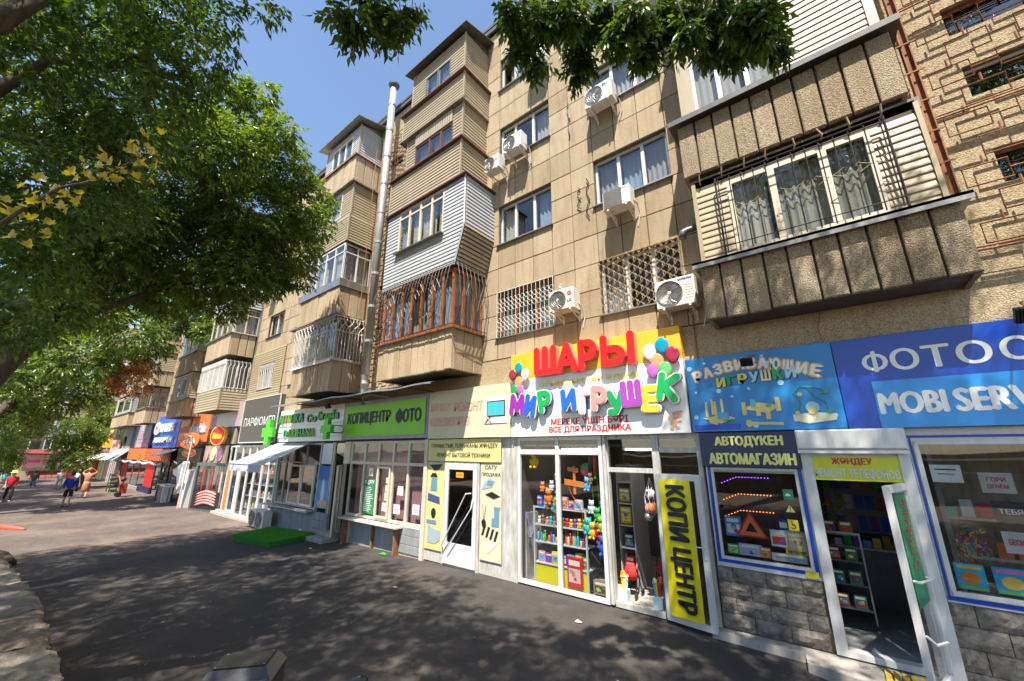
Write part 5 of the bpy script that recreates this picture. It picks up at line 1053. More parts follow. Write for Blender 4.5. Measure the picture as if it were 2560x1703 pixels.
# things inside and beside the doorway
for i, (x, y, z, w, h, c, l) in enumerate([(-3.6, 8.0, 1.2, .22, .3, (.6, .4, .02), 'ochre toy bag on the bookcase behind the open doorway'), (-3.55, 8.0, .78, .18, .24, (.03, .05, .12), 'navy gift bag on the bookcase behind the open doorway'), (-3.6, 8.0, 1.6, .22, .25, (.4, .3, .1), 'tan carton on the upper bookcase shelf behind the open doorway'), (-3.56, 8.0, .33, .18, .3, (.5, .02, .02), 'red carton low on the bookcase behind the open doorway')]): carton(l, c, tuple(min(.8, q*1.5+.1) for q in c), (x, y, z), w, h, .2)
T = thing('net_of_balls', 'string net with an orange ball and a black and white ball hanging in the doorway', 'ball net', (-2.72, 7.3, 1.7)); ob('orange_ball', MB().ball((-2.7, 7.32, 1.62), .1, 14, 9), flat((.75, .2, .05), .5), T, smooth=True); ob('patterned_ball', MB().ball((-2.71, 7.33, 1.84), .095, 14, 9), M['offwhite'], T, smooth=True); ob('silver_ball', MB().ball((-2.78, 7.33, 1.47), .07, 12, 8), M['tin'], T, smooth=True)
m = MB(); [m.ball((-2.71+.085*math.cos(a), 7.33-.06*abs(math.sin(a)+.4), 1.84+b), .03, 7, 5) for a, b in ((0, 0), (1.9, .03), (3, -.03), (1.2, -.06))]; ob('black_patches', m, M['black'], T)
m = MB(); [m.tube([(-2.71, 7.32, 2.12), (-2.71+.11*math.cos(a), 7.32+.11*math.sin(a), 1.8), (-2.70+.11*math.cos(a+.4), 7.32+.11*math.sin(a+.4), 1.6), (-2.75, 7.32, 1.4)], .003, 3) for a in [q*.78 for q in range(8)]]; ob('netting', m, M['white'], T)
def stroller(label, x, y, c): 
    T = thing('toy_pram', label, 'toy', (x, y, .03)); m = MB()
    for dx in (-.12, .12): m.tube([(x+dx, y-.15, .1), (x+dx, y, .45), (x+dx, y+.12, .7)], .012, 6); m.tube([(x+dx, y+.15, .1), (x+dx, y-.05, .5)], .012, 6)
    ob('pram_frame', m, M['black'], T); ob('seat', MB().ball((x, y, .42), (.13, .12, .14), 9, 6), flat(c, .8), T, smooth=True)
    for dx in (-.13, .13):
        for dy in (-.15, .15): ob('wheel', MB().lathe([(.01, -.012), (.06, -.012), (.06, .012), (.01, .012)], 12, Matrix.Translation((x+dx, y+dy, .085)) @ Matrix.Rotation(R(90), 4, 'Y')), M['black'], T)
stroller('red and black toy pram standing just inside the toy shop doorway', -3.35, 7.75, (.7, .02, .02)); stroller('small dark red toy pram deeper inside the toy shop doorway', -2.95, 8.3, (.3, .02, .03))
for x, lab, cs in ((-2.72, 'carton tub full of coloured toy swords by the threshold next to the open door', [(.6, .02, .02), (.05, .3, .6), (.7, .5, .02), (.03, .4, .05), (.02, .02, .03), (.6, .3, .02)]), (-3.33, 'carton tub of yellow and orange toys by the threshold next to the window frame', [(.8, .55, .02), (.8, .3, .02), (.75, .7, .5)])):
    T = thing('toy_tub', lab, 'tub', (x, 7.34, .03)); ob('tub', MB().box(x-.08, x+.08, 7.26, 7.42, .03, .25), flat((.5, .68, .7)), T); r5 = random.Random(int(-x*10))
    for k in range(9): a, b = r5.uniform(-.06, .06), r5.uniform(-.06, .06); ob('toy_stick', MB().tube([(x+a*.6, 7.34+b*.6, .1), (x+a*1.5, 7.34+b*1.3, .42+r5.uniform(-.05, .12))], .014, 6).ball((x+a*1.5, 7.34+b*1.3, .46), .022, 6, 4), flat(cs[k % len(cs)], .3), T)
# --- TV repair shop front
T = thing('tv_repair', 'weathered white panelled repair shop with a glazed door between printed cream panels', 'shop', (-7.1, 7.1, 0))
m = MB(); m.box(-8.47, -7.77, 7.12, 7.2, 0, 2.32).box(-6.58, -5.59, 7.12, 7.2, 0, 2.86).box(-8.47, -6.58, 7.13, 7.2, 2.3, 2.86); ob('wall_panel', m, M['oldwhite'], T)
m = MB(); frame_rect(m, -7.77, -6.58, .0, 2.3, 7.08, .06, .1); ob('door_frame', m, M['oldwhite'], T)
door(T, (-7.7, 7.05), 1.05, .05, 2.24, 0, 'pvc', .11, .45, 'glass_d', False)
ob('pull_bar', MB().tube([(-7.68, 7.02, .42), (-7.63, 6.95, .45), (-6.85, 6.92, 1.62), (-6.78, 7.02, 1.62)], .016, 7).tube([(-7.5, 6.98, .35), (-6.72, 6.96, 1.3), (-6.72, 7.02, 1.5)], .014, 7), M['pvc'], T)
interior(T, -8.45, -5.62, 9.5, .0)
banner('upper_banner', -8.4, -5.92, 2.32, 2.84, 7.06, 'yelb', T, .01, 16, 5, 8)
text('lettering', 'ТҰРМЫСТЫҚ ТЕХНИКАНЫ ЖӨНДЕУ', -8.3, -6.02, 2.62, 2.74, 7.055, M['ink'], T, offset=.012); text('lettering', 'РЕМОНТ БЫТОВОЙ ТЕХНИКИ', -8.05, -6.25, 2.42, 2.54, 7.055, M['ink'], T, offset=.012)
banner('left_banner', -8.41, -7.76, .26, 2.28, 7.09, 'yelb', T, .006, 6, 16, 9); banner('right_banner', -6.55, -5.92, .28, 2.28, 7.09, 'creamb', T, .006, 6, 16, 10)
text('lettering', 'САТУ', -6.42, -6.06, 2.16, 2.25, 7.088, M['ink'], T, offset=.015); text('lettering', 'ПРОДАЖА', -6.52, -5.95, 2.0, 2.09, 7.088, M['ink'], T, offset=.015)
pc = flat((.12, .25, .32)); pg = flat((.3, .38, .42)); bk = M['ink']
def pp(n_, pts, mt, y=7.086): ob(n_, MB().prism(pts, y-.003, y), mt, T)
pp('printed_receiver', [(-8.35, 2.22), (-7.85, 2.24), (-8.0, 2.1), (-8.15, 2.08)], bk)
pp('printed_kettle', [(-8.28, 1.6), (-8.02, 1.6), (-8.04, 1.95), (-8.24, 1.95)], pc); pp('printed_kettle_top', [(-8.3, 1.93), (-8.02, 1.93), (-8.08, 2.02), (-8.22, 2.02)], bk, 7.082)
pp('printed_keyboard', [(-8.36, 1.36), (-7.9, 1.3), (-7.92, 1.46), (-8.36, 1.54)], flat((.05, .08, .2)))
ob('printed_mouse', MB().prism([(-8.12+.09*math.cos(t), 1.08+.12*math.sin(t)) for t in [q*.6 for q in range(10)]], 7.082, 7.085), bk, T)
pp('printed_grinder', [(-8.3, .4), (-8.0, .4), (-7.84, .5), (-7.84, .7), (-8.15, .74), (-8.3, .84)], pg); pp('printed_grinder_tray', [(-8.36, .84), (-8.0, .84), (-8.0, .92), (-8.36, .92)], pc, 7.082)
pp('printed_iron', [(-6.52, 1.72), (-6.2, 1.78), (-6.1, 1.92), (-6.3, 1.97), (-6.42, 1.88)], pg); pp('printed_iron_body', [(-6.36, 1.82), (-6.2, 1.82), (-6.15, 1.9), (-6.3, 1.93)], pc, 7.082)
pp('printed_tuner', [(-6.4, 1.62), (-6.15, 1.54), (-5.95, 1.6), (-6.2, 1.69)], bk); ob('printed_antenna', MB().tube([(-6.42, 7.068, 1.05), (-6.46, 7.068, 1.42)], .005, 4).tube([(-6.42, 7.068, 1.05), (-6.36, 7.068, 1.4)], .005, 4).ball((-6.42, 7.07, 1.03), (.07, .004, .08), 8, 5), bk, T)
pp('printed_blender', [(-6.2, .98), (-5.98, .98), (-5.98, 1.3), (-5.94, 1.38), (-6.14, 1.38), (-6.12, 1.16), (-6.2, 1.14)], pc)
for k in range(4): pp('printed_remote', [(-6.5+k*.12, .78-k*.03), (-6.44+k*.12, .77-k*.03), (-6.36+k*.12, .98-k*.03), (-6.42+k*.12, .99-k*.03)], bk)
pp('printed_socket_strip', [(-6.4, .45), (-6.1, .68), (-6.02, .66), (-6.3, .42)], M['offwhite'])
plate('orange_note', -7.3, -7.05, 1.95, 2.07, 7.03, flat((.8, .33, .02)), T, .003); text('note_lettering', 'ЗАКРЫТО', -7.28, -7.07, 1.99, 2.03, 7.026, M['redprint'], T, .002)
# --- copy centre front
T = thing('copy_centre', 'cream framed shop window with pink vertical blinds and grey plinth under the lime banner', 'shop', (-10.6, 7.15, -.1))
cx = [-12.25, -11.48, -10.74, -10.02, -9.32, -8.6]; m = MB(); frame_rect(m, -12.28, -8.55, .66, 2.84, 7.15, .07)
m.box(-12.21, -8.62, 7.147, 7.215, 2.16, 2.24)
for x in cx[1:-1]: m.box(x-.04, x+.04, 7.144, 7.21, .73, 2.155).box(x-.04, x+.04, 7.144, 7.21, 2.245, 2.77)
ob('window_frame', m, M['cream'], T)
for a, b in zip(cx, cx[1:]): glass(T, a+.04, b-.04, .73, 2.16, 7.18); glass(T, a+.04, b-.04, 2.24, 2.77, 7.18)
m = MB(); frame_rect(m, cx[2]+.05, cx[3]-.05, .74, 2.12, 7.10, .05, .04); ob('vent_frame', m, M['cream'], T)
for k in range(34):
    x = -12.15+k*.105; 
    if k not in (11, 12): ob('blind_slat', MB().add([(x, 7.36, .7), (x+.085, 7.385, .7), (x+.085, 7.385, 2.78), (x, 7.36, 2.78)], [(0, 1, 2, 3)]), M['pinkblind'], T)
ob('blind_backing', MB().box(-12.2, -8.6, 7.5, 7.52, .66, 2.8), M['pinkblind'], T)
plate('green_notice', -11.42, -10.85, .78, 1.75, 7.176, flat((.02, .22, .08)), T); text('lettering', 'e.gov', -11.38, -10.88, 1.58, 1.72, 7.171, M['white'], T, offset=.01)
for k in range(14): plate('notice_line', -11.36, -11.36+.45*random.uniform(.6, 1), 1.5-k*.05, 1.52-k*.05, 7.171, 'white', T, .002)
for (a, b, c, d, mt) in ((-11.22, -11.0, 1.83, 2.05, 'white'), (-10.42, -10.12, .92, 1.14, 'white'), (-10.35, -10.1, 1.2, 1.42, 'creamb'), (-10.33, -10.1, 1.44, 1.62, 'creamb'), (-10.32, -10.1, 1.66, 1.82, 'creamb'), (-9.88, -9.6, .9, 1.14, 'white'), (-9.75, -9.5, 1.38, 1.62, 'offwhite'), (-9.05, -8.78, .95, 1.2, 'white')):
    pnl = plate('paper_notice', a, b, c, d, 7.176, mt, T)
    if mt == 'white': plate('notice_print', a+.03, b-.03, c+.1, c+.13, 7.171, flat((.6, .25, .25)), T, .002); plate('notice_print', a+.03, b-.03, c+.06, c+.075, 7.171, flat((.1, .45, .4)), T, .002)
ob('counter_shelf', MB().box(-12.2, -9.3, 6.86, 7.14, .60, .64), M['cream'], T)
ob('bracket', MB().box(-12.05, -12.0, 6.95, 7.16, -.1, .6).box(-9.5, -9.45, 6.95, 7.16, -.1, .6).box(-10.75, -10.7, 7.1, 7.16, -.1, .6), M['rust'], T)
for a, b, mt in ((-12.35, -11.98, 'peach'), (-11.98, -10.76, 'paintgrey'), (-10.69, -9.5, 'paintgrey'), (-9.45, -8.5, 'peach')): ob('plinth_panel', MB().cbox(a, b, 7.12 if mt == 'peach' else 7.18, 7.3, -.3, .65, .01), M[mt], T)
for r_ in range(3):
    for c in range(4): piece('plinth_block', (.235, .03, .2), M['paintgrey'], T, (-9.43+c*.24, 7.095, .02+r_*.21), ch=.008)
m = MB(); m.box(-8.55, -8.42, 7.05, 7.2, -.1, 2.86); ob('post', m, M['cream'], T); m = MB(); m.box(-12.62, -12.3, 7.1, 7.2, 2.16, 2.84).box(-13.35, -13.28, 7.12, 7.2, .1, 2.84).box(-12.62, -12.56, 7.12, 7.2, .1, 2.15); ob('door_frame', m, M['cream'], T)
glass(T, -13.28, -12.62, 2.2, 2.8, 7.16, 'glass_d')
door(T, (-12.62, 7.1), .62, .1, 2.12, R(140), 'cream', .09, 0, 'glass_d', True, -1)
interior(T, -14.1, -8.47, 9.0, .1)
# --- pharmacy
T = thing('pharmacy', 'dark glazed pharmacy front with an opening service hatch, grey plinth and a beach picture strip', 'shop', (-15.9, 7.15, -.2))
m = MB(); frame_rect(m, -17.5, -14.2, .62, 2.82, 7.15, .06); m.box(-17.44, -14.26, 7.146, 7.21, 2.1, 2.16)
for x in (-16.9, -16.3, -15.3): m.box(x-.03, x+.03, 7.143, 7.206, .68, 2.095).box(x-.03, x+.03, 7.143, 7.206, 2.165, 2.76)
ob('window_frame', m, M['oldwhite'], T)
for a, b in ((-17.44, -16.93), (-16.87, -16.33), (-16.27, -14.26)): glass(T, a, b, .68, 2.1, 7.18, 'glass'); glass(T, a, b, 2.16, 2.76, 7.18, 'glass')
m = MB(); frame_rect(m, -16.25, -15.32, .7, 2.06, 7.05, .07, .06); frame_rect(m, -15.28, -14.36, .7, 2.06, 7.05, .07, .06); H_ = ob('service_hatch', m, M['pvc_w'], T)
ob('hatch_pane', MB().box(-16.18, -15.39, 7.07, 7.076, .77, 1.99), M['glass_d'], H_); ob('hatch_pane', MB().box(-15.21, -14.43, 7.07, 7.076, .77, 1.99), M['glass_d'], H_)
ob('counter_shelf', MB().box(-17.9, -14.25, 6.84, 7.13, .56, .6), M['oldwhite'], T)
for k in range(4): ob('plinth_panel', MB().cbox(-17.5+k*.83, -16.69+k*.83, 7.14, 7.3, -.35, .55, .008), M['paintgrey'], T)
for r_ in range(3):
    for c in range(2): piece('plinth_block', (.44, .04, .24), M['paintgrey'], T, (-14.15+c*.46, 7.1, -.15+r_*.25), ch=.01)
plate('beach_picture', -14.12, -13.4, .72, 2.05, 7.14, flat((.02, .3, .6)), T, .03); disc('white_tower', -13.75, 1.2, .12, .45, 7.108, 'offwhite', T, .003, 8); disc('beach_sand', -13.7, .86, .3, .13, 7.104, flat((.6, .42, .2)), T, .003); plate('deep_sky', -14.12, -13.4, 1.6, 2.04, 7.1085, flat((.01, .12, .45)), T, .002)
plate('white_panel', -14.15, -13.38, 2.12, 2.8, 7.16, 'pvc_w', T, .02); m = MB(); m.box(-14.2, -14.13, 7.1, 7.2, .6, 2.84).box(-13.4, -13.36, 7.1, 7.2, .0, 2.84); ob('post', m, M['oldwhite'], T)
interior(T, -17.55, -14.12, 9.2, -.1)
for k in range(3):
    SH = thing('medicine_shelf', ['low', 'middle', 'upper'][k]+' shelf with small medicine packs behind the dark pharmacy window', 'shelf', (-16, 7.7, .8+k*.4)); ob('board', MB().box(-17.3, -14.5, 7.6, 7.8, .8+k*.4, .82+k*.4), M['room'], SH)
    mm = MB(); r6 = random.Random(k)
    for q in range(26): x = -17.25+q*.105; mm.box(x, x+.08, 7.62, 7.7, .821+k*.4, .9+k*.4+r6.uniform(0, .1))
    ob('packs', mm, [M['offwhite'], M['paleyel'], M['pinkprint']][k], SH, kind='stuff')
# --- perfume / flower shop with orange strip
T = thing('perfume_shop', 'white framed floor to ceiling glazed shop front with an orange pillar under the grey awning', 'shop', (-20.5, 7.15, -.3))
xs_ = [-23.7, -23.0, -22.35, -21.4, -20.6, -19.8, -19.0, -18.3, -17.6]; m = MB(); frame_rect(m, -23.75, -17.56, -.2, 2.78, 7.1, .08)
m.box(-23.67, -17.64, 7.096, 7.165, 2.0, 2.08)
for x in xs_[1:-1]: m.box(x-.045, x+.045, 7.093, 7.16, -.12, 1.995).box(x-.045, x+.045, 7.093, 7.16, 2.085, 2.7)
ob('window_frame', m, M['pvc_w'], T)
for a, b in zip(xs_, xs_[1:]):
    glass(T, a+.045, b-.045, 2.08, 2.7, 7.13)
    if abs(a+23.0) > .01: glass(T, a+.045, b-.045, -.12, 2.0, 7.13)
ob('orange_pillar', MB().box(-22.95, -22.4, 7.12, 7.16, -.12, 2.0), M['orange'], T)
D_, W_ = door(T, (-22.3, 7.05), .85, -.12, 1.98, 0, 'pvc_w', .1); ob('sill_step', MB().box(-23.8, -17.7, 6.95, 7.2, -.5, -.2), M['peach'], T)
interior(T, -23.7, -17.6, 9.3, -.2, 'room')
for k in range(4):
    SH = thing('goods_shelf', ['lowest', 'second', 'third', 'top'][k]+' shelf of bright bottles and packs behind the white framed perfume shop window', 'shelf', (-19.4, 7.6, .1+k*.5)); ob('board', MB().box(-21.3, -17.7, 7.45, 7.75, .1+k*.5, .12+k*.5), M['pvc'], SH)
    r6 = random.Random(40+k); mm = [MB() for _ in range(5)]
    for q in range(40): x = -21.25+q*.088; h = r6.uniform(.1, .3); mm[r6.randrange(5)].lathe([(.03, 0), (.035, h*.7), (.015, h)], 6, Matrix.Translation((x, 7.55+r6.uniform(-.05, .05), .121+k*.5)))
    for q, mm_ in enumerate(mm): ob('goods', mm_, flat([(.7, .1, .2), (.1, .3, .6), (.7, .6, .2), (.1, .45, .2), (.7, .68, .64)][q]), SH, kind='stuff')
# --- shops further on, each its own front
def simple_front(label, x0, x1, z1, n, frame, ins, base=-.45, plinth=None, y=7.12, pane='glass_d'):
    T = thing('shop', label, 'shop', ((x0+x1)/2, y, base)); m = MB(); zb = base+(.02 if not plinth else plinth)
    frame_rect(m, x0, x1, zb, z1, y, .07)
    for i in range(1, n): x = x0+(x1-x0)*i/n; m.box(x-.04, x+.04, y-.003, y+.06, zb+.07, z1-.07)
    ob('window_frame', m, M[frame], T)
    for i in range(n): glass(T, x0+(x1-x0)*i/n+.05, x0+(x1-x0)*(i+1)/n-.05, zb+.07, z1-.07, y+.03, pane)
    if plinth: ob('plinth', MB().cbox(x0, x1, y-.02, y+.1, base-.6, zb, .01), M['slab'], T)
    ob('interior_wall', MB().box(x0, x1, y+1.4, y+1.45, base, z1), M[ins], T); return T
simple_front('dark glazed sausage shop front behind the leaning sausage poster frame', -33.0, -23.8, 1.95, 7, 'greymetal', 'darkred', -.6)
T = simple_front('cafe front with dark windows above a grey stone plinth under the striped awning', -49.0, -39.6, 1.9, 4, 'greymetal', 'dark', -.9, .75)
for r_ in range(7):
    for c in range(5): piece('plinth_stone', (.7, .06, .12), M['paintgrey'], T, (-43.9+c*.72+(r_ % 2)*.2, 7.0, -.9+r_*.125), ch=.015)
T = thing('red_doorway', 'bright red doorway wall with an open black metal door beside the cafe', 'shop', (-36.8, 7.1, -.6))
ob('red_wall', MB().box(-39.4, -36.9, 7.08, 7.14, .1, 1.85), M['red'], T); ob('black_skirt', MB().box(-40.6, -36.9, 7.0, 7.06, -.8, .1), M['navy'], T); m = MB(); frame_rect(m, -36.9, -33.3, -.7, 1.85, 7.05, .12, .08); m.box(-35.2, -35.1, 7.04, 7.12, -.58, 1.73); ob('door_frame', m, M['blackmetal'], T)
glass(T, -36.75, -33.4, -.55, 1.7, 7.09, 'glass_d'); ob('red_inside', MB().box(-36.8, -33.4, 7.6, 7.65, .2, 1.7), M['darkred'], T)
T = simple_front('white framed shop front with yellow and blue posters at the far end of the row', -60.5, -49.6, 2.0, 12, 'pvc_w', 'room', -1.0, .15, 7.0, 'glass')
for x, c in ((-59.3, (.8, .62, .03)), (-57.6, (.8, .62, .03)), (-58.4, (.05, .4, .6))): plate('poster', x, x+.8, -.6, 1.7, 6.99, flat(c), T)
# --- auto shop window, stone walls, phone shop door, electronics window
T = thing('auto_shop', 'white and blue edged display window of the auto shop above a split stone wall', 'shop', (-1.1, 7.15, .1))
m = MB(); frame_rect(m, -1.71, -.43, .92, 2.36, 7.15, .10, .06); ob('outer_frame', m, M['pvc'], T)
m = MB(); frame_rect(m, -1.685, -.455, .975, 2.34, 7.144, .045, .006); ob('blue_stripe', m, M['stripe'], T)
m = MB(); frame_rect(m, -1.635, -.505, 1.025, 2.33, 7.125, .035, .05); ob('window_frame', m, M['pvc'], T); glass(T, -1.6, -.54, 1.06, 2.3, 7.15)
def stone_wall(T, x0, x1, z0, z1, y, bw=.42, bh=.2, seed=1):
    r_ = random.Random(seed); n = round((z1-z0)/bh); h = (z1-z0)/n
    ob('mortar', MB().box(x0, x1, y+.07, y+.2, z0-.1, z1), M['slab'], T)
    for j in range(n):
        x = x0-(bw*.5 if j % 2 else 0)
        while x < x1:
            a, b = max(x, x0)+.004, min(x+bw, x1)-.004
            if b-a > .04:
                nx, nz = 5, 3; mb = MB(); v = []
                for q in range(nx+1):
                    for s in range(nz+1):
                        e = 0 if q in (0, nx) or s in (0, nz) else 1; mb.v.append((a+(b-a)*q/nx, y+.03-(e*r_.uniform(.012, .05)), z0+j*h+.004+(h-.008)*s/nz))
                mb.f = [(q*(nz+1)+s, (q+1)*(nz+1)+s, (q+1)*(nz+1)+s+1, q*(nz+1)+s+1) for q in range(nx) for s in range(nz)]
                k0 = len(mb.v); mb.v += [(a, y+.08, z0+j*h+.004), (b, y+.08, z0+j*h+.004), (b, y+.08, z0+(j+1)*h-.004), (a, y+.08, z0+(j+1)*h-.004)]
                c0, c1, c2, c3 = 0, nx*(nz+1), nx*(nz+1)+nz, nz; mb.f += [(k0, k0+1, c1, c0), (k0+1, k0+2, c2, c1), (k0+2, k0+3, c3, c2), (k0+3, k0, c0, c3)]
                ob('stone_block', mb, M['stone'], T)
            x += bw
stone_wall(T, -1.73, -.44, .1, .915, 7.14, .42, .205, 3)
ob('interior_wall', MB().box(-1.7, -.46, 8.6, 8.65, .9, 2.4).box(-1.7, -.46, 7.25, 8.6, .9, 1.02), M['dark'], T)
plate('wheelchair_sticker', -.62, -.47, .94, 1.02, 7.143, 'yelprint', T)
T2 = sign('auto_shop_sign', 'dark navy sign with pale yellow АВТОДҮКЕН АВТОМАГАЗИН lettering', -1.73, -.44, 2.34, 2.86, 'navy', y=7.04, th=.1)
text('lettering', 'АВТОДҮКЕН', -1.51, -.6, 2.63, 2.8, 7.038, M['paleyel'], T2, offset=.06); text('lettering', 'АВТОМАГАЗИН', -1.62, -.48, 2.38, 2.55, 7.038, M['paleyel'], T2, offset=.06)
# goods in the auto window
T = thing('warning_triangle', 'red and orange folding warning triangle standing in the auto shop window', 'warning triangle', (-1.2, 7.3, 1.1)); tri = lambda s, cx=-1.21, cz=1.46: [(cx-s*.9, cz-s*.52), (cx+s*.9, cz-s*.52), (cx, cz+s*1.04)]
def ring(n_, a, b, y, mt, T, th=.02):
    m = MB(); k = len(a); m.v = [(p[0], y, p[1]) for p in a]+[(p[0], y, p[1]) for p in b]+[(p[0], y+th, p[1]) for p in a]+[(p[0], y+th, p[1]) for p in b]
    for i in range(k): j = (i+1) % k; m.f += [(i, j, k+j, k+i), (2*k+i, 3*k+i, 3*k+j, 2*k+j), (i, 2*k+i, 2*k+j, j), (k+i, k+j, 3*k+j, 3*k+i)]
    ob(n_, m, mt, T)
ring('outer_edge', tri(.235), tri(.19), 7.27, flat((.5, .02, .01)), T); ring('orange_band', tri(.19), tri(.09), 7.265, flat((.85, .16, .04)), T)
for (l, x, z, w, h, c, c2) in [('sky blue card pack near the frame beside the warning triangle', -1.57, 1.32, .22, .28, (.03, .3, .6), (.7, .7, .7)), ('white and red boxed kit between the warning triangle and the blue pack', -.98, 1.25, .2, .22, (.65, .65, .65), (.6, .05, .05)), ('dark blue hanging pack beside the yellow chamois', -.86, 1.22, .12, .4, (.02, .06, .3), (.04, .12, .5)), ('yellow chamois cloth pack under the wheelchair sticker', -.78, 1.22, .22, .26, (.65, .5, .25), (.75, .6, .35)),
        ('white tool card with small dark bits low in the auto shop window', -1.42, 1.07, .3, .16, (.5, .52, .6), (.4, .42, .5)), ('green folder lying low under the sky blue card pack', -1.58, 1.07, .16, .14, (.02, .35, .08), (.5, .6, .1)), ('long pale wiper blade carton along the foot of the auto shop window', -1.0, 1.065, .42, .1, (.55, .55, .56), (.3, .3, .3)), ('row of three yellow tins above the wiper blade carton', -.82, 1.17, .26, .08, (.75, .5, .02), (.3, .2, .02)), ('orange reflector pack low in the middle of the auto shop window', -1.15, 1.07, .14, .14, (.8, .2, .03), (.7, .3, .1))]: carton(l, c, c2, (x, 7.28+random.uniform(0, .05), z), w, h, .03)
for l, z, c in (('white triangular exclamation sticker on the auto shop glass', 1.78, None), ('yellow square wheelchair sticker on the auto shop glass', 1.58, M['yelprint']), ('green square car sticker on the auto shop glass', 1.98, flat((.05, .25, .1)))):
    T = thing('window_sticker', l, 'sticker', (-.66, 7.145, z))
    if c is None: ring('border', tri(.075, -.665, z), tri(.062, -.665, z), 7.144, M['ink'], T, .003); ob('sticker_face', MB().prism(tri(.062, -.665, z), 7.1455, 7.148), M['paleyel'], T); ob('exclamation_mark', MB().box(-.671, -.659, 7.1435, 7.145, z, z+.045).box(-.671, -.659, 7.1435, 7.145, z-.022, z-.01), M['ink'], T)
    else:
        ob('sticker_face', MB().box(-.72, -.6, 7.1435, 7.146, z-.07, z+.07), c, T)
        if z < 1.7:
            ob('wheelchair_symbol', MB().tube([(-.665+.03*math.cos(t), 7.1425, z-.015+.03*math.sin(t)) for t in [q*.6-2.6 for q in range(8)]], .005, 4).tube([(-.672, 7.1425, z+.035), (-.67, 7.1425, z+.0), (-.645, 7.1425, z), (-.632, 7.1425, z-.03)], .005, 4).ball((-.672, 7.142, z+.048), .009, 6, 4), M['ink'], T)
        else: ob('car_symbol', MB().prism([(-.7, z-.02), (-.63, z-.02), (-.64, z+.0), (-.655, z+.015), (-.68, z+.015), (-.69, z)], 7.1415, 7.143), M['white'], T)
T = thing('led_string', 'purple and orange small lights in rows inside the auto shop window', 'light string', (-1.2, 7.9, 2.0))
for z, c in ((2.06, (.3, .05, 1)), (1.8, (1, .15, .02)), (1.55, (1, .15, .02))):
    e = bpy.data.materials.new('led'); e.use_nodes = True; q = e.node_tree.nodes['Principled BSDF']; q.inputs['Emission Color'].default_value = (*c, 1); q.inputs['Emission Strength'].default_value = 4
    m = MB()
    for k in range(16): m.ball((-1.62+k*.045, 7.7, z+.02*min(k, 5)), .007, 5, 4)
    ob('led_row', m, e, T)
# phone shop door
T = thing('phone_shop', 'white framed open doorway of the phone repair shop with a roller shutter box on top', 'shop', (.1, 7.15, .1))
ob('shutter_box', MB().cbox(-.44, .68, 6.93, 7.12, 2.60, 2.86, .02), M['pvc'], T); ob('box_lip', MB().box(-.44, .68, 6.95, 7.12, 2.55, 2.596), M['pvc'], T)
m = MB(); m.box(-.43, -.31, 7.1, 7.2, .12, 2.55).box(.58, .69, 7.1, 7.2, .12, 2.55).box(-.31, .58, 7.14, 7.2, 2.48, 2.55).box(-.31, .58, 7.1, 7.24, .12, .19); ob('door_frame', m, M['pvc'], T)
ob('transom_board', MB().box(-.31, .58, 7.12, 7.15, 2.2, 2.5), flat((.62, .62, .02)), T); text('lettering', 'РЕМОНТ ТЕЛЕФОНОВ', -.3, .56, 2.23, 2.36, 7.118, M['paleyel'] if False else M['offwhite'], T, offset=.03); text('lettering', 'ЖӨНДЕУ', -.1, .32, 2.39, 2.49, 7.118, M['redprint'], T, offset=.04)
interior(T, -.42, .9, 10.5, .15, 'dark', fl='paintgrey')
for i in range(3):
    for j in range(3): piece('floor_tile', (.39, .39, .012), M['paintgrey'], T, (-.33+i*.4, 7.22+j*.4, .158), ch=0.0)
D_, W_ = door(T, (.6, 7.08), .86, .14, 2.46, R(-62), 'pvc', .07, 0, 'glass', False, 1) if False else door(T, (.60, 7.10), .84, .14, 2.2, R(74), 'pvc', .075, 0, 'glass', False, -1)
ob('green_film', MB().box(-.62, -.16, .018, .022, .95, 2.1), flat((.02, .2, .08)), D_, mtx=W_); text('film_lettering', 'ОТКРЫТО', -.47, -.27, 1.3, 2.05, .016, M['redprint'], D_, frame=W_, rot=1)
ob('pull_handle', MB().tube([(-.78, -.01, 1.25), (-.78, -.07, 1.25), (-.3, -.07, 1.2), (-.25, -.01, 1.2)], .014, 6).tube([(-.78, -.01, .75), (-.75, -.07, .68), (-.3, -.07, .6)], .014, 6), M['pvc'], D_, mtx=W_)
RK = thing('goods_rack', 'narrow dim rack of toys and books inside the phone shop doorway', 'shelf', (-.1, 7.8, .16)); r7 = random.Random(5)
for z in (.45, .75, 1.05, 1.4): ob('shelf_board', MB().box(-.38, .02, 7.9, 8.2, z, z+.02), M['greymetal'], RK)
ob('chrome_edge', MB().box(-.38, .02, 7.88, 7.9, 1.42, 1.45).box(.02, .04, 7.88, 8.2, .3, 1.45), M['tin'], RK)
k = 0
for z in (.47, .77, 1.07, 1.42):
    for x in (-.36, -.17): cn, c = r7.choice(PAL); cn2, c2 = r7.choice(PAL); carton(f'{cn} book with {cn2} print, {"near the doorway" if x > -.3 else "near the frame"}, on the {["lowest", "second", "third", "top"][k]} dim rack shelf', tuple(q*.35 for q in c), tuple(q*.3 for q in c2), (x, 7.9, z), .14, .17, .03)  # book colours darkened to stand for the dim light inside the shop
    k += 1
CT = thing('shop_counter', 'dim glass counter deep inside the phone shop with small bright packs on it', 'counter', (.3, 9.4, .16)); ob('counter_body', MB().cbox(-.35, .85, 9.3, 9.8, .16, 1.0, .01), M['greymetal'], CT); ob('counter_top', MB().box(-.37, .87, 9.28, 9.82, 1.0, 1.03), M['pvc'], CT)
for q in range(9): cn, c = r7.choice(PAL); ob('pack', MB().box(-.3+q*.125, -.2+q*.125, 9.35, 9.4, 1.031, 1.13+.05*(q % 3)), flat(c), CT)
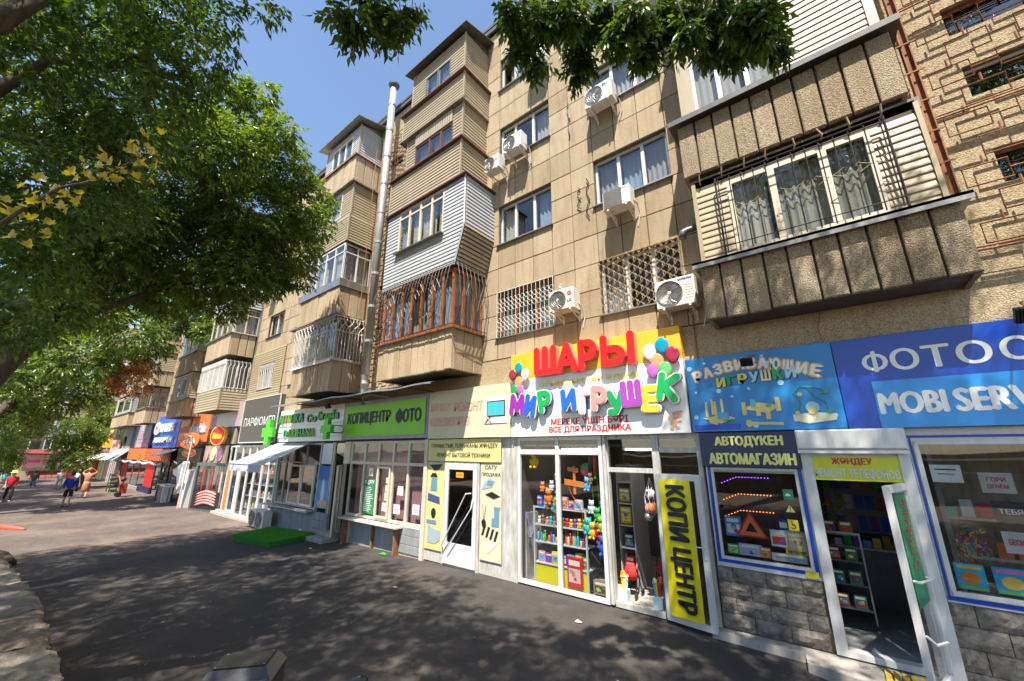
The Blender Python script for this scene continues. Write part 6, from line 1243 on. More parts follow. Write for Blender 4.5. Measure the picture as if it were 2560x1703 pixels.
WR = thing('wall_rack', 'wall rack of small hanging packs behind the phone shop counter', 'rack', (.3, 10.3, 1.2))
for j in range(4):
    for q in range(8): cn, c = r7.choice(PAL); ob('hanging_pack', MB().box(-.38+q*.155, -.26+q*.155, 10.38, 10.41, 1.15+j*.36, 1.40+j*.36), flat(c), WR)
ob('rack_rail', MB().box(-.4, .86, 10.42, 10.44, 1.1, 2.6), M['room'], WR)
TC = thing('tinsel_bunch', 'dark tinsel bunch with coloured glints hanging over the dim rack in the phone shop', 'tinsel', (-.2, 7.9, 1.8))
for c in ((.5, .1, .02), (.02, .3, .1), (.3, .05, .35), (.5, .4, .05)):
    m = MB()
    for k in range(40): p = Vector((-.18+r7.gauss(0, .08), 7.95+r7.gauss(0, .03), 1.82+r7.gauss(0, .09))); d = Vector((r7.uniform(-1, 1), r7.uniform(-1, 1), r7.uniform(-1, 1))).normalized()*.02; e = Vector((r7.uniform(-1, 1), r7.uniform(-1, 1), r7.uniform(-1, 1))).normalized()*.006; m.add([p-d-e, p+d-e, p+d+e, p-d+e], [(0, 1, 2, 3)])
    ob('foil_strips', m, flat(c, .15), TC)
# goods on a low shelf behind the stationery window
SHF = thing('window_shelf', 'grey stepped shelf behind the stationery window with rows of small coloured packs', 'shelf', (1.9, 7.9, 1.03)); ob('board', MB().box(.95, 4.3, 7.8, 8.1, 1.3, 1.33).box(.95, 4.3, 8.2, 8.5, 1.7, 1.73), M['room'], SHF)
for (yy, zz) in ((7.85, 1.331), (8.25, 1.731)):
    for q in range(13): cn, c = r7.choice(PAL); ob('pack', MB().box(1.0+q*.16, 1.12+q*.16, yy, yy+.05, zz, zz+.12+.05*((q*5) % 3)), flat(tuple(k_*.8 for k_ in c)), SHF)
# electronics window on the right
T = thing('stationery_shop', 'large white and blue edged display window above split stone blocks beside the phone shop door', 'shop', (2, 7.15, .1))
m = MB(); m.box(.70, 4.5, 7.15, 7.21, .92, 1.03).box(.70, 4.5, 7.15, 7.21, 2.68, 2.86).box(.70, .76, 7.15, 7.21, 1.03, 2.68).box(.76, 4.5, 7.12, 7.16, 1.0, 1.045).box(.76, 4.5, 7.12, 7.16, 2.66, 2.7).box(.745, .79, 7.12, 7.16, 1.045, 2.66); ob('outer_frame', m, M['pvc'], T)
ob('blue_stripe', MB().box(.705, 4.5, 7.144, 7.15, .94, .985).box(.705, 4.5, 7.144, 7.15, 2.74, 2.77).box(.712, .735, 7.144, 7.15, .985, 2.74), M['stripe'], T); glass(T, .79, 4.5, 1.045, 2.66, 7.14)
stone_wall(T, .69, 4.5, .02, .915, 7.14, .42, .205, 8)
ob('interior_wall', MB().box(.92, 4.5, 8.9, 8.95, .2, 2.7).box(.92, 4.5, 7.25, 8.9, .9, 1.03), M['slab'], T)
def book(l, x, z, w, h, c, c2, c3):
    T = thing('colouring_book', l, 'book', (x, 7.24, z)); ob('cover', MB().cbox(x, x+w, 7.24, 7.26, z, z+h, .002), flat(c, .25), T); disc('cover_figure', x+w*.5, z+h*.45, w*.33, h*.25, 7.2385, flat(c2, .25), T, .002, 9); ob('cover_title', MB().box(x+w*.1, x+w*.9, 7.2365, 7.239, z+h*.8, z+h*.93), flat(c3, .25), T); ob('cover_grass', MB().box(x+.01, x+w-.01, 7.2368, 7.239, z+.01, z+h*.16), flat((.15, .5, .08), .25), T)
    return T
book('blue colouring book with an orange jeep on its cover', .83, 1.06, .24, .27, (.03, .4, .65), (.75, .22, .04), (.8, .5, .05)); book('blue and pink colouring book next to the jeep book', 1.13, 1.06, .26, .27, (.03, .35, .65), (.75, .5, .1), (.8, .2, .4)); book('green and red book taller than the other two', 1.42, 1.06, .24, .34, (.4, .5, .1), (.7, .05, .03), (.8, .5, .1))
for i, (l, x, z, c, s_, ink) in enumerate([('white card ГОРИ ОГНЁМ hanging behind the glass', 1.28, 2.1, (.5, .46, .42), 'ГОРИ\nОГНЁМ', 'redprint'), ('black card with white ТЕБЯ lettering hanging behind the glass', 1.32, 1.78, (.02, .02, .02), 'ТЕБЯ', 'offwhite'), ('white card with a red БЕСИШЬ label hanging behind the glass', 1.33, 1.45, (.45, .42, .4), 'БЕСИШЬ', 'redprint')]):
    T = thing('slogan_card', l, 'card', (x, 7.5, z)); ob('card', MB().box(x, x+.27, 7.5, 7.505, z, z+.23), flat(c), T)
    if '\n' in s_: text('lettering', 'ГОРИ', x+.06, x+.21, z+.13, z+.18, 7.498, M[ink], T, offset=.02); text('lettering', 'ОГНЁМ', x+.05, x+.22, z+.05, z+.11, 7.498, M[ink], T, offset=.02)
    else: text('lettering', s_, x+.04, x+.23, z+.09, z+.15, 7.498, M[ink], T, offset=.03)
T = thing('paper_notice', 'white paper notice taped inside the corner of the stationery window', 'notice', (.95, 7.2, 2.25)); ob('paper', MB().box(.84, 1.1, 7.17, 7.172, 2.22, 2.42), M['offwhite'], T); ob('printed_lines', MB().box(.88, 1.06, 7.167, 7.169, 2.36, 2.375).box(.9, 1.04, 7.167, 7.169, 2.31, 2.32), M['ink'], T)
T = thing('tinsel_garland', 'heap of red green and yellow curly tinsel above the jeep book', 'tinsel', (.97, 7.35, 1.45)); rr = random.Random(4)
for c in ((.7, .03, .03), (.1, .5, .05), (.75, .6, .03), (.8, .25, .02), (.05, .15, .5), (.7, .1, .35)):
    m = MB()
    for k in range(26):
        p = (.95+rr.gauss(0, .07)+.04, 7.32+rr.gauss(0, .03), 1.48+rr.gauss(0, .09)); r0 = rr.uniform(.01, .03); a0 = rr.uniform(0, 6); m.tube([(p[0]+r0*math.cos(a0+t*.8), p[1]+.006*t, p[2]+r0*math.sin(a0+t*.8)) for t in range(6)], .0035, 3)
    ob('curls', m, flat(c, .2), T)
# concrete apron
T = MB(); rr = random.Random(6); pts = [(-1.82, 7.15), (-1.85, 6.95), (-1.3, 6.93), (-.75, 6.93), (-.72, 6.68), (-.4, 6.55), (.2, 6.42), (1.0, 6.4), (4, 6.4), (4, 7.15)]
m = MB(); n = len(pts); m.v = [(x, y, .0) for x, y in pts]+[(x+.0, y+(.02 if y < 7 else 0), .09+(.03 if x > -.7 else 0)) for x, y in pts]; m.f = [tuple(range(n, 2*n))]+[(i, (i+1) % n, n+(i+1) % n, n+i) for i in range(n)]; ob('concrete_apron', m, M['conc'], kind='structure')
T = thing('tactile_plate', 'worn yellow tactile paving plate on the concrete apron before the phone shop', 'paving plate', (.3, 6.8, .12))
for k in range(7): ob('tactile_bar', MB().box(.0+k*.075, .055+k*.075, 6.6, 6.98, .118, .135), flat((.55, .38, .05)), T)
# ================================================================= air conditioners
def ac(label, x0, zb, w=.62, h=.46, d=.27, y=6.78, style='ring', logo=None, wall=True, fanx=.36, rz=0, base=None, brackets=True):
    yb = y+d; T = thing('air_conditioner', label, 'air conditioner', (x0, y, zb), None, rz=rz); W_ = WM[T.name] if rz else Matrix.Translation((x0, y, zb))
    ob('casing', MB().cbox(0, w, 0, d, 0, h, .012), M['ac'], T, mtx=W_); fx, fz, r = w*fanx, h*.5, h*.42
    dz = Matrix.Translation((fx, 0, fz)) @ Matrix.Rotation(R(90), 4, 'X'); 
    ob('fan_opening', MB().lathe([(r, 0), (r, .004), (.001, .004)], 28, dz), M['ac_dark'], T, mtx=W_)
    m = MB()
    if style == 'square': m.box(fx-r*1.05, fx+r*1.15, -.01, -.004, fz-r*1.1, fz+r*1.1)
    else:
        for q in range(1, 6 if style != 'fine' else 10): rr_ = r*q/(5 if style != 'fine' else 9); m.tube([(fx+rr_*math.cos(t*.314), -.012, fz+rr_*math.sin(t*.314)) for t in range(20)], .0028, 3, True)
        for q in range(16): a = q*math.pi/8; m.tube([(fx+.03*math.cos(a), -.013, fz+.03*math.sin(a)), (fx+r*.6*math.cos(a+.2), -.013, fz+r*.6*math.sin(a+.2)), (fx+r*math.cos(a+.5), -.012, fz+r*math.sin(a+.5))], .0026, 3)
        m.tube([(fx+r*1.02*math.cos(t*.26), -.012, fz+r*1.02*math.sin(t*.26)) for t in range(24)], .008, 5, True)
    ob('fan_grille', m, M['ac_dark'] if style == 'square' else M['tin'], T, mtx=W_)
    if style != 'square':
        m = MB()
        for q in range(4): a = q*math.pi/2+.5; m.add([(fx+.02*math.cos(a), -.006, fz+.02*math.sin(a)), (fx+r*.8*math.cos(a), -.008, fz+r*.8*math.sin(a)), (fx+r*.75*math.cos(a+.7), -.005, fz+r*.75*math.sin(a+.7))], [(0, 1, 2)])
        ob('fan_blade', m, M['tin'], T, mtx=W_); ob('hub', MB().ball((fx, -.012, fz), (r*.16, .01, r*.16), 10, 5), M['ac'], T, mtx=W_)
    if logo:
        s, c, a, b, e, f = logo; text('logo', s, w*a, w*b, h*e, h*f, -.001, flat(c), T, frame=W_, offset=.04)
    if style == 'fine': 
        m = MB()
        for q in range(6): m.box(w*.76, w*.95, -.004, -.001, h*(.22+q*.09), h*(.225+q*.09))
        ob('vent_line', m, M['ac_dark'], T, mtx=W_)
    if wall:
        if brackets:
            for bx in (w*.16, w*.82): ob('bracket', MB().box(bx, bx+.03, -.02, 7.2-y, -.035, -.005).tube([(bx+.015, .02, -.03), (bx+.015, 7.19-y, -.16)], .012, 4).box(bx, bx+.03, 7.17-y, 7.195-y, -.2, -.01), M['whiteiron'], T, mtx=W_)
        ob('hose', MB().tube([(w*.98, d*.6, h*.3), (w*1.06, d+.03, h*.2), (w*1.07, d+.12, -.1), (w*.95, d+.14, -.35)], .014, 5).tube([(0, d*.9, h*.4), (-.08, d+.1, h*.3), (-.1, d+.14, h*1.2)], .01, 5), M['offwhite'], T, mtx=W_)
    return T
ac('white air conditioner with a round red badge beside the honeycomb grille, above the ШАРЫ letters', -4.36, 5.43, .60, .46, logo=('LG', (.1, .1, .12), .74, .92, .3, .44)); T = bpy.data.objects['air_conditioner']
W_ = Matrix.Translation((-4.36, 6.78, 5.43)); ob('badge', MB().lathe([(.05, 0), (.05, .006), (.001, .007)], 20, Matrix.Translation((.5, 0, .33)) @ Matrix.Rotation(R(90), 4, 'X')), M['redprint'], T, mtx=W_); ob('badge_mark', MB().box(.475, .484, -.011, -.008, .31, .355).box(.484, .51, -.011, -.008, .31, .318).box(.52, .53, -.011, -.008, .32, .345), M['white'], T, mtx=W_)
ac('large beige air conditioner with a fine round grille, above the amber sign board', -2.1, 4.98, .66, .52, .28, style='fine', logo=('SAMSUNG', (.02, .04, .3), .6, .95, .86, .94))
ac('air conditioner with a brown square grille below the blinded-off window with blue glass', -2.98, 7.33, .58, .42, style='square', logo=('Panasonic', (.02, .1, .4), .62, .9, .86, .92), fanx=.36)
ac('white air conditioner with a swirl fan under the window with striped blinds', -3.25, 10.1, .66, .5, logo=('EC', (.02, .03, .2), .68, .88, .72, .86))
ac('white air conditioner tight against the bay corner, with a small red badge', -6.3, 9.85, .50, .42, logo=('LG', (.4, .02, .08), .7, .9, .5, .7), y=6.72)
ac('white air conditioner next to the badged one, half over a window', -5.65, 10.12, .6, .46, y=6.72)
ac('air conditioner half hidden by hanging leaves high under a fifth floor window', -4.95, 12.58, .6, .46, y=6.75)
ac('topmost air conditioner near the roof edge with looping cables', -4.05, 13.95, .56, .46, y=6.75)
ac('small air conditioner on the wall at the edge of the tree crown', -16.4, 8.15, .6, .46)
ac('air conditioner high on the wall between the far balcony stacks', -21.3, 9.9, .6, .46)
ac('white air conditioner on the ground, nearer the white framed shop of the pair', -18.15, -.22, .55, .62, .3, y=6.62, wall=False, logo=('EC', (.02, .03, .3), .7, .92, .6, .8))
ac('white air conditioner on the ground, nearer the green carpet of the pair', -17.45, -.22, .6, .62, .3, y=6.6, wall=False, logo=('LG', (.5, .02, .03), .72, .9, .5, .65))
ac('grey air conditioner unit on the ground below the small counter near the red doorway', -31.3, -.35, .9, .95, .4, y=6.4, wall=False, style='square')
# cables and pegs on the wall
T = thing('wall_cables', 'loose thin cables and a drain hose running down the sunny wall between the windows', 'cable', (-3.9, 7.15, 7)); rr = random.Random(3)
for x, z0, z1 in ((-3.72, 8.5, 7.9), (-3.9, 9.9, 11.0), (-4.08, 12.6, 13.9), (-4.3, 5.9, 6.2), (-3.5, 8.6, 7.6)): ob('cable', MB().tube([(x+.04*math.sin(q*1.9)+rr.uniform(-.02, .02), 7.16, z0+(z1-z0)*q/7) for q in range(8)], .012, 5), M['black'] if x > -4 else M['white'], T)
T = thing('vent_elbow', 'dark grey round vent elbow sticking out of the shaded wall beside the barred balcony', 'vent pipe', (-1.4, 6.9, 6.4)); ob('pipe', MB().tube([(-1.24, 6.86, 6.36), (-1.45, 6.84, 6.36), (-1.52, 6.8, 6.32), (-1.54, 6.8, 6.2)], [.055, .055, .06, .065], 12), M['greymetal'], T, smooth=True)
T = thing('wall_conduit', 'thin rusty conduit pipe running up the pebbledash from the toys sign', 'pipe', (-1.55, 7.15, 4.1)); ob('conduit', MB().tube([(-1.62, 7.16, 4.08), (-1.62, 7.16, 4.9)], .012, 6).tube([(.1, 7.14, 4.0), (.06, 7.1, 4.3), (.14, 7.12, 4.6)], .008, 5), M['rust'], T)
def flood(label, x, z, y=6.55, s=1.0):
    T = thing('floodlight', label, 'lamp', (x, 7.0, z+.2)); ob('arm', MB().tube([(x+.12*s, 7.0, z+.28*s), (x+.02*s, (7.0+y)/2, z+.2*s), (x, y+.02, z+.06*s)], .012, 6), M['rust'], T); W_ = Matrix.Translation((x, y, z)) @ Matrix.Rotation(R(35), 4, 'X')
    ob('housing', MB().box(-.13*s, .13*s, -.03, .03, -.09*s, .09*s), M['black'], T, mtx=W_); m = MB(); [m.box(-.12*s+q*.027*s, -.112*s+q*.027*s, -.05, -.03, -.08*s, .08*s) for q in range(10)]; ob('cooling_fins', m, M['blackmetal'], T, mtx=W_)
flood('black floodlight in front of the arched letters of the blue toys sign', -.84, 3.84, 6.6, .62)
flood('black floodlight in front of the dark blue photo sign', 1.84, 3.98, 6.5, .95)
flood('small black floodlight at the top of the pharmacy sign', -13.3, 4.02, 6.7)
T = thing('spot_lamp', 'chrome cone lamp on a bent pipe above the lime copy centre banner', 'lamp', (-10.9, 6.9, 4.05)); ob('pipe', MB().tube([(-10.3, 7.0, 4.1), (-10.6, 6.6, 4.16), (-10.95, 6.55, 4.12), (-11.0, 6.6, 4.0), (-10.85, 6.7, 3.98)], .014, 6), M['pvc'], T); ob('shade', MB().lathe([(.03, 0), (.1, -.12), (.09, -.12)], 12, Matrix.Translation((-11.0, 6.58, 4.02))), M['tin'], T)
# ================================================================= ground level things
T = thing('carpet_platform', 'low platform covered in bright green artificial grass beside the pharmacy', 'platform', (-14.9, 6.1, -.2)); P4 = [(-15.5, 5.25), (-13.3, 5.5), (-13.6, 6.95), (-15.9, 6.6)]
m = MB(); z0, z1 = -.24, -.0; m.v = [(x, y, z0) for x, y in P4]+[(x, y, z1) for x, y in P4]; m.f = [(4, 5, 6, 7), (0, 1, 5, 4), (1, 2, 6, 5), (2, 3, 7, 6), (3, 0, 4, 7)]; gm = flat((.03, .2, .012), .9); ob('platform_body', m, gm, T)
g_ = np.random.default_rng(3); n = 26000; u, v = g_.random(n), g_.random(n); Pq = np.array(P4); px_ = ((1-u)*(1-v))[:, None]*Pq[0]+(u*(1-v))[:, None]*Pq[1]+(u*v)[:, None]*Pq[2]+((1-u)*v)[:, None]*Pq[3]; z_ = np.full(n, z1)
k = int(n*.3); side = g_.random(k); wh = g_.random(k) < .6; px_[:k] = np.where(wh[:, None], Pq[0]+(Pq[1]-Pq[0])*side[:, None], Pq[1]+(Pq[2]-Pq[1])*side[:, None]); z_[:k] = z0+(z1-z0)*g_.random(k)
dx = g_.normal(size=(n, 2))*.012; dx[:k] += np.where(wh[:, None], np.array([0, -.02]), np.array([.02, 0])); h_ = .022+.02*g_.random(n); sd_ = g_.normal(size=(n, 2)); sd_ /= np.linalg.norm(sd_, axis=1)[:, None]; sd_ *= .004
V = np.zeros((n, 3, 3)); V[:, 0, :2] = px_-sd_; V[:, 1, :2] = px_+sd_; V[:, 2, :2] = px_+dx; V[:, 0, 2] = V[:, 1, 2] = z_; V[:, 2, 2] = z_+h_*np.where(np.arange(n) < k, .2, 1)
me = bpy.data.meshes.new('grass_fibres'); me.from_pydata([tuple(p) for p in V.reshape(-1, 3)], [], [(3*i, 3*i+1, 3*i+2) for i in range(n)]); me.materials.append(leaf_mat('green plastic fibres', (.03, .17, .008), (.06, .28, .012), (.12, .42, .02), .15)); link('grass_fibres', me, T, kind='stuff')
T = thing('concrete_steps', 'two worn tiled concrete steps below the half open copy centre door', 'steps', (-12.9, 6.9, -.2)); ob('lower_step', MB().cbox(-13.5, -12.5, 6.6, 7.15, -.3, -.02, .015), M['conc'], T); ob('upper_step', MB().cbox(-13.35, -12.6, 6.9, 7.2, -.02, .12, .015), M['conc'], T)
# sausage poster frame
W_ = Matrix.Translation((-25.75, 6.55, -.35)) @ Matrix.Rotation(R(14), 4, 'Z')
T = thing('poster_frame', 'grey metal framed panel with a poster of pink sausages on its lower part', 'poster stand', (-25.0, 6.6, -.35)); m = MB(); frame_rect(m, 0, 2.5, 0, 2.3, 0, .14, .1); ob('outer_frame', m, M['greymetal'], T, mtx=W_); ob('pane', MB().box(.14, 2.36, .05, .056, .95, 2.16), M['glass'], T, mtx=W_); ob('poster_ground', MB().box(.14, 2.36, .02, .04, .14, .95), M['ink'], T, mtx=W_)
for q in range(5): ob('sausage', MB().tube([(.5+1.55*t, -.0, .3+q*.125+.13*math.sin(math.pi*t)+.05*t) for t in [i/8 for i in range(9)]], [.03]+[.058]*7+[.03], 8), flat((.62, .26, .22), .3), T, smooth=True, mtx=W_)
for x in (.5, 1.2, 1.9): ob('curtain_strip', MB().box(x, x+.14, .1, .12, .95, 2.1), M['redprint'], T, mtx=W_)
# red and white payphone-like terminal with canopy
T = thing('terminal_stand', 'red and white street terminal post with a curved white hood beside the sausage poster', 'terminal', (-27.3, 6.6, -.4)); ob('plinth', MB().cbox(-28.4, -26.6, 6.2, 6.95, -.55, -.32, .02), M['conc'], T)
ob('red_column', MB().cbox(-28.0, -27.5, 6.6, 6.85, -.32, 1.5, .02), M['red'], T); ob('white_column', MB().cbox(-27.5, -26.95, 6.55, 6.85, -.32, 1.55, .02), M['pvc_w'], T)
m = MB(); m.v = []; pr = [(6.0, 1.35), (6.0, 1.5), (6.15, 1.52), (6.4, 1.45), (6.6, 1.2), (6.75, .8), (6.8, .5)]
pr2 = [(-28.9, 1.32), (-28.9, 1.5), (-27.3, 1.98), (-27.2, 1.9), (-27.3, .75), (-27.6, .55), (-27.75, .85), (-28.1, 1.2)]; ob('curved_hood', MB().prism(pr2, 6.35, 6.6), M['pvc_w'], T)
ob('white_box', MB().cbox(-28.0, -27.5, 6.5, 6.6, .35, .75, .02), M['pvc_w'], T); ob('keypad', MB().box(-27.4, -27.05, 6.53, 6.55, .6, .9), M['tin'], T)
T = thing('wall_counter', 'small white fold down counter on thin legs near the grey ground unit', 'counter', (-31.5, 6.8, .6)); ob('board', MB().box(-32.6, -29.6, 6.5, 7.05, .55, .6), M['pvc'], T)
for x in (-32.5, -29.8): ob('leg', MB().tube([(x, 6.55, -.4), (x, 6.55, .55)], .03, 6), M['greymetal'], T)
T = thing('lamp_post', 'thin white post with a curved top standing next to the orange oval sign', 'post', (-26.7, 6.3, -.35)); ob('pole', MB().tube([(-26.9, 6.4, -.4), (-26.75, 6.4, 3.0), (-26.7, 6.35, 3.25), (-27.1, 6.3, 3.3), (-27.6, 6.25, 3.15)], .035, 8), M['pvc'], T)
# red barrow / machine
T = thing('hand_cart', 'red metal hand cart with a looped handle parked before the stone plinth', 'cart', (-36, 5.6, -.3)); f = flat((.33, .04, .02))
ob('body', MB().cbox(-36.4, -35.95, 5.4, 5.75, -.1, .5, .05), f, T); ob('handle_loop', MB().tube([(-36.3, 5.4, .75), (-36.2, 5.2, 1.0), (-35.6, 5.2, .95), (-35.3, 5.3, .5), (-35.6, 5.4, .1), (-36, 5.4, .05)], .045, 8), f, T); ob('motor', MB().ball((-36.3, 5.5, .75), (.2, .2, .15), 8, 6), M['iron'], T)
for x in (-36.4, -35.9): ob('wheel', MB().lathe([(.02, -.04), (.14, -.04), (.14, .04), (.02, .04)], 12, Matrix.Translation((x, 5.4, -.16)) @ Matrix.Rotation(R(90), 4, 'Y')), M['black'], T)
T = thing('goods_stand', 'black wire goods stand with trays in front of the far white shop front', 'stand', (-40.6, 5.7, -.45)); m = MB()
for x in (-41.2, -40.2):
    for y in (5.5, 6.0): m.tube([(x, y, -.45), (x, y, .95)], .03, 5)
ob('stand_frame', m, M['iron'], T)
for q in range(4): ob('tray', MB().box(-41.2, -40.2, 5.5, 6.0, .0+q*.27, .05+q*.27), M['black'], T)
ob('green_crate', MB().box(-41.0, -40.4, 5.55, 5.95, -.42, -.15), M['green'], T)
T = thing('orange_hose', 'end of a thick orange red hose lying on the asphalt by the bank', 'hose', (-24.5, .9, -.25)); ob('hose', MB().tube([(-27.5, .0, -.2), (-26, .5, -.24), (-24.6, 1.1, -.27), (-24.2, 1.3, -.27)], [.1, .09, .08, .04], 10), flat((.7, .09, .04)), T, smooth=True)
T = thing('log', 'short dark rotten log lying against the bank', 'log', (-17, .6, -.1)); ob('log_body', MB().tube([(-18.6, .35, -.1), (-17.4, .7, -.1), (-16.6, .85, -.14)], [.16, .14, .08], 9), M['bark'], T, smooth=True)
for i, (x, y) in enumerate([(-9.8, 6.9), (-3.6, 6.2), (-12.1, 6.1), (-7.2, 5.4), (-2.4, 5.0)]): 
    T = thing('litter', ['scrap of lime green cloth on the ground by the copy centre plinth', 'small white paper scrap on the ground before the toy shop', 'crumpled yellow wrapper near the green carpet', 'small pale stone chip on the dark asphalt before the white repair shop', 'thin wire loop lying on the dark asphalt'][i], 'litter', (x, y, gz(x)+.01)); a = random.uniform(.03, .07) if i else .12
    ob('scrap', MB().add([(x-a, y-a*.5, gz(x)+.012), (x+a, y-a*.4, gz(x)+.02), (x+a*.8, y+a*.5, gz(x)+.012), (x-a*.7, y+a*.6, gz(x)+.03)], [(0, 1, 2, 3)]), [M['green'], M['white'], M['yellow'], M['conc'], M['tin']][i], T)
# ================================================================= motorcycle with top case
BA = math.atan2(.26, .18)
T = thing('motorcycle', 'black motorcycle parked below the viewpoint, its angular black top case showing', 'motorcycle', (-3.4, 1.35, 0)); CASE = Matrix.Translation((-3.50, 1.40, .87)) @ Matrix.Rotation(R(50), 4, 'Z')
cs = plain('brushed black top case panel', (.035, .034, .032), .42, .1, var=.1, scale=3); bk_ = M['black']
def hexbox(x0, x1, y0, y1, z0, z1, c, ct):
    """box whose upper edges are bevelled inward by ct over height c"""
    m = MB(); o = [(x0, y0), (x1, y0), (x1, y1), (x0, y1)]; i_ = [(x0+ct, y0+ct), (x1-ct, y0+ct), (x1-ct, y1-ct), (x0+ct, y1-ct)]
    m.v = [(x, y, z0) for x, y in o]+[(x, y, z1-c) for x, y in o]+[(x, y, z1) for x, y in i_]; m.f = [(0, 3, 2, 1), (8, 9, 10, 11)]+[(i, (i+1) % 4, 4+(i+1) % 4, 4+i) for i in range(4)]+[(4+i, 4+(i+1) % 4, 8+(i+1) % 4, 8+i) for i in range(4)]; return m
TC_ = ob('top_case', hexbox(-.22, .22, -.165, .165, 0, .2, .005, .004), bk_, T, mtx=CASE); ob('lid', hexbox(-.225, .225, -.17, .17, .203, .305, .075, .05), bk_, TC_, mtx=CASE)
ob('lid_plate', MB().box(-.16, .16, -.105, .105, .306, .311), cs, TC_, mtx=CASE)
for sx in (-1, 1):
    for sy in (-1, 1): ob('rivet', MB().ball((sx*.15, sy*.095, .312), (.007, .007, .003), 8, 4), M['tin'], TC_, mtx=CASE)
for sx in (-1, 1): ob('latch', MB().box(sx*.11-.03, sx*.11+.03, -.182, -.168, .13, .235), M['greymetal'], TC_, mtx=CASE); ob('corner_guard', MB().box(sx*.18-.018, sx*.18+.018, -.176, -.168, .1, .235), cs, TC_, mtx=CASE)
ob('handle', MB().tube([(-.075, -.172, .19), (-.07, -.19, .185), (.07, -.19, .185), (.075, -.172, .19)], .008, 6), M['greymetal'], TC_, mtx=CASE); ob('chrome_strip', MB().box(-.2, .2, -.1705, -.1685, .243, .249), M['tin'], TC_, mtx=CASE)
Bk = Matrix.Translation((-3.45, 1.36, 0)) @ Matrix.Rotation(R(18), 4, 'Z')
for x in (0.05, 1.4): ob('wheel', MB().lathe([(.2, -.05), (.29, -.055), (.31, 0), (.29, .055), (.2, .05)], 26, Matrix.Translation((x, 0, .31)) @ Matrix.Rotation(R(90), 4, 'X')), M['black'], T, smooth=True, mtx=Bk)
ob('frame', MB().tube([(0, 0, .75), (.4, 0, .62), (.8, 0, .6), (1.1, 0, .74), (1.2, 0, .6), (1.4, 0, .3)], .05, 8).tube([(.05, 0, .32), (.6, 0, .36), (1.0, 0, .4), (1.1, 0, .66)], .04, 8), M['blackmetal'], T, mtx=Bk)
ob('seat', MB().ball((.35, 0, .68), (.4, .13, .06), 14, 8), M['black'], T, smooth=True, mtx=Bk); ob('tank', MB().ball((.85, 0, .66), (.26, .14, .1), 14, 8), M['blackmetal'], T, smooth=True, mtx=Bk); ob('engine', MB().cbox(.5, .95, -.12, .12, .25, .5, .03), M['greymetal'], T, mtx=Bk)
mp = Vector((-2.72, 1.78, 1.12)); ob('mirror', MB().ball((0, 0, 0), (.085, .03, .055), 14, 9), M['black'], T, smooth=True, mtx=Matrix.Translation(mp) @ Matrix.Rotation(R(42), 4, 'Z') @ Matrix.Rotation(R(-25), 4, 'Y')); ob('mirror_stem', MB().tube([tuple(mp), (-2.66, 1.72, 1.0), (-2.45, 1.68, .8)], .008, 6), M['black'], T)
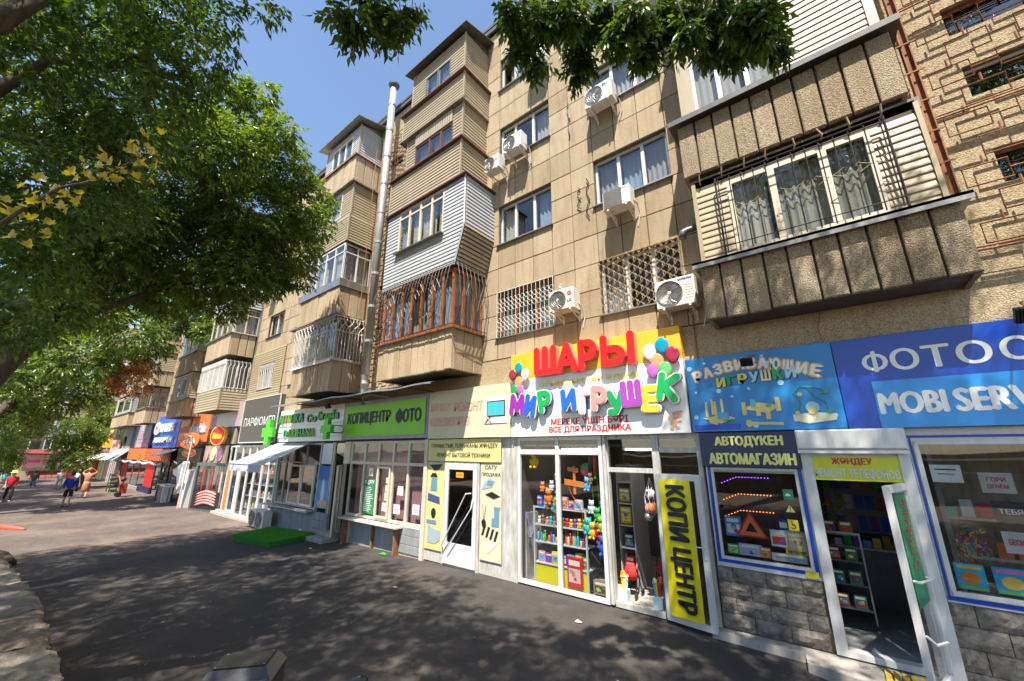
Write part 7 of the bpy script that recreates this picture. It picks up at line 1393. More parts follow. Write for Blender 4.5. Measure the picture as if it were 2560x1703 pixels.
# ================================================================= people
def person(label, loc, h, face, top, legs, skin=(.5, .27, .17), hair=(.02, .014, .01), walk=.3, short=0.5, sleeve=.35, hat=None, arms=(.25, -.25), skirt=False, armpose=None, bag=None):
    """body grown as one skinned surface; face = heading angle of travel (0 = +X)"""
    T = thing('person', label, 'person', loc, rz=face); s = h/1.7; W_ = WM[T.name]
    def sk(name, verts, edges, radii, mat, root=0, lv=1):
        me = bpy.data.meshes.new(name); me.from_pydata([tuple(Vector(v)*s) for v in verts], edges, []); o = bpy.data.objects.new('tmp', me); COL.objects.link(o)
        md = o.modifiers.new('s', 'SKIN'); sl = me.skin_vertices[0].data
        for i, r in enumerate(radii): sl[i].radius = (r*s, r*s) if not isinstance(r, tuple) else (r[0]*s, r[1]*s)
        sl[root].use_root = True; o.modifiers.new('u', 'SUBSURF').levels = lv
        m2 = bpy.data.meshes.new_from_object(o.evaluated_get(bpy.context.evaluated_depsgraph_get())); bpy.data.objects.remove(o); m2.materials.clear(); m2.materials.append(mat); m2.shade_smooth(); m2.name = name
        return link(name, m2, T, mtx=W_)
    a = walk; kn = lambda sg: (.24*sg*a/.3 + (.06 if sg > 0 else -.02), 0)
    hip = [(0, .09, .88), (0, -.09, .88)]; knee = [(.13*a/.3, .1, .48), (-.06*a/.3, -.1, .47)]; foot = [(.2*a/.3, .1, .07), (-.3*a/.3, -.1, .12)]; toe = [(foot[0][0]+.16, .11, .03), (foot[1][0]+.14, -.11, .04)]
    ar = armpose or [((.0, .19, 1.39), (-.04-arms[0]*.4, .23, 1.13), (.04-arms[0]*.8, .23, .9)), ((.0, -.19, 1.39), (-.02+arms[1]*-.4, -.23, 1.13), (.08-arms[1]*.8, -.23, .9))]
    V = [(0, 0, .92), (0, 0, 1.1), (0, 0, 1.32), (.01, 0, 1.45), (.015, 0, 1.52), hip[0], knee[0], foot[0], toe[0], hip[1], knee[1], foot[1], toe[1], *ar[0], *ar[1]]
    E_ = [(0, 1), (1, 2), (2, 3), (3, 4), (0, 5), (5, 6), (6, 7), (7, 8), (0, 9), (9, 10), (10, 11), (11, 12), (2, 13), (13, 14), (14, 15), (2, 16), (16, 17), (17, 18)]
    Rr = [(.11, .15), (.1, .135), (.11, .16), .065, .05, .085, .055, .036, .03, .085, .055, .036, .03, .05, .036, .026, .05, .036, .026]
    sk('body', V, E_, Rr, flat(skin, .6))
    hm = MB(); hm.ball((.03, 0, 1.62), (.095, .078, .115), 14, 10).ball((.125, 0, 1.61), (.02, .014, .022), 6, 5).ball((.03, .08, 1.61), (.018, .012, .03), 6, 4).ball((.03, -.08, 1.61), (.018, .012, .03), 6, 4); hm.v = [tuple(Vector(v)*s) for v in hm.v]; ob('head', hm, flat(skin, .6), T, smooth=True, mtx=W_)
    fm = MB(); [fm.ball((.112, y, 1.635), (.008, .014, .007), 6, 4) for y in (-.032, .032)]; fm.ball((.115, 0, 1.565), (.008, .026, .007), 6, 4); fm.v = [tuple(Vector(v)*s) for v in fm.v]; ob('face_features', fm, flat((.12, .03, .025)), T, mtx=W_)
    hr = MB(); hr.ball((.0, 0, 1.645), (.1, .09, .115), 12, 8); hr.v = [tuple(Vector(v)*s) for v in hr.v]; ob('hair', hr, flat(hair, .6), T, smooth=True, mtx=W_)
    sv = [(0, 0, .85), (0, 0, 1.1), (0, 0, 1.33), (0, 0, 1.44)]; se = [(0, 1), (1, 2), (2, 3)]; sr = [(.15, .185), (.135, .17), (.125, .185), (.07, .085)]
    for q in ar: 
        b = len(sv); e = Vector(q[0]).lerp(Vector(q[1]), 1.0 if sleeve > .5 else .75); sv += [q[0], tuple(e)]; se += [(2, b), (b, b+1)]; sr += [.068, .06]
        if sleeve > .5: sv.append(tuple(Vector(q[1]).lerp(Vector(q[2]), .8))); se.append((b+1, b+2)); sr.append(.045)
    sk('shirt', sv, se, sr, flat(top, .85))
    if skirt: 
        m = MB(); m.lathe([(.15, .98), (.2, .8), (.22, .5), (.2, short)], 16); m.v = [(x*1.0*s, y*.9*s, z*s) for x, y, z in m.v]; ob('skirt', m, flat(legs, .9), T, smooth=True, mtx=W_)
    else:
        pv = [(0, 0, .96), (0, 0, .9)]; pe = [(0, 1)]; pr_ = [(.13, .155), (.12, .15)]
        for q in range(2):
            b = len(pv); k_ = Vector(hip[q]).lerp(Vector(knee[q]), .95); pv += [hip[q], tuple(k_)]; pe += [(1, b), (b, b+1)]; pr_ += [.1, .075 if short < .4 else .085]
            if short < .4: pv.append(tuple(Vector(knee[q]).lerp(Vector(foot[q]), .9))); pe.append((b+1, b+2)); pr_.append(.052)
        sk('trousers', pv, pe, pr_, flat(legs, .85))
    sh = MB(); [sh.ball(((foot[q][0]+.07)*s, foot[q][1]*s, .04*s+(.04*s if q else 0)), (.14*s, .05*s, .045*s), 10, 6) for q in (0, 1)]; ob('shoes', sh, flat((.03, .03, .035)), T, smooth=True, mtx=W_)
    hd = MB()
    for q in ar:
        w = Vector(q[2])*s; d = (Vector(q[2])-Vector(q[1])).normalized(); hd.ball(tuple(w+d*.04*s), (.032*s, .02*s, .045*s), 8, 6)
        for k in range(4): hd.tube([w+d*.07*s+Vector((.018*(k-1.5)*s, 0, 0)), w+d*.11*s+Vector((.02*(k-1.5)*s, .004, 0)), w+d*(.13+.01*(k % 2))*s+Vector((.018*(k-1.5)*s+.01*s, .008, 0))], .008*s, 5)
        hd.tube([w+d*.03*s+Vector((.03*s, 0, 0)), w+d*.07*s+Vector((.05*s, 0, 0))], .009*s, 5)
    ob('hands', hd, flat(skin, .6), T, smooth=True, mtx=W_)
    if hat: hh = MB(); hh.lathe([(.2, 1.68), (.19, 1.69), (.11, 1.7), (.1, 1.78), (.06, 1.8)], 16); hh.v = [tuple(Vector(v)*s) for v in hh.v]; ob('hat', hh, flat(hat, .8), T, smooth=True, mtx=W_)
    if bag: bb = MB(); bb.ball((.1, -.26, .85), (.16, .07, .12), 10, 7).tube([(.1, -.26, .95), (.02, -.1, 1.42)], .012, 5); bb.v = [tuple(Vector(v)*s) for v in bb.v]; ob('bag', bb, flat(bag), T, smooth=True, mtx=W_)
    return T
pi = math.pi
person('woman in a loose royal blue blouse and black shorts walking away down the lane', (-31.9, 2.85, -.3), 1.72, pi*.97, (.01, .04, .28), (.008, .008, .01), walk=.32, sleeve=.8, arms=(.2, -.1), bag=(.02, .02, .02))
ob('long_hair', MB().tube([(0, 0, 1.74), (.05, 0, 1.62), (.08, 0, 1.45)], [.07, .1, .07], 10), M['hair'], bpy.data.objects['person'], smooth=True, mtx=WM['person'] @ Matrix.Scale(-1, 4, (1, 0, 0)) @ Matrix.Identity(4)) if False else None
person('person in a red t-shirt, black trousers and yellow sun hat walking toward the viewpoint', (-38.1, 1.0, -.35), 1.66, R(5), (.65, .02, .03), (.015, .013, .015), hat=(.8, .65, .1), short=.2, walk=.25, bag=(.25, .12, .06))
person('person in a dark grey t-shirt and denim shorts walking away by the red roofed stall', (-50.5, 2.4, -.68), 1.62, pi*.95, (.06, .065, .075), (.08, .13, .19))
person('man in a white shirt and beige trousers coming down the lane', (-51, 3.85, -.69), 1.66, R(10), (.75, .75, .74), (.45, .4, .32), short=.2)
person('woman in a brown dress raising both hands to her head beside the blue blouse walker', (-37.1, 4.0, -.33), 1.75, pi*.92, (.36, .17, .09), (.33, .15, .08), skirt=True, short=.42, hair=(.3, .12, .04), armpose=[((0, .22, 1.38), (.16, .3, 1.5), (.06, .1, 1.7)), ((0, -.22, 1.38), (.16, -.3, 1.5), (.06, -.1, 1.7))])
person('person in a white shirt and cap half hidden behind the brown dress', (-51.5, 4.9, -.7), 1.6, R(0), (.7, .72, .76), (.1, .1, .12), hat=(.75, .73, .7), short=.2)
person('person in a turquoise shirt walking away beyond the red shirted walker', (-62, 1.1, -1.1), 1.7, pi, (.05, .5, .48), (.06, .08, .2), short=.2)
person('person in a pink top behind the red shirted walker', (-58, 1.45, -1.0), 1.55, R(5), (.7, .3, .32), (.3, .2, .2), skirt=True, short=.4)
# ================================================================= far end: stalls and the block across the end of the lane
def kiosk():
    T = thing('market_stall', 'long low stall with a red tiled roof skirt and pink posters', 'stall', (-66, 5, -1.3)); fx = -66
    ob('stall_wall', MB().box(fx-3, fx, 1.6, 9.5, -1.5, 2.25), M['parapet'], T)
    for i in range(14): ob('roof_sheet', MB().add([(fx+.9, 2.6+i*.42, -.25), (fx+.9, 2.6+(i+1)*.42-.03, -.25), (fx+.1, 2.6+(i+1)*.42-.03, .45), (fx+.1, 2.6+i*.42, .45)], [(0, 1, 2, 3)]), M['brick_red'], T)
    ob('counter', MB().box(fx, fx+.8, 2.7, 8.4, -1.5, -.4), M['brick_red'], T)
    for i, c in enumerate([(.75, .35, .4), (.78, .6, .62), (.8, .75, .76), (.75, .3, .45), (.72, .2, .25)]): ob('poster', MB().cbox(0, 1.45, 0, .06, 0, 1.35, .01), flat(c), T, mtx=Matrix.Translation((fx+.08, 2.0+i*1.5, .75-(.08*i))) @ Matrix.Rotation(R(90), 4, 'Z')); ob('poster_print', MB().box(.3, 1.2, -.01, -.002, .5, .8), flat((.7, .1, .3)), T, mtx=Matrix.Translation((fx+.08, 2.0+i*1.5, .75-(.08*i))) @ Matrix.Rotation(R(90), 4, 'Z'))
    ob('upper_roof', MB().add([(fx+1.1, 1.4, 2.25), (fx+1.1, 9.6, 1.95), (fx-.6, 9.6, 2.35), (fx-.6, 1.4, 2.65)], [(0, 1, 2, 3)]).add([(fx+1.1, 1.4, 2.2), (fx+1.1, 9.6, 1.9), (fx-.6, 9.6, 2.3), (fx-.6, 1.4, 2.6)], [(3, 2, 1, 0)]), M['brick_red'], T)
    T = thing('market_stall', 'dark red corrugated stall with an amber lintel next to the white awning', 'stall', (-63, 6.6, -1.2))
    for i in range(22): ob('corrugated_strip', MB().box(-62.9, -62.84+(.04 if i % 2 else 0), 4.6+i*.14, 4.74+i*.14, -1.4, 1.5), M['darkred'], T)
    ob('lintel', MB().box(-62.95, -62.7, 4.6, 7.7, 1.5, 2.0), flat((.6, .33, .08)), T)
kiosk()
def farblock():
    T = thing('far_apartment_block', 'pale sunlit apartment block closing the end of the lane behind the trees', 'building', (-88, 0, -2)); X = -88
    ob('wall', MB().box(X-12, X, -14, 13.2, -3, 22), M['parapet'], T); r_ = random.Random(5)
    ob('corner_pier', MB().box(X-.2, X+.5, 12.6, 13.5, -3, 23), M['offwhite'], T)
    for fl in range(7):
        z = 1.6+fl*2.75
        for k in range(5):
            y = -9.5+k*4.5; cb = [M['sid_cream'], M['sid_grey'], M['offwhite'], M['parapet'], M['sid_beige'], M['tin']][r_.randrange(6)]
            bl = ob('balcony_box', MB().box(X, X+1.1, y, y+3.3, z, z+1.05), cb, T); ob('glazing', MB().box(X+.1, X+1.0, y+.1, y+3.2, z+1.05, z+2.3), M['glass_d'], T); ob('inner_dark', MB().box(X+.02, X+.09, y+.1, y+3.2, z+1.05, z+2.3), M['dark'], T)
            m = MB()
            for q in range(6): m.box(X+.98, X+1.06, y+.05+q*.63, y+.15+q*.63, z+1.05, z+2.3)
            ob('balcony_frame', m, M['pvc'] if r_.random() > .35 else M['brown'], T)
            if r_.random() > .4: ob('lower_blind', MB().box(X+1.0, X+1.04, y+.4, y+.4+r_.uniform(.6, 2), z+1.1, z+2.2), flat((r_.uniform(.4, .7),)*3), T)
            m = MB(); m.box(X-.05, X+.03, y+3.5, y+4.3, z+.9, z+2.2); ob('window', m, M['glass_d'], T)
farblock()
# ================================================================= trees: clump centres and radii in metres
CL_B= [(-11.82,0.8,6.94,0.75),(-13.63,1.29,6.84,0.7),(-13.11,0.44,7.87,0.72),(-12.25,0.27,6.67,0.64),(-12.8,1.93,6.39,0.58),(-12.64,-0.23,6.97,0.69),(-13.02,-0.63,7.32,0.61),(-13.73,-0.13,6.18,0.66),(-11.48,0.97,7.5,0.61),(-12.01,0.36,5.53,0.48),(-13.88,0.98,5.93,0.5),(-13.11,-0.26,5.06,0.53),(-10.98,2.39,11.16,0.8),(-10.13,1.89,9.33,0.9),(-10.7,3.15,9.98,0.88),(-11.29,4.2,9.8,0.77),(-11.0,2.99,8.53,1.04),(-12.97,2.43,8.78,1.1),(-12.39,4.37,8.66,0.92),(-10.07,4.13,8.49,0.45),(-11.19,2.94,6.96,0.83),(-11.96,1.55,8.88,1.04),(-13.47,1.64,7.86,1.02),(-9.85,2.28,11.11,0.39),(-11.91,2.33,6.73,0.71),(-12.39,3.04,6.41,0.49),(-9.44,2.73,10.12,0.39),(-11.15,4.25,7.31,0.42),(-10.18,1.79,11.05,0.33),(-11.12,1.38,10.11,0.75),(-11.38,3.27,7.61,0.78),(-11.44,3.77,7.1,0.41)]
CL_C= [(-30.97,1.31,9.79,1.67),(-30.43,2.5,11.45,1.62),(-27.44,3.12,8.43,1.34),(-27.98,1.65,6.77,1.35),(-31.02,0.6,7.01,1.4),(-30.84,0.87,4.99,0.95),(-30.41,2.51,5.74,0.89),(-28.37,4.28,8.19,0.81),(-29.65,-0.6,9.38,1.43),(-29.13,4.62,10.06,1.2),(-28.8,5.86,10.07,0.99),(-27.19,6.19,9.1,0.69),(-29.2,3.14,7.2,1.07),(-29.44,1.6,4.95,0.75),(-29.08,3.84,12.29,1.36),(-30.2,5.77,11.39,1.13),(-31.09,4.56,7.47,0.6),(-30.14,0.56,3.96,0.64),(-27.99,6.59,10.35,0.64),(-28.91,-0.19,5.65,0.85)]
CL_A= [(-5.71,-0.57,6.56,0.41),(-5.88,-0.24,7.39,0.44),(-5.32,0.2,7.51,0.34),(-5.42,0.61,8.05,0.26),(-5.14,0.95,8.32,0.18),(-5.19,0.18,6.72,0.32),(-4.88,0.5,6.91,0.26),(-7.04,-0.38,6.74,0.48),(-6.38,-0.43,5.49,0.4),(-6.63,-0.26,4.73,0.38),(-7.13,-0.1,7.22,0.44),(-6.34,0.24,6.48,0.37),(-6.28,0.81,7.77,0.22),(-5.39,0.75,7.69,0.17),(-6.19,0.69,7.26,0.23),(-6.26,-0.1,5.26,0.39),(-6.89,-0.0,6.19,0.37),(-8.07,-0.21,4.21,0.37),(-7.25,-0.05,4.7,0.32),(-5.17,1.17,8.57,0.1),(-5.99,0.9,7.58,0.14),(-5.35,0.43,6.49,0.23),(-7.31,0.38,5.86,0.37)]
CL_R= [(-2.81,1.1,6.32,0.09),(-2.69,1.22,6.23,0.1),(-2.64,1.39,6.51,0.11),(-2.48,1.49,6.33,0.09),(-2.78,1.21,6.13,0.05),(-2.75,1.49,6.4,0.05),(-2.92,1.7,6.72,0.05),(-2.6,1.67,6.83,0.09),(-2.82,1.37,6.76,0.1),(-1.67,2.16,6.52,0.11),(-1.79,2.45,6.61,0.11),(-1.84,2.37,6.37,0.08),(-1.7,2.48,6.26,0.09),(-1.48,2.33,6.39,0.1),(-1.28,2.45,6.49,0.13),(-1.45,2.92,6.83,0.13),(-1.48,3.04,6.64,0.12),(-1.57,3.1,6.53,0.06),(-1.16,2.89,6.82,0.16),(-0.98,2.8,6.32,0.12),(-0.8,2.84,6.45,0.14),(-0.89,3.19,6.48,0.11),(-0.67,3.17,6.65,0.15),(-0.8,3.4,6.57,0.08),(-0.51,3.31,6.72,0.15),(-0.43,3.02,6.13,0.1),(-0.24,3.27,6.49,0.12),(-0.26,3.45,6.4,0.13),(-0.34,3.41,6.25,0.07),(-0.04,3.16,6.14,0.13),(-0.09,3.46,6.17,0.12),(0.08,3.21,6.0,0.11),(0.15,3.82,6.34,0.1),(0.23,3.83,6.24,0.07),(-0.2,3.53,6.19,0.07),(0.1,3.24,6.19,0.11),(-1.55,2.61,6.97,0.14),(-1.66,2.41,6.73,0.1),(-0.58,3.47,6.57,0.06)]
CL_D= [(-46.08,3.55,4.21,1.01),(-46.28,4.35,3.02,0.9),(-46.45,3.64,2.86,1.01),(-46.77,3.24,1.83,0.64),(-46.22,4.74,3.79,0.79),(-46.74,3.07,1.68,0.44),(-44.86,4.13,1.84,0.74),(-45.81,3.13,3.59,0.62)]
CL_E= [(-69.97,6.81,8.96,1.03),(-70.17,6.59,7.49,1.01),(-69.45,7.57,6.55,0.81),(-68.83,6.08,10.25,0.72),(-68.51,5.93,8.28,0.71)]
CL_G= [(-58.94,0.68,2.73,1.13),(-57.89,0.04,4.1,1.11),(-60.89,1.18,1.65,0.82),(-57.42,1.08,3.42,0.62),(-60.14,-0.15,5.6,0.87),(-59.19,0.46,1.69,1.12)]
CL_S= [(-1.27,-2.76,10.64),(-2.65,-0.33,7.95),(-6.53,-2.0,11.34),(-15.4,-1.36,8.91),(-8.85,-4.28,10.06),(5.97,0.5,8.09),(-5.85,-0.78,9.94),(4.35,-1.04,11.99),(-5.86,-0.45,12.52),(-0.08,-1.17,8.33),(-8.86,0.73,8.0),(3.97,-3.11,12.47),(-4.91,-0.89,10.91),(-3.07,-2.72,8.25),(3.97,-3.8,11.47),(-14.71,0.31,8.64),(-12.22,0.49,7.5),(-12.54,-3.86,11.15),(-7.52,-5.12,12.94),(-2.46,1.11,7.68),(-5.6,-3.49,10.96),(3.24,-4.36,10.51),(-7.36,-0.92,7.86),(5.11,-3.19,10.64),(5.88,-3.43,9.67),(-10.48,-0.24,10.74),(1.6,0.81,8.54),(-15.22,-1.86,7.67),(-12.0,-3.44,8.3),(-4.54,-1.37,8.86),(-1.88,-3.61,12.44),(5.19,0.99,9.6),(-4.75,-0.33,7.31),(-14.38,-2.97,9.24),(4.58,-4.82,11.53),(-11.77,-0.41,9.35),(1.1,0.94,9.99),(-8.13,-1.43,11.79),(2.39,-2.86,8.39),(-5.25,-3.19,9.57),(-14.53,-4.73,12.37),(-9.48,-3.44,11.02),(-1.02,-1.59,10.14),(-13.53,-0.69,12.7),(-0.26,-3.21,12.37),(-12.82,-1.57,7.18),(1.95,-5.35,12.66),(0.87,-3.72,11.47),(-3.1,-3.8,11.83),(-12.97,-0.05,9.61),(-1.15,-2.52,8.6),(1.26,-1.9,11.05),(1.32,2.19,7.81),(-12.42,-2.1,9.79),(-9.21,0.28,9.9),(2.14,-2.79,10.88),(-10.88,-1.43,8.39),(2.01,-2.12,9.19),(-12.34,-1.57,8.75),(-13.81,-3.38,8.14),(-2.08,-1.94,11.94),(-7.92,-1.98,8.05),(-6.75,-3.27,9.06),(-10.58,-3.36,10.66),(0.9,-0.07,9.37),(5.94,-2.01,9.84),(-2.85,-0.27,10.23),(-1.27,-4.68,12.83),(-0.21,-0.99,12.5),(-2.2,-3.63,9.26),(-9.46,-1.67,9.57),(-11.72,-0.34,10.87),(-5.55,-5.07,11.63),(-5.79,-2.9,8.25),(3.85,-0.44,9.48),(-1.5,-4.41,11.21),(-8.67,-0.71,9.35),(2.41,-2.84,7.08),(3.15,-3.74,8.88),(-7.39,-1.62,12.82),(-7.38,-1.27,9.28),(4.74,-4.59,10.35),(-14.09,0.46,9.62),(-12.92,-2.74,10.96),(4.84,0.16,11.83),(-4.11,-0.07,9.61),(-9.82,0.3,7.31),(-5.88,-2.18,12.84),(-3.46,-3.27,9.65),(-5.78,-1.74,8.62),(2.07,0.03,7.17),(-10.56,0.84,9.19),(2.64,-1.39,10.98),(-12.77,0.41,10.9),(1.78,-1.88,12.47),(-3.45,-1.9,10.88),(-1.32,-1.93,7.24),(-6.0,-4.48,12.65),(-8.03,-0.12,11.4),(4.22,-1.54,7.57),(3.25,0.19,10.45),(-11.1,-0.05,8.0),(-11.93,-1.98,12.02),(-3.44,-1.29,7.73),(3.34,-1.46,12.76),(-14.62,-4.18,9.9),(0.12,-3.76,10.32),(-9.39,-0.46,12.28),(-4.21,-4.71,12.58),(5.03,0.35,7.26),(0.84,-3.51,8.61),(-10.3,-0.56,9.03),(-11.01,-4.26,12.76),(4.51,1.89,8.03),(-10.14,-3.21,8.4),(2.44,-1.04,9.82),(5.43,-1.54,11.05),(-6.95,-3.4,12.32),(-15.28,-3.04,8.44),(-9.76,-4.75,11.91),(-5.55,0.35,10.65),(-13.82,-0.73,10.88),(-12.67,-3.81,9.25),(-3.04,-1.31,8.95),(-1.5,-0.81,9.42),(3.36,1.85,7.99),(-5.04,-2.4,7.5),(-13.74,-2.94,7.02),(-11.41,-3.13,11.92),(-4.48,-1.13,12.76),(-2.44,-4.21,10.27),(1.23,-0.06,10.65),(-10.5,-0.29,12.74),(-0.52,-5.02,11.85),(-6.84,-2.64,10.18),(-13.66,-2.0,11.6),(3.54,-0.28,7.13),(-9.18,-3.06,12.9),(-4.35,-2.5,11.54),(-0.98,0.58,7.19),(-0.68,-3.71,9.28),(-10.75,-2.38,9.88),(-7.57,0.03,9.82),(-13.36,-5.08,11.68),(-14.1,-1.09,9.75),(-3.93,0.5,10.85),(2.4,-1.26,8.09),(-6.09,-1.14,7.1),(-1.96,-0.83,11.61),(-8.38,0.5,9.08),(3.53,-0.12,12.41),(-7.47,0.12,7.35),(-7.04,-3.86,10.66),(5.05,-0.19,9.23),(-13.48,0.52,7.95),(-15.22,0.06,11.02),(-0.07,-0.98,7.07),(5.7,-2.03,8.24),(-13.47,-5.19,12.9),(-15.44,-1.27,10.15),(3.49,-2.65,7.45),(-0.23,0.16,8.59),(4.77,-1.83,8.89),(-10.28,-2.2,12.37),(1.18,-3.32,12.79),(-9.73,-2.24,10.92),(-2.2,-2.32,9.95),(0.83,1.13,7.1),(2.7,-3.9,11.82),(-8.03,-2.62,9.05),(-0.18,-0.37,9.77),(-14.09,-2.52,10.29),(4.46,-1.33,10.38),(0.59,-5.32,12.3),(-1.14,-2.0,12.8),(-14.06,-1.17,7.68),(2.02,-0.02,11.77),(3.85,-5.38,12.6),(5.84,-4.69,11.32),(1.25,-1.59,7.75),(4.94,-2.85,7.45),(-12.59,-2.98,12.77),(-8.94,-1.28,7.03),(-12.46,1.15,8.91),(-0.33,-1.97,11.81),(-5.7,-0.42,8.85),(2.73,1.19,9.58),(-14.98,-1.47,11.25),(-14.36,-2.93,11.84),(1.88,-0.76,12.91),(-15.15,-4.08,11.65),(-12.24,-4.8,11.81),(-8.08,-4.96,10.98),(3.96,0.75,8.56),(3.81,-2.51,8.92),(-11.49,0.85,10.06),(-6.69,-1.92,7.76),(1.67,-4.93,10.95),(-8.15,-1.81,10.16),(-1.78,0.63,8.97),(-15.59,-3.99,9.08),(5.44,-1.89,12.78),(-2.8,-3.16,10.66),(-4.09,-4.56,11.16),(-10.93,-3.54,9.18),(-2.79,-2.87,12.56),(-15.17,0.8,9.94),(-8.5,-4.59,12.16),(-4.74,-3.23,12.39),(0.01,-2.84,7.18),(-9.54,-2.66,7.33),(-7.63,-2.71,11.35),(-12.83,-4.6,10.29),(-8.89,-3.06,9.84),(-11.03,-5.38,12.07),(0.97,-0.86,11.86),(5.84,1.57,7.01),(5.35,-0.38,10.86),(-7.44,-0.2,12.73),(-6.78,-0.6,11.5),(5.68,-3.66,12.37),(-5.47,-1.75,11.72),(1.5,-3.71,9.92),(-11.61,-4.58,10.39),(4.74,-0.57,12.99),(5.41,0.77,10.95),(4.86,-3.41,8.46),(-9.39,-5.38,12.95),(-11.28,-2.22,7.28),(-0.38,-0.8,11.08),(-12.28,-0.68,12.57),(-2.96,-1.42,12.49),(0.66,-1.65,9.93),(-11.06,-1.34,10.61),(-10.08,-4.15,9.68),(-7.84,-3.86,9.16),(-9.02,-0.73,11.08),(5.2,-0.76,7.87),(-15.29,-2.99,10.09),(-8.33,-3.14,7.41),(-1.66,-0.61,7.28),(4.16,-2.39,11.54),(-13.4,-2.35,8.52),(-2.66,-4.42,12.8),(0.13,0.22,7.23),(-14.31,-2.13,12.99),(5.97,1.71,8.5),(-13.92,-3.53,12.8),(-10.11,-3.55,12.1),(-4.62,-3.64,8.71),(-3.27,0.79,8.55)]
CL_BR= [(-27.59, 3.6, 6.02, 0.78), (-27.9, 3.71, 6.91, 0.53), (-27.57, 3.12, 6.15, 0.42)]
SHD = 250
def leaves(name, clumps, mat, n_per_m3, L, T, seed=1, kind='stuff', droop=.6, wide=.3, dense=1.0, shell=.55, comp=7):
    """compound leaves: twigs inside each clump carry pairs of pointed leaflets; all real faces"""
    g = np.random.default_rng(seed); P, D = [], []
    for (x, y, z, r) in clumps:
        n = max(4, int(n_per_m3*dense*r**2.4)); u = g.normal(size=(n, 3)); u /= np.linalg.norm(u, axis=1)[:, None]
        rad = r*(shell+(1.12-shell)*g.random(n)**.7)[:, None]; c = np.array([x, y, z])+u*rad*np.array([1, 1, .85])
        d = u*.9+g.normal(size=(n, 3))*.5; d[:, 2] -= droop; d /= np.linalg.norm(d, axis=1)[:, None]
        P.append(c); D.append(d)
    P = np.concatenate(P); D = np.concatenate(D); n = len(P)
    up = np.tile([0, 0, 1.], (n, 1)); S = np.cross(D, up); S /= np.linalg.norm(S, axis=1)[:, None]+1e-9
    pos, dr = [], []
    for k in range(comp):           # leaflets along the rachis
        t = (k//2)/max(1, comp//2); s = 1 if k % 2 else -1
        a = np.full(n, .95*s) if k < comp-1 else np.zeros(n); a = a+g.normal(size=n)*.25
        pos.append(P+D*(L*1.5*t)[..., None] if np.ndim(t) else P+D*(L*1.5*t)); q = D*np.cos(a)[:, None]+S*np.sin(a)[:, None]; q[:, 2] -= .25+.2*g.random(n); q /= np.linalg.norm(q, axis=1)[:, None]; dr.append(q)
    pos = np.concatenate(pos); dr = np.concatenate(dr); m = len(pos)
    l = L*(.7+.6*g.random(m))[:, None]; nn = np.cross(dr, g.normal(size=(m, 3))*.55+np.array([0, 0, 1.])); nn /= np.linalg.norm(nn, axis=1)[:, None]+1e-9
    w = l*wide*.5; bend = np.cross(dr, nn)*l*.08
    a = pos; b = pos+dr*l*.42+nn*w+bend; c = pos+dr*l; c[:, 2] -= (l*.1)[:, 0]; d = pos+dr*l*.42-nn*w+bend
    V = np.stack([a, b, c, d], 1).reshape(-1, 3); me = bpy.data.meshes.new(name)
    me.vertices.add(m*4); me.vertices.foreach_set('co', V.astype('f').ravel())
    # two triangles folded along the midrib
    idx = np.arange(m)[:, None]*4+np.array([0, 1, 2, 0, 2, 3]); me.loops.add(m*6); me.loops.foreach_set('vertex_index', idx.astype('i').ravel())
    me.polygons.add(m*2); me.polygons.foreach_set('loop_start', np.arange(0, m*6, 3, dtype='i')); me.update(calc_edges=True); me.materials.append(mat)
    return link(name, me, T, kind=kind)
def limbs(T, base, r0, clumps, mid, seed=1, rr=.5, nmax=16, name='branch'):
    g = random.Random(seed); m = MB(); b = Vector(base); md = Vector(mid)
    m.tube([b, b+(md-b)*.35+Vector((g.uniform(-.15, .15), g.uniform(-.1, .1), 0)), b+(md-b)*.7, md], [r0*1.25, r0, r0*.85, r0*.7], 12)
    ob('trunk', m, M['bark'], T, smooth=True); m = MB()
    for (x, y, z, r) in g.sample(clumps, min(nmax, len(clumps))):
        e = Vector((x, y, z)); s = b+(md-b)*g.uniform(.85, 1.0); k = (e-s); q = s+k*.5+Vector((g.uniform(-.6, .6), g.uniform(-.6, .6), g.uniform(-.2, .9)))*rr*1.4
        m.tube([s, s+(q-s)*.5, q, q+(e-q)*.6+Vector((0, 0, .06)), e], [r0*.38, r0*.26, r0*.15, .02, .008], 7)
        for j in range(3):
            f = e+Vector((g.uniform(-1, 1), g.uniform(-1, 1), g.uniform(-.8, .8)))*r*.9; m.tube([q+(e-q)*.5, (q+(e-q)*.5+f)*.5+Vector((0, 0, .05)), f], [.02, .012, .005], 4)
    ob(name, m, M['bark'], T, smooth=True)
def tree(label, cat, base, mid, r0, clumps, mat, den, L, seed, **kw):
    T = thing('tree', label, cat, base); ex = kw.pop('extra', None)
    limbs(T, base, r0, clumps, mid, seed, nmax=kw.pop('nmax', 16)); leaves('crown', clumps, mat, den, L, T, seed, **kw); return T
TA = tree('big dark leaved tree whose boughs hang low over the raised bank', 'tree', (-7.6, -2.6, .85), (-7.2, -1.4, 5.4), .3, CL_A, M['leafA'], 1500, .085, 5, nmax=3, wide=.4)
ob('bough', MB().tube([(-6.6, -2.2, 5.6), (-5.7, -1.2, 5.9), (-5.3, -.85, 6.2), (-5.15, -.6, 6.7)], [.18, .15, .10, .05], 12), M['bark'], TA, smooth=True)
TB = tree('broad bright green tree in the middle whose crown reaches the balconies by the flue pipe', 'tree', (-13.2, -1.6, .85), (-12.8, .2, 5.6), .3, CL_B, M['leafB'], 900, .12, 6, nmax=2, wide=.4)
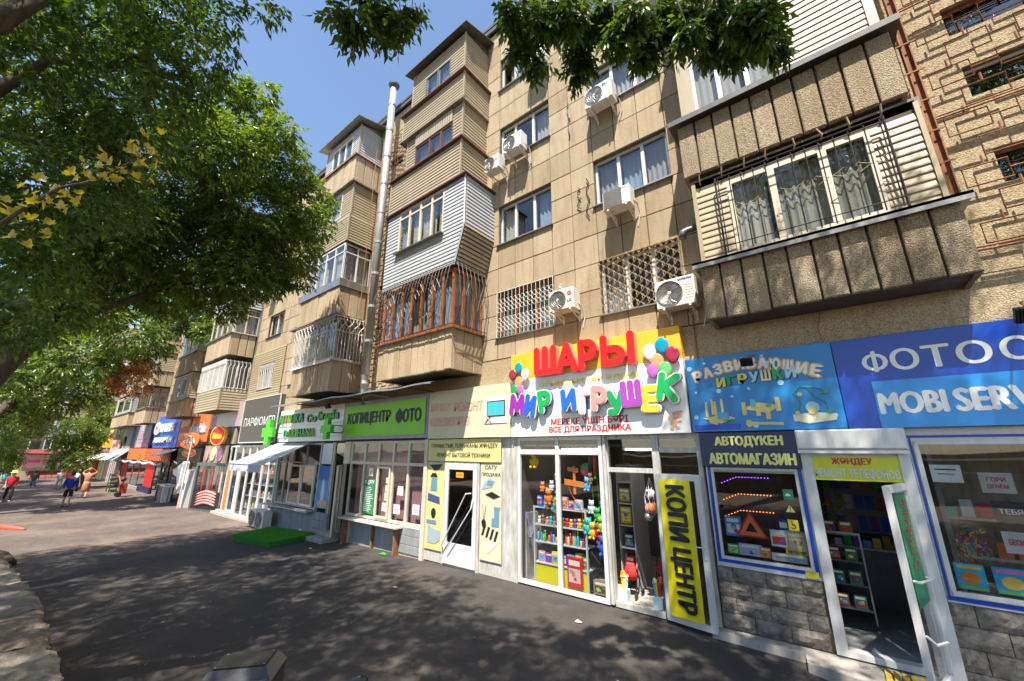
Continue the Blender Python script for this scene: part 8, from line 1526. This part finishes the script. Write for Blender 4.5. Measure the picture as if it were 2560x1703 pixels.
ob('bough', MB().tube([(-13.0, -.6, 5.0), (-12.9, .6, 6.9), (-12.4, 1.5, 7.8), (-11.9, 2.3, 8.3)], [.16, .12, .08, .05], 10), M['bark'], TB, smooth=True)
TC = tree('tree with lower drooping crown and a withered patch, in front of the far shop signs', 'tree', (-30.6, -1.6, .3), (-30.2, .3, 5.6), .3, CL_C, M['leafB'], 190, .2, 7, nmax=4, wide=.4)
leaves('withered_leaves', CL_BR, M['leafBr'], 330, .18, TC, 8)
TD = tree('small bright tree standing before the far apartment block at the end of the lane', 'tree', (-46.2, 4.9, -.7), (-46.1, 4.4, 2.0), .12, CL_D, M['leafB'], 300, .2, 9)
TE = tree('pale feathery tree rising behind the end corner of the long building', 'tree', (-69.5, 6.6, -1.3), (-69.4, 6.7, 6), .25, CL_E+[(-69.5, 7, 5.2, 1.1), (-69, 6.4, 4, 1.0), (-70, 7.4, 6.2, 1.1), (-68.5, 8, 7, 1.2), (-68.8, 8.4, 5, 1.2)], M['leafC'], 150, .26, 10)
TG = tree('round bushy green tree above the distant walkers', 'tree', (-60, 0, -1), (-59.5, .4, 2.5), .2, CL_G, M['leafB'], 170, .22, 11)
TF = tree('tall pale tree behind the round bushy tree', 'tree', (-75, 1.4, -1.4), (-75, 1.4, 6), .3, [(-75, .8, 5, 1.6), (-75, 1.6, 7, 1.7), (-74.5, 0, 8.5, 1.7), (-75, .3, 3.5, 1.4), (-75.5, 1.9, 9.3, 1.5), (-76, 2.6, 5.2, 1.3), (-76, 2.4, 7.6, 1.2)], M['leafC'], 140, .28, 12)
# tree behind the viewpoint whose hanging sprays cross the top of the view
TR = tree('near tree with dark pointed leaves hanging in sprays before the building', 'tree', (-1.4, -3.6, 1.0), (-1.5, -2.2, 5.4), .28, CL_R, M['leafA'], 9500, .09, 13, shell=.1, droop=1.6, wide=.36, nmax=0)
m = MB()
for q, pts in enumerate([[(-1.5, -2.2, 5.4), (-1.6, -.8, 6.6), (-1.75, .3, 7.0), (-2.6, 1.2, 6.9)], [(-1.5, -2.2, 5.4), (-.8, -.2, 6.8), (-.9, 1.2, 7.0), (-1.4, 2.2, 6.8)], [(-1.5, -2.2, 5.4), (0, 0, 6.9), (.1, 1.6, 6.9), (-.2, 2.4, 6.5)], [(-1.5, -2.2, 5.4), (.6, .2, 6.8), (.7, 1.8, 6.7), (.4, 2.5, 6.3)]]): m.tube(pts, [.1, .06, .035, .015], 8)
rr = random.Random(3)
for (x, y, z, r) in CL_R: m.tube([(x+rr.uniform(-.05, .05), y-.1, z+.35+r), (x, y, z+.1), (x, y, z-r*.8)], [.008, .005, .002], 4)
ob('hanging_branch', m, M['bark'], TR, smooth=True)
# overhead canopy of the same row: shades the pavement, mostly above and behind the viewpoint
groups = {}
for s in CL_S: groups.setdefault(0 if s[0] > -4 else (1 if s[0] > -10 else 2), []).append((*s, .5+.25*((s[0]*7.3+s[1]*3.1) % 1)))
rs = random.Random(31); groups[0] += [(rs.uniform(.2, 5.2), rs.uniform(1.5, 3.1), rs.uniform(10, 12.6), rs.uniform(.55, .75)) for _ in range(26)]
leaves('overhead_crown', groups[0], M['leafA'], SHD, .13, TR, 21); leaves('overhead_crown', groups[1], M['leafA'], SHD, .13, TA, 22); leaves('overhead_crown', groups[2], M['leafA'], SHD, .13, TB, 23)
rs = random.Random(17); far = [(rs.uniform(-58, -31), rs.uniform(-3.5, -.3), rs.uniform(7, 10), rs.uniform(.8, 1.1)) for _ in range(50)]
T = thing('tree', 'row of street tree crowns beyond the withered tree along the bank side of the lane', 'tree', (-36, -2, .2)); limbs(T, (-36, -2, .2), .25, far, (-36, -1.6, 5), 4, nmax=4); leaves('crown', far, M['leafA'], 150, .2, T, 24)
# yellowing maple branch close by
Ym = [(-3.23, -.28, 3.62), (-3.16, -.17, 3.83), (-3.1, -.08, 3.98), (-3.06, .05, 4.09), (-2.97, .15, 4.24), (-2.91, .25, 4.33)]
Ym = [(x*1.1, y*1.1, (z-2.6)*1.1+2.6) for x, y, z in Ym]
T = thing('maple_branch', 'yellowing lobed leaves on a thin maple branch hanging in front of the dark crown', 'branch', (-3.7, -.5, 3.3)); ob('twig', MB().tube([(-3.9, -.9, 2.9)]+Ym, [.02, .012, .01, .009, .007, .005, .003], 6), M['bark'], T)
rr = random.Random(12)
lob = [(0, 0), (-.18, .12), (-.5, .1), (-.36, .34), (-.55, .6), (-.26, .58), (-.22, .82), (0, 1.05), (.22, .82), (.26, .58), (.55, .6), (.36, .34), (.5, .1), (.18, .12)]
for k in range(95):
    t = rr.random()*(len(Ym)-1); i = int(t); p = Vector(Ym[i]).lerp(Vector(Ym[min(i+1, len(Ym)-1)]), t-i)+Vector((rr.uniform(-.1, .1), rr.uniform(-.1, .1), rr.uniform(-.15, .13))); s = rr.uniform(.04, .066)
    E_ = Matrix.Translation(p) @ Matrix.Rotation(rr.uniform(0, 6.3), 4, 'Z') @ Matrix.Rotation(rr.uniform(1.3, 2.9), 4, 'X') @ Matrix.Rotation(rr.uniform(-.5, .5), 4, 'Y')
    m = MB(); m.v = [(a*s, b*s, -.12*s*abs(a)*2) for a, b in lob]+[(0, .4*s, .05*s)]; m.f = [(i, (i+1) % 14, 14) for i in range(14)]; ob('leaf', m, M['leafY'], T, mtx=E_)
# litter on the asphalt
g_ = random.Random(8); m = MB()
for k in range(420):
    x = g_.uniform(-26, 1); y = g_.choice([g_.uniform(.9, 6.8), g_.uniform(.8, 2.2)]); a = g_.uniform(0, 6.28); s = g_.uniform(.012, .035); z = gz(x)+.006
    m.add([(x-s*math.cos(a), y-s*math.sin(a), z), (x+s*.4*math.sin(a), y-s*.4*math.cos(a), z+.004), (x+s*math.cos(a), y+s*math.sin(a), z+.002), (x-s*.4*math.sin(a), y+s*.4*math.cos(a), z+.006)], [(0, 1, 2, 3)])
ob('fallen_leaves', m, M['leafY'], kind='stuff', label='small dry fallen leaves scattered over the asphalt', cat='leaves')

# repeats share a group phrase
GP = {'air_conditioner': 'air conditioners on the building', 'tree': 'street trees', 'person': 'people walking in the lane', 'plush_toy': 'soft toys in the toy shop', 'bubble_bottle': 'bottles on the toy shop rack', 'toy_box': 'boxed goods in the shop windows', 'awning': 'awnings over the shops', 'floodlight': 'floodlights over the signs', 'slogan_card': 'slogan cards in the window', 'window_sticker': 'stickers on the auto shop glass', 'shop': 'shop fronts further along', 'goods_shelf': 'goods shelves in the perfume shop', 'medicine_shelf': 'medicine shelves in the pharmacy', 'tube_lamp': 'lit tubes in the toy shop', 'water_gun': 'water toys in the toy shop window', 'colouring_book': 'colouring books in the window', 'market_stall': 'market stalls at the lane end', 'projecting_sign': 'projecting signs', 'pharmacy_cross': 'pharmacy crosses', 'litter': 'litter on the asphalt', 'steel_lattice': 'rusty steel lattices', 'orange_fascia': 'orange fascia panels', 'toy_pram': 'toy prams', 'toy_tub': 'tubs at the toy shop threshold'}
for o in list(COL.objects):
    if o.parent is None and o.get('category') and not o.get('group'):
        st = o.name.split('.')[0]
        if st in GP: o['group'] = GP[st]
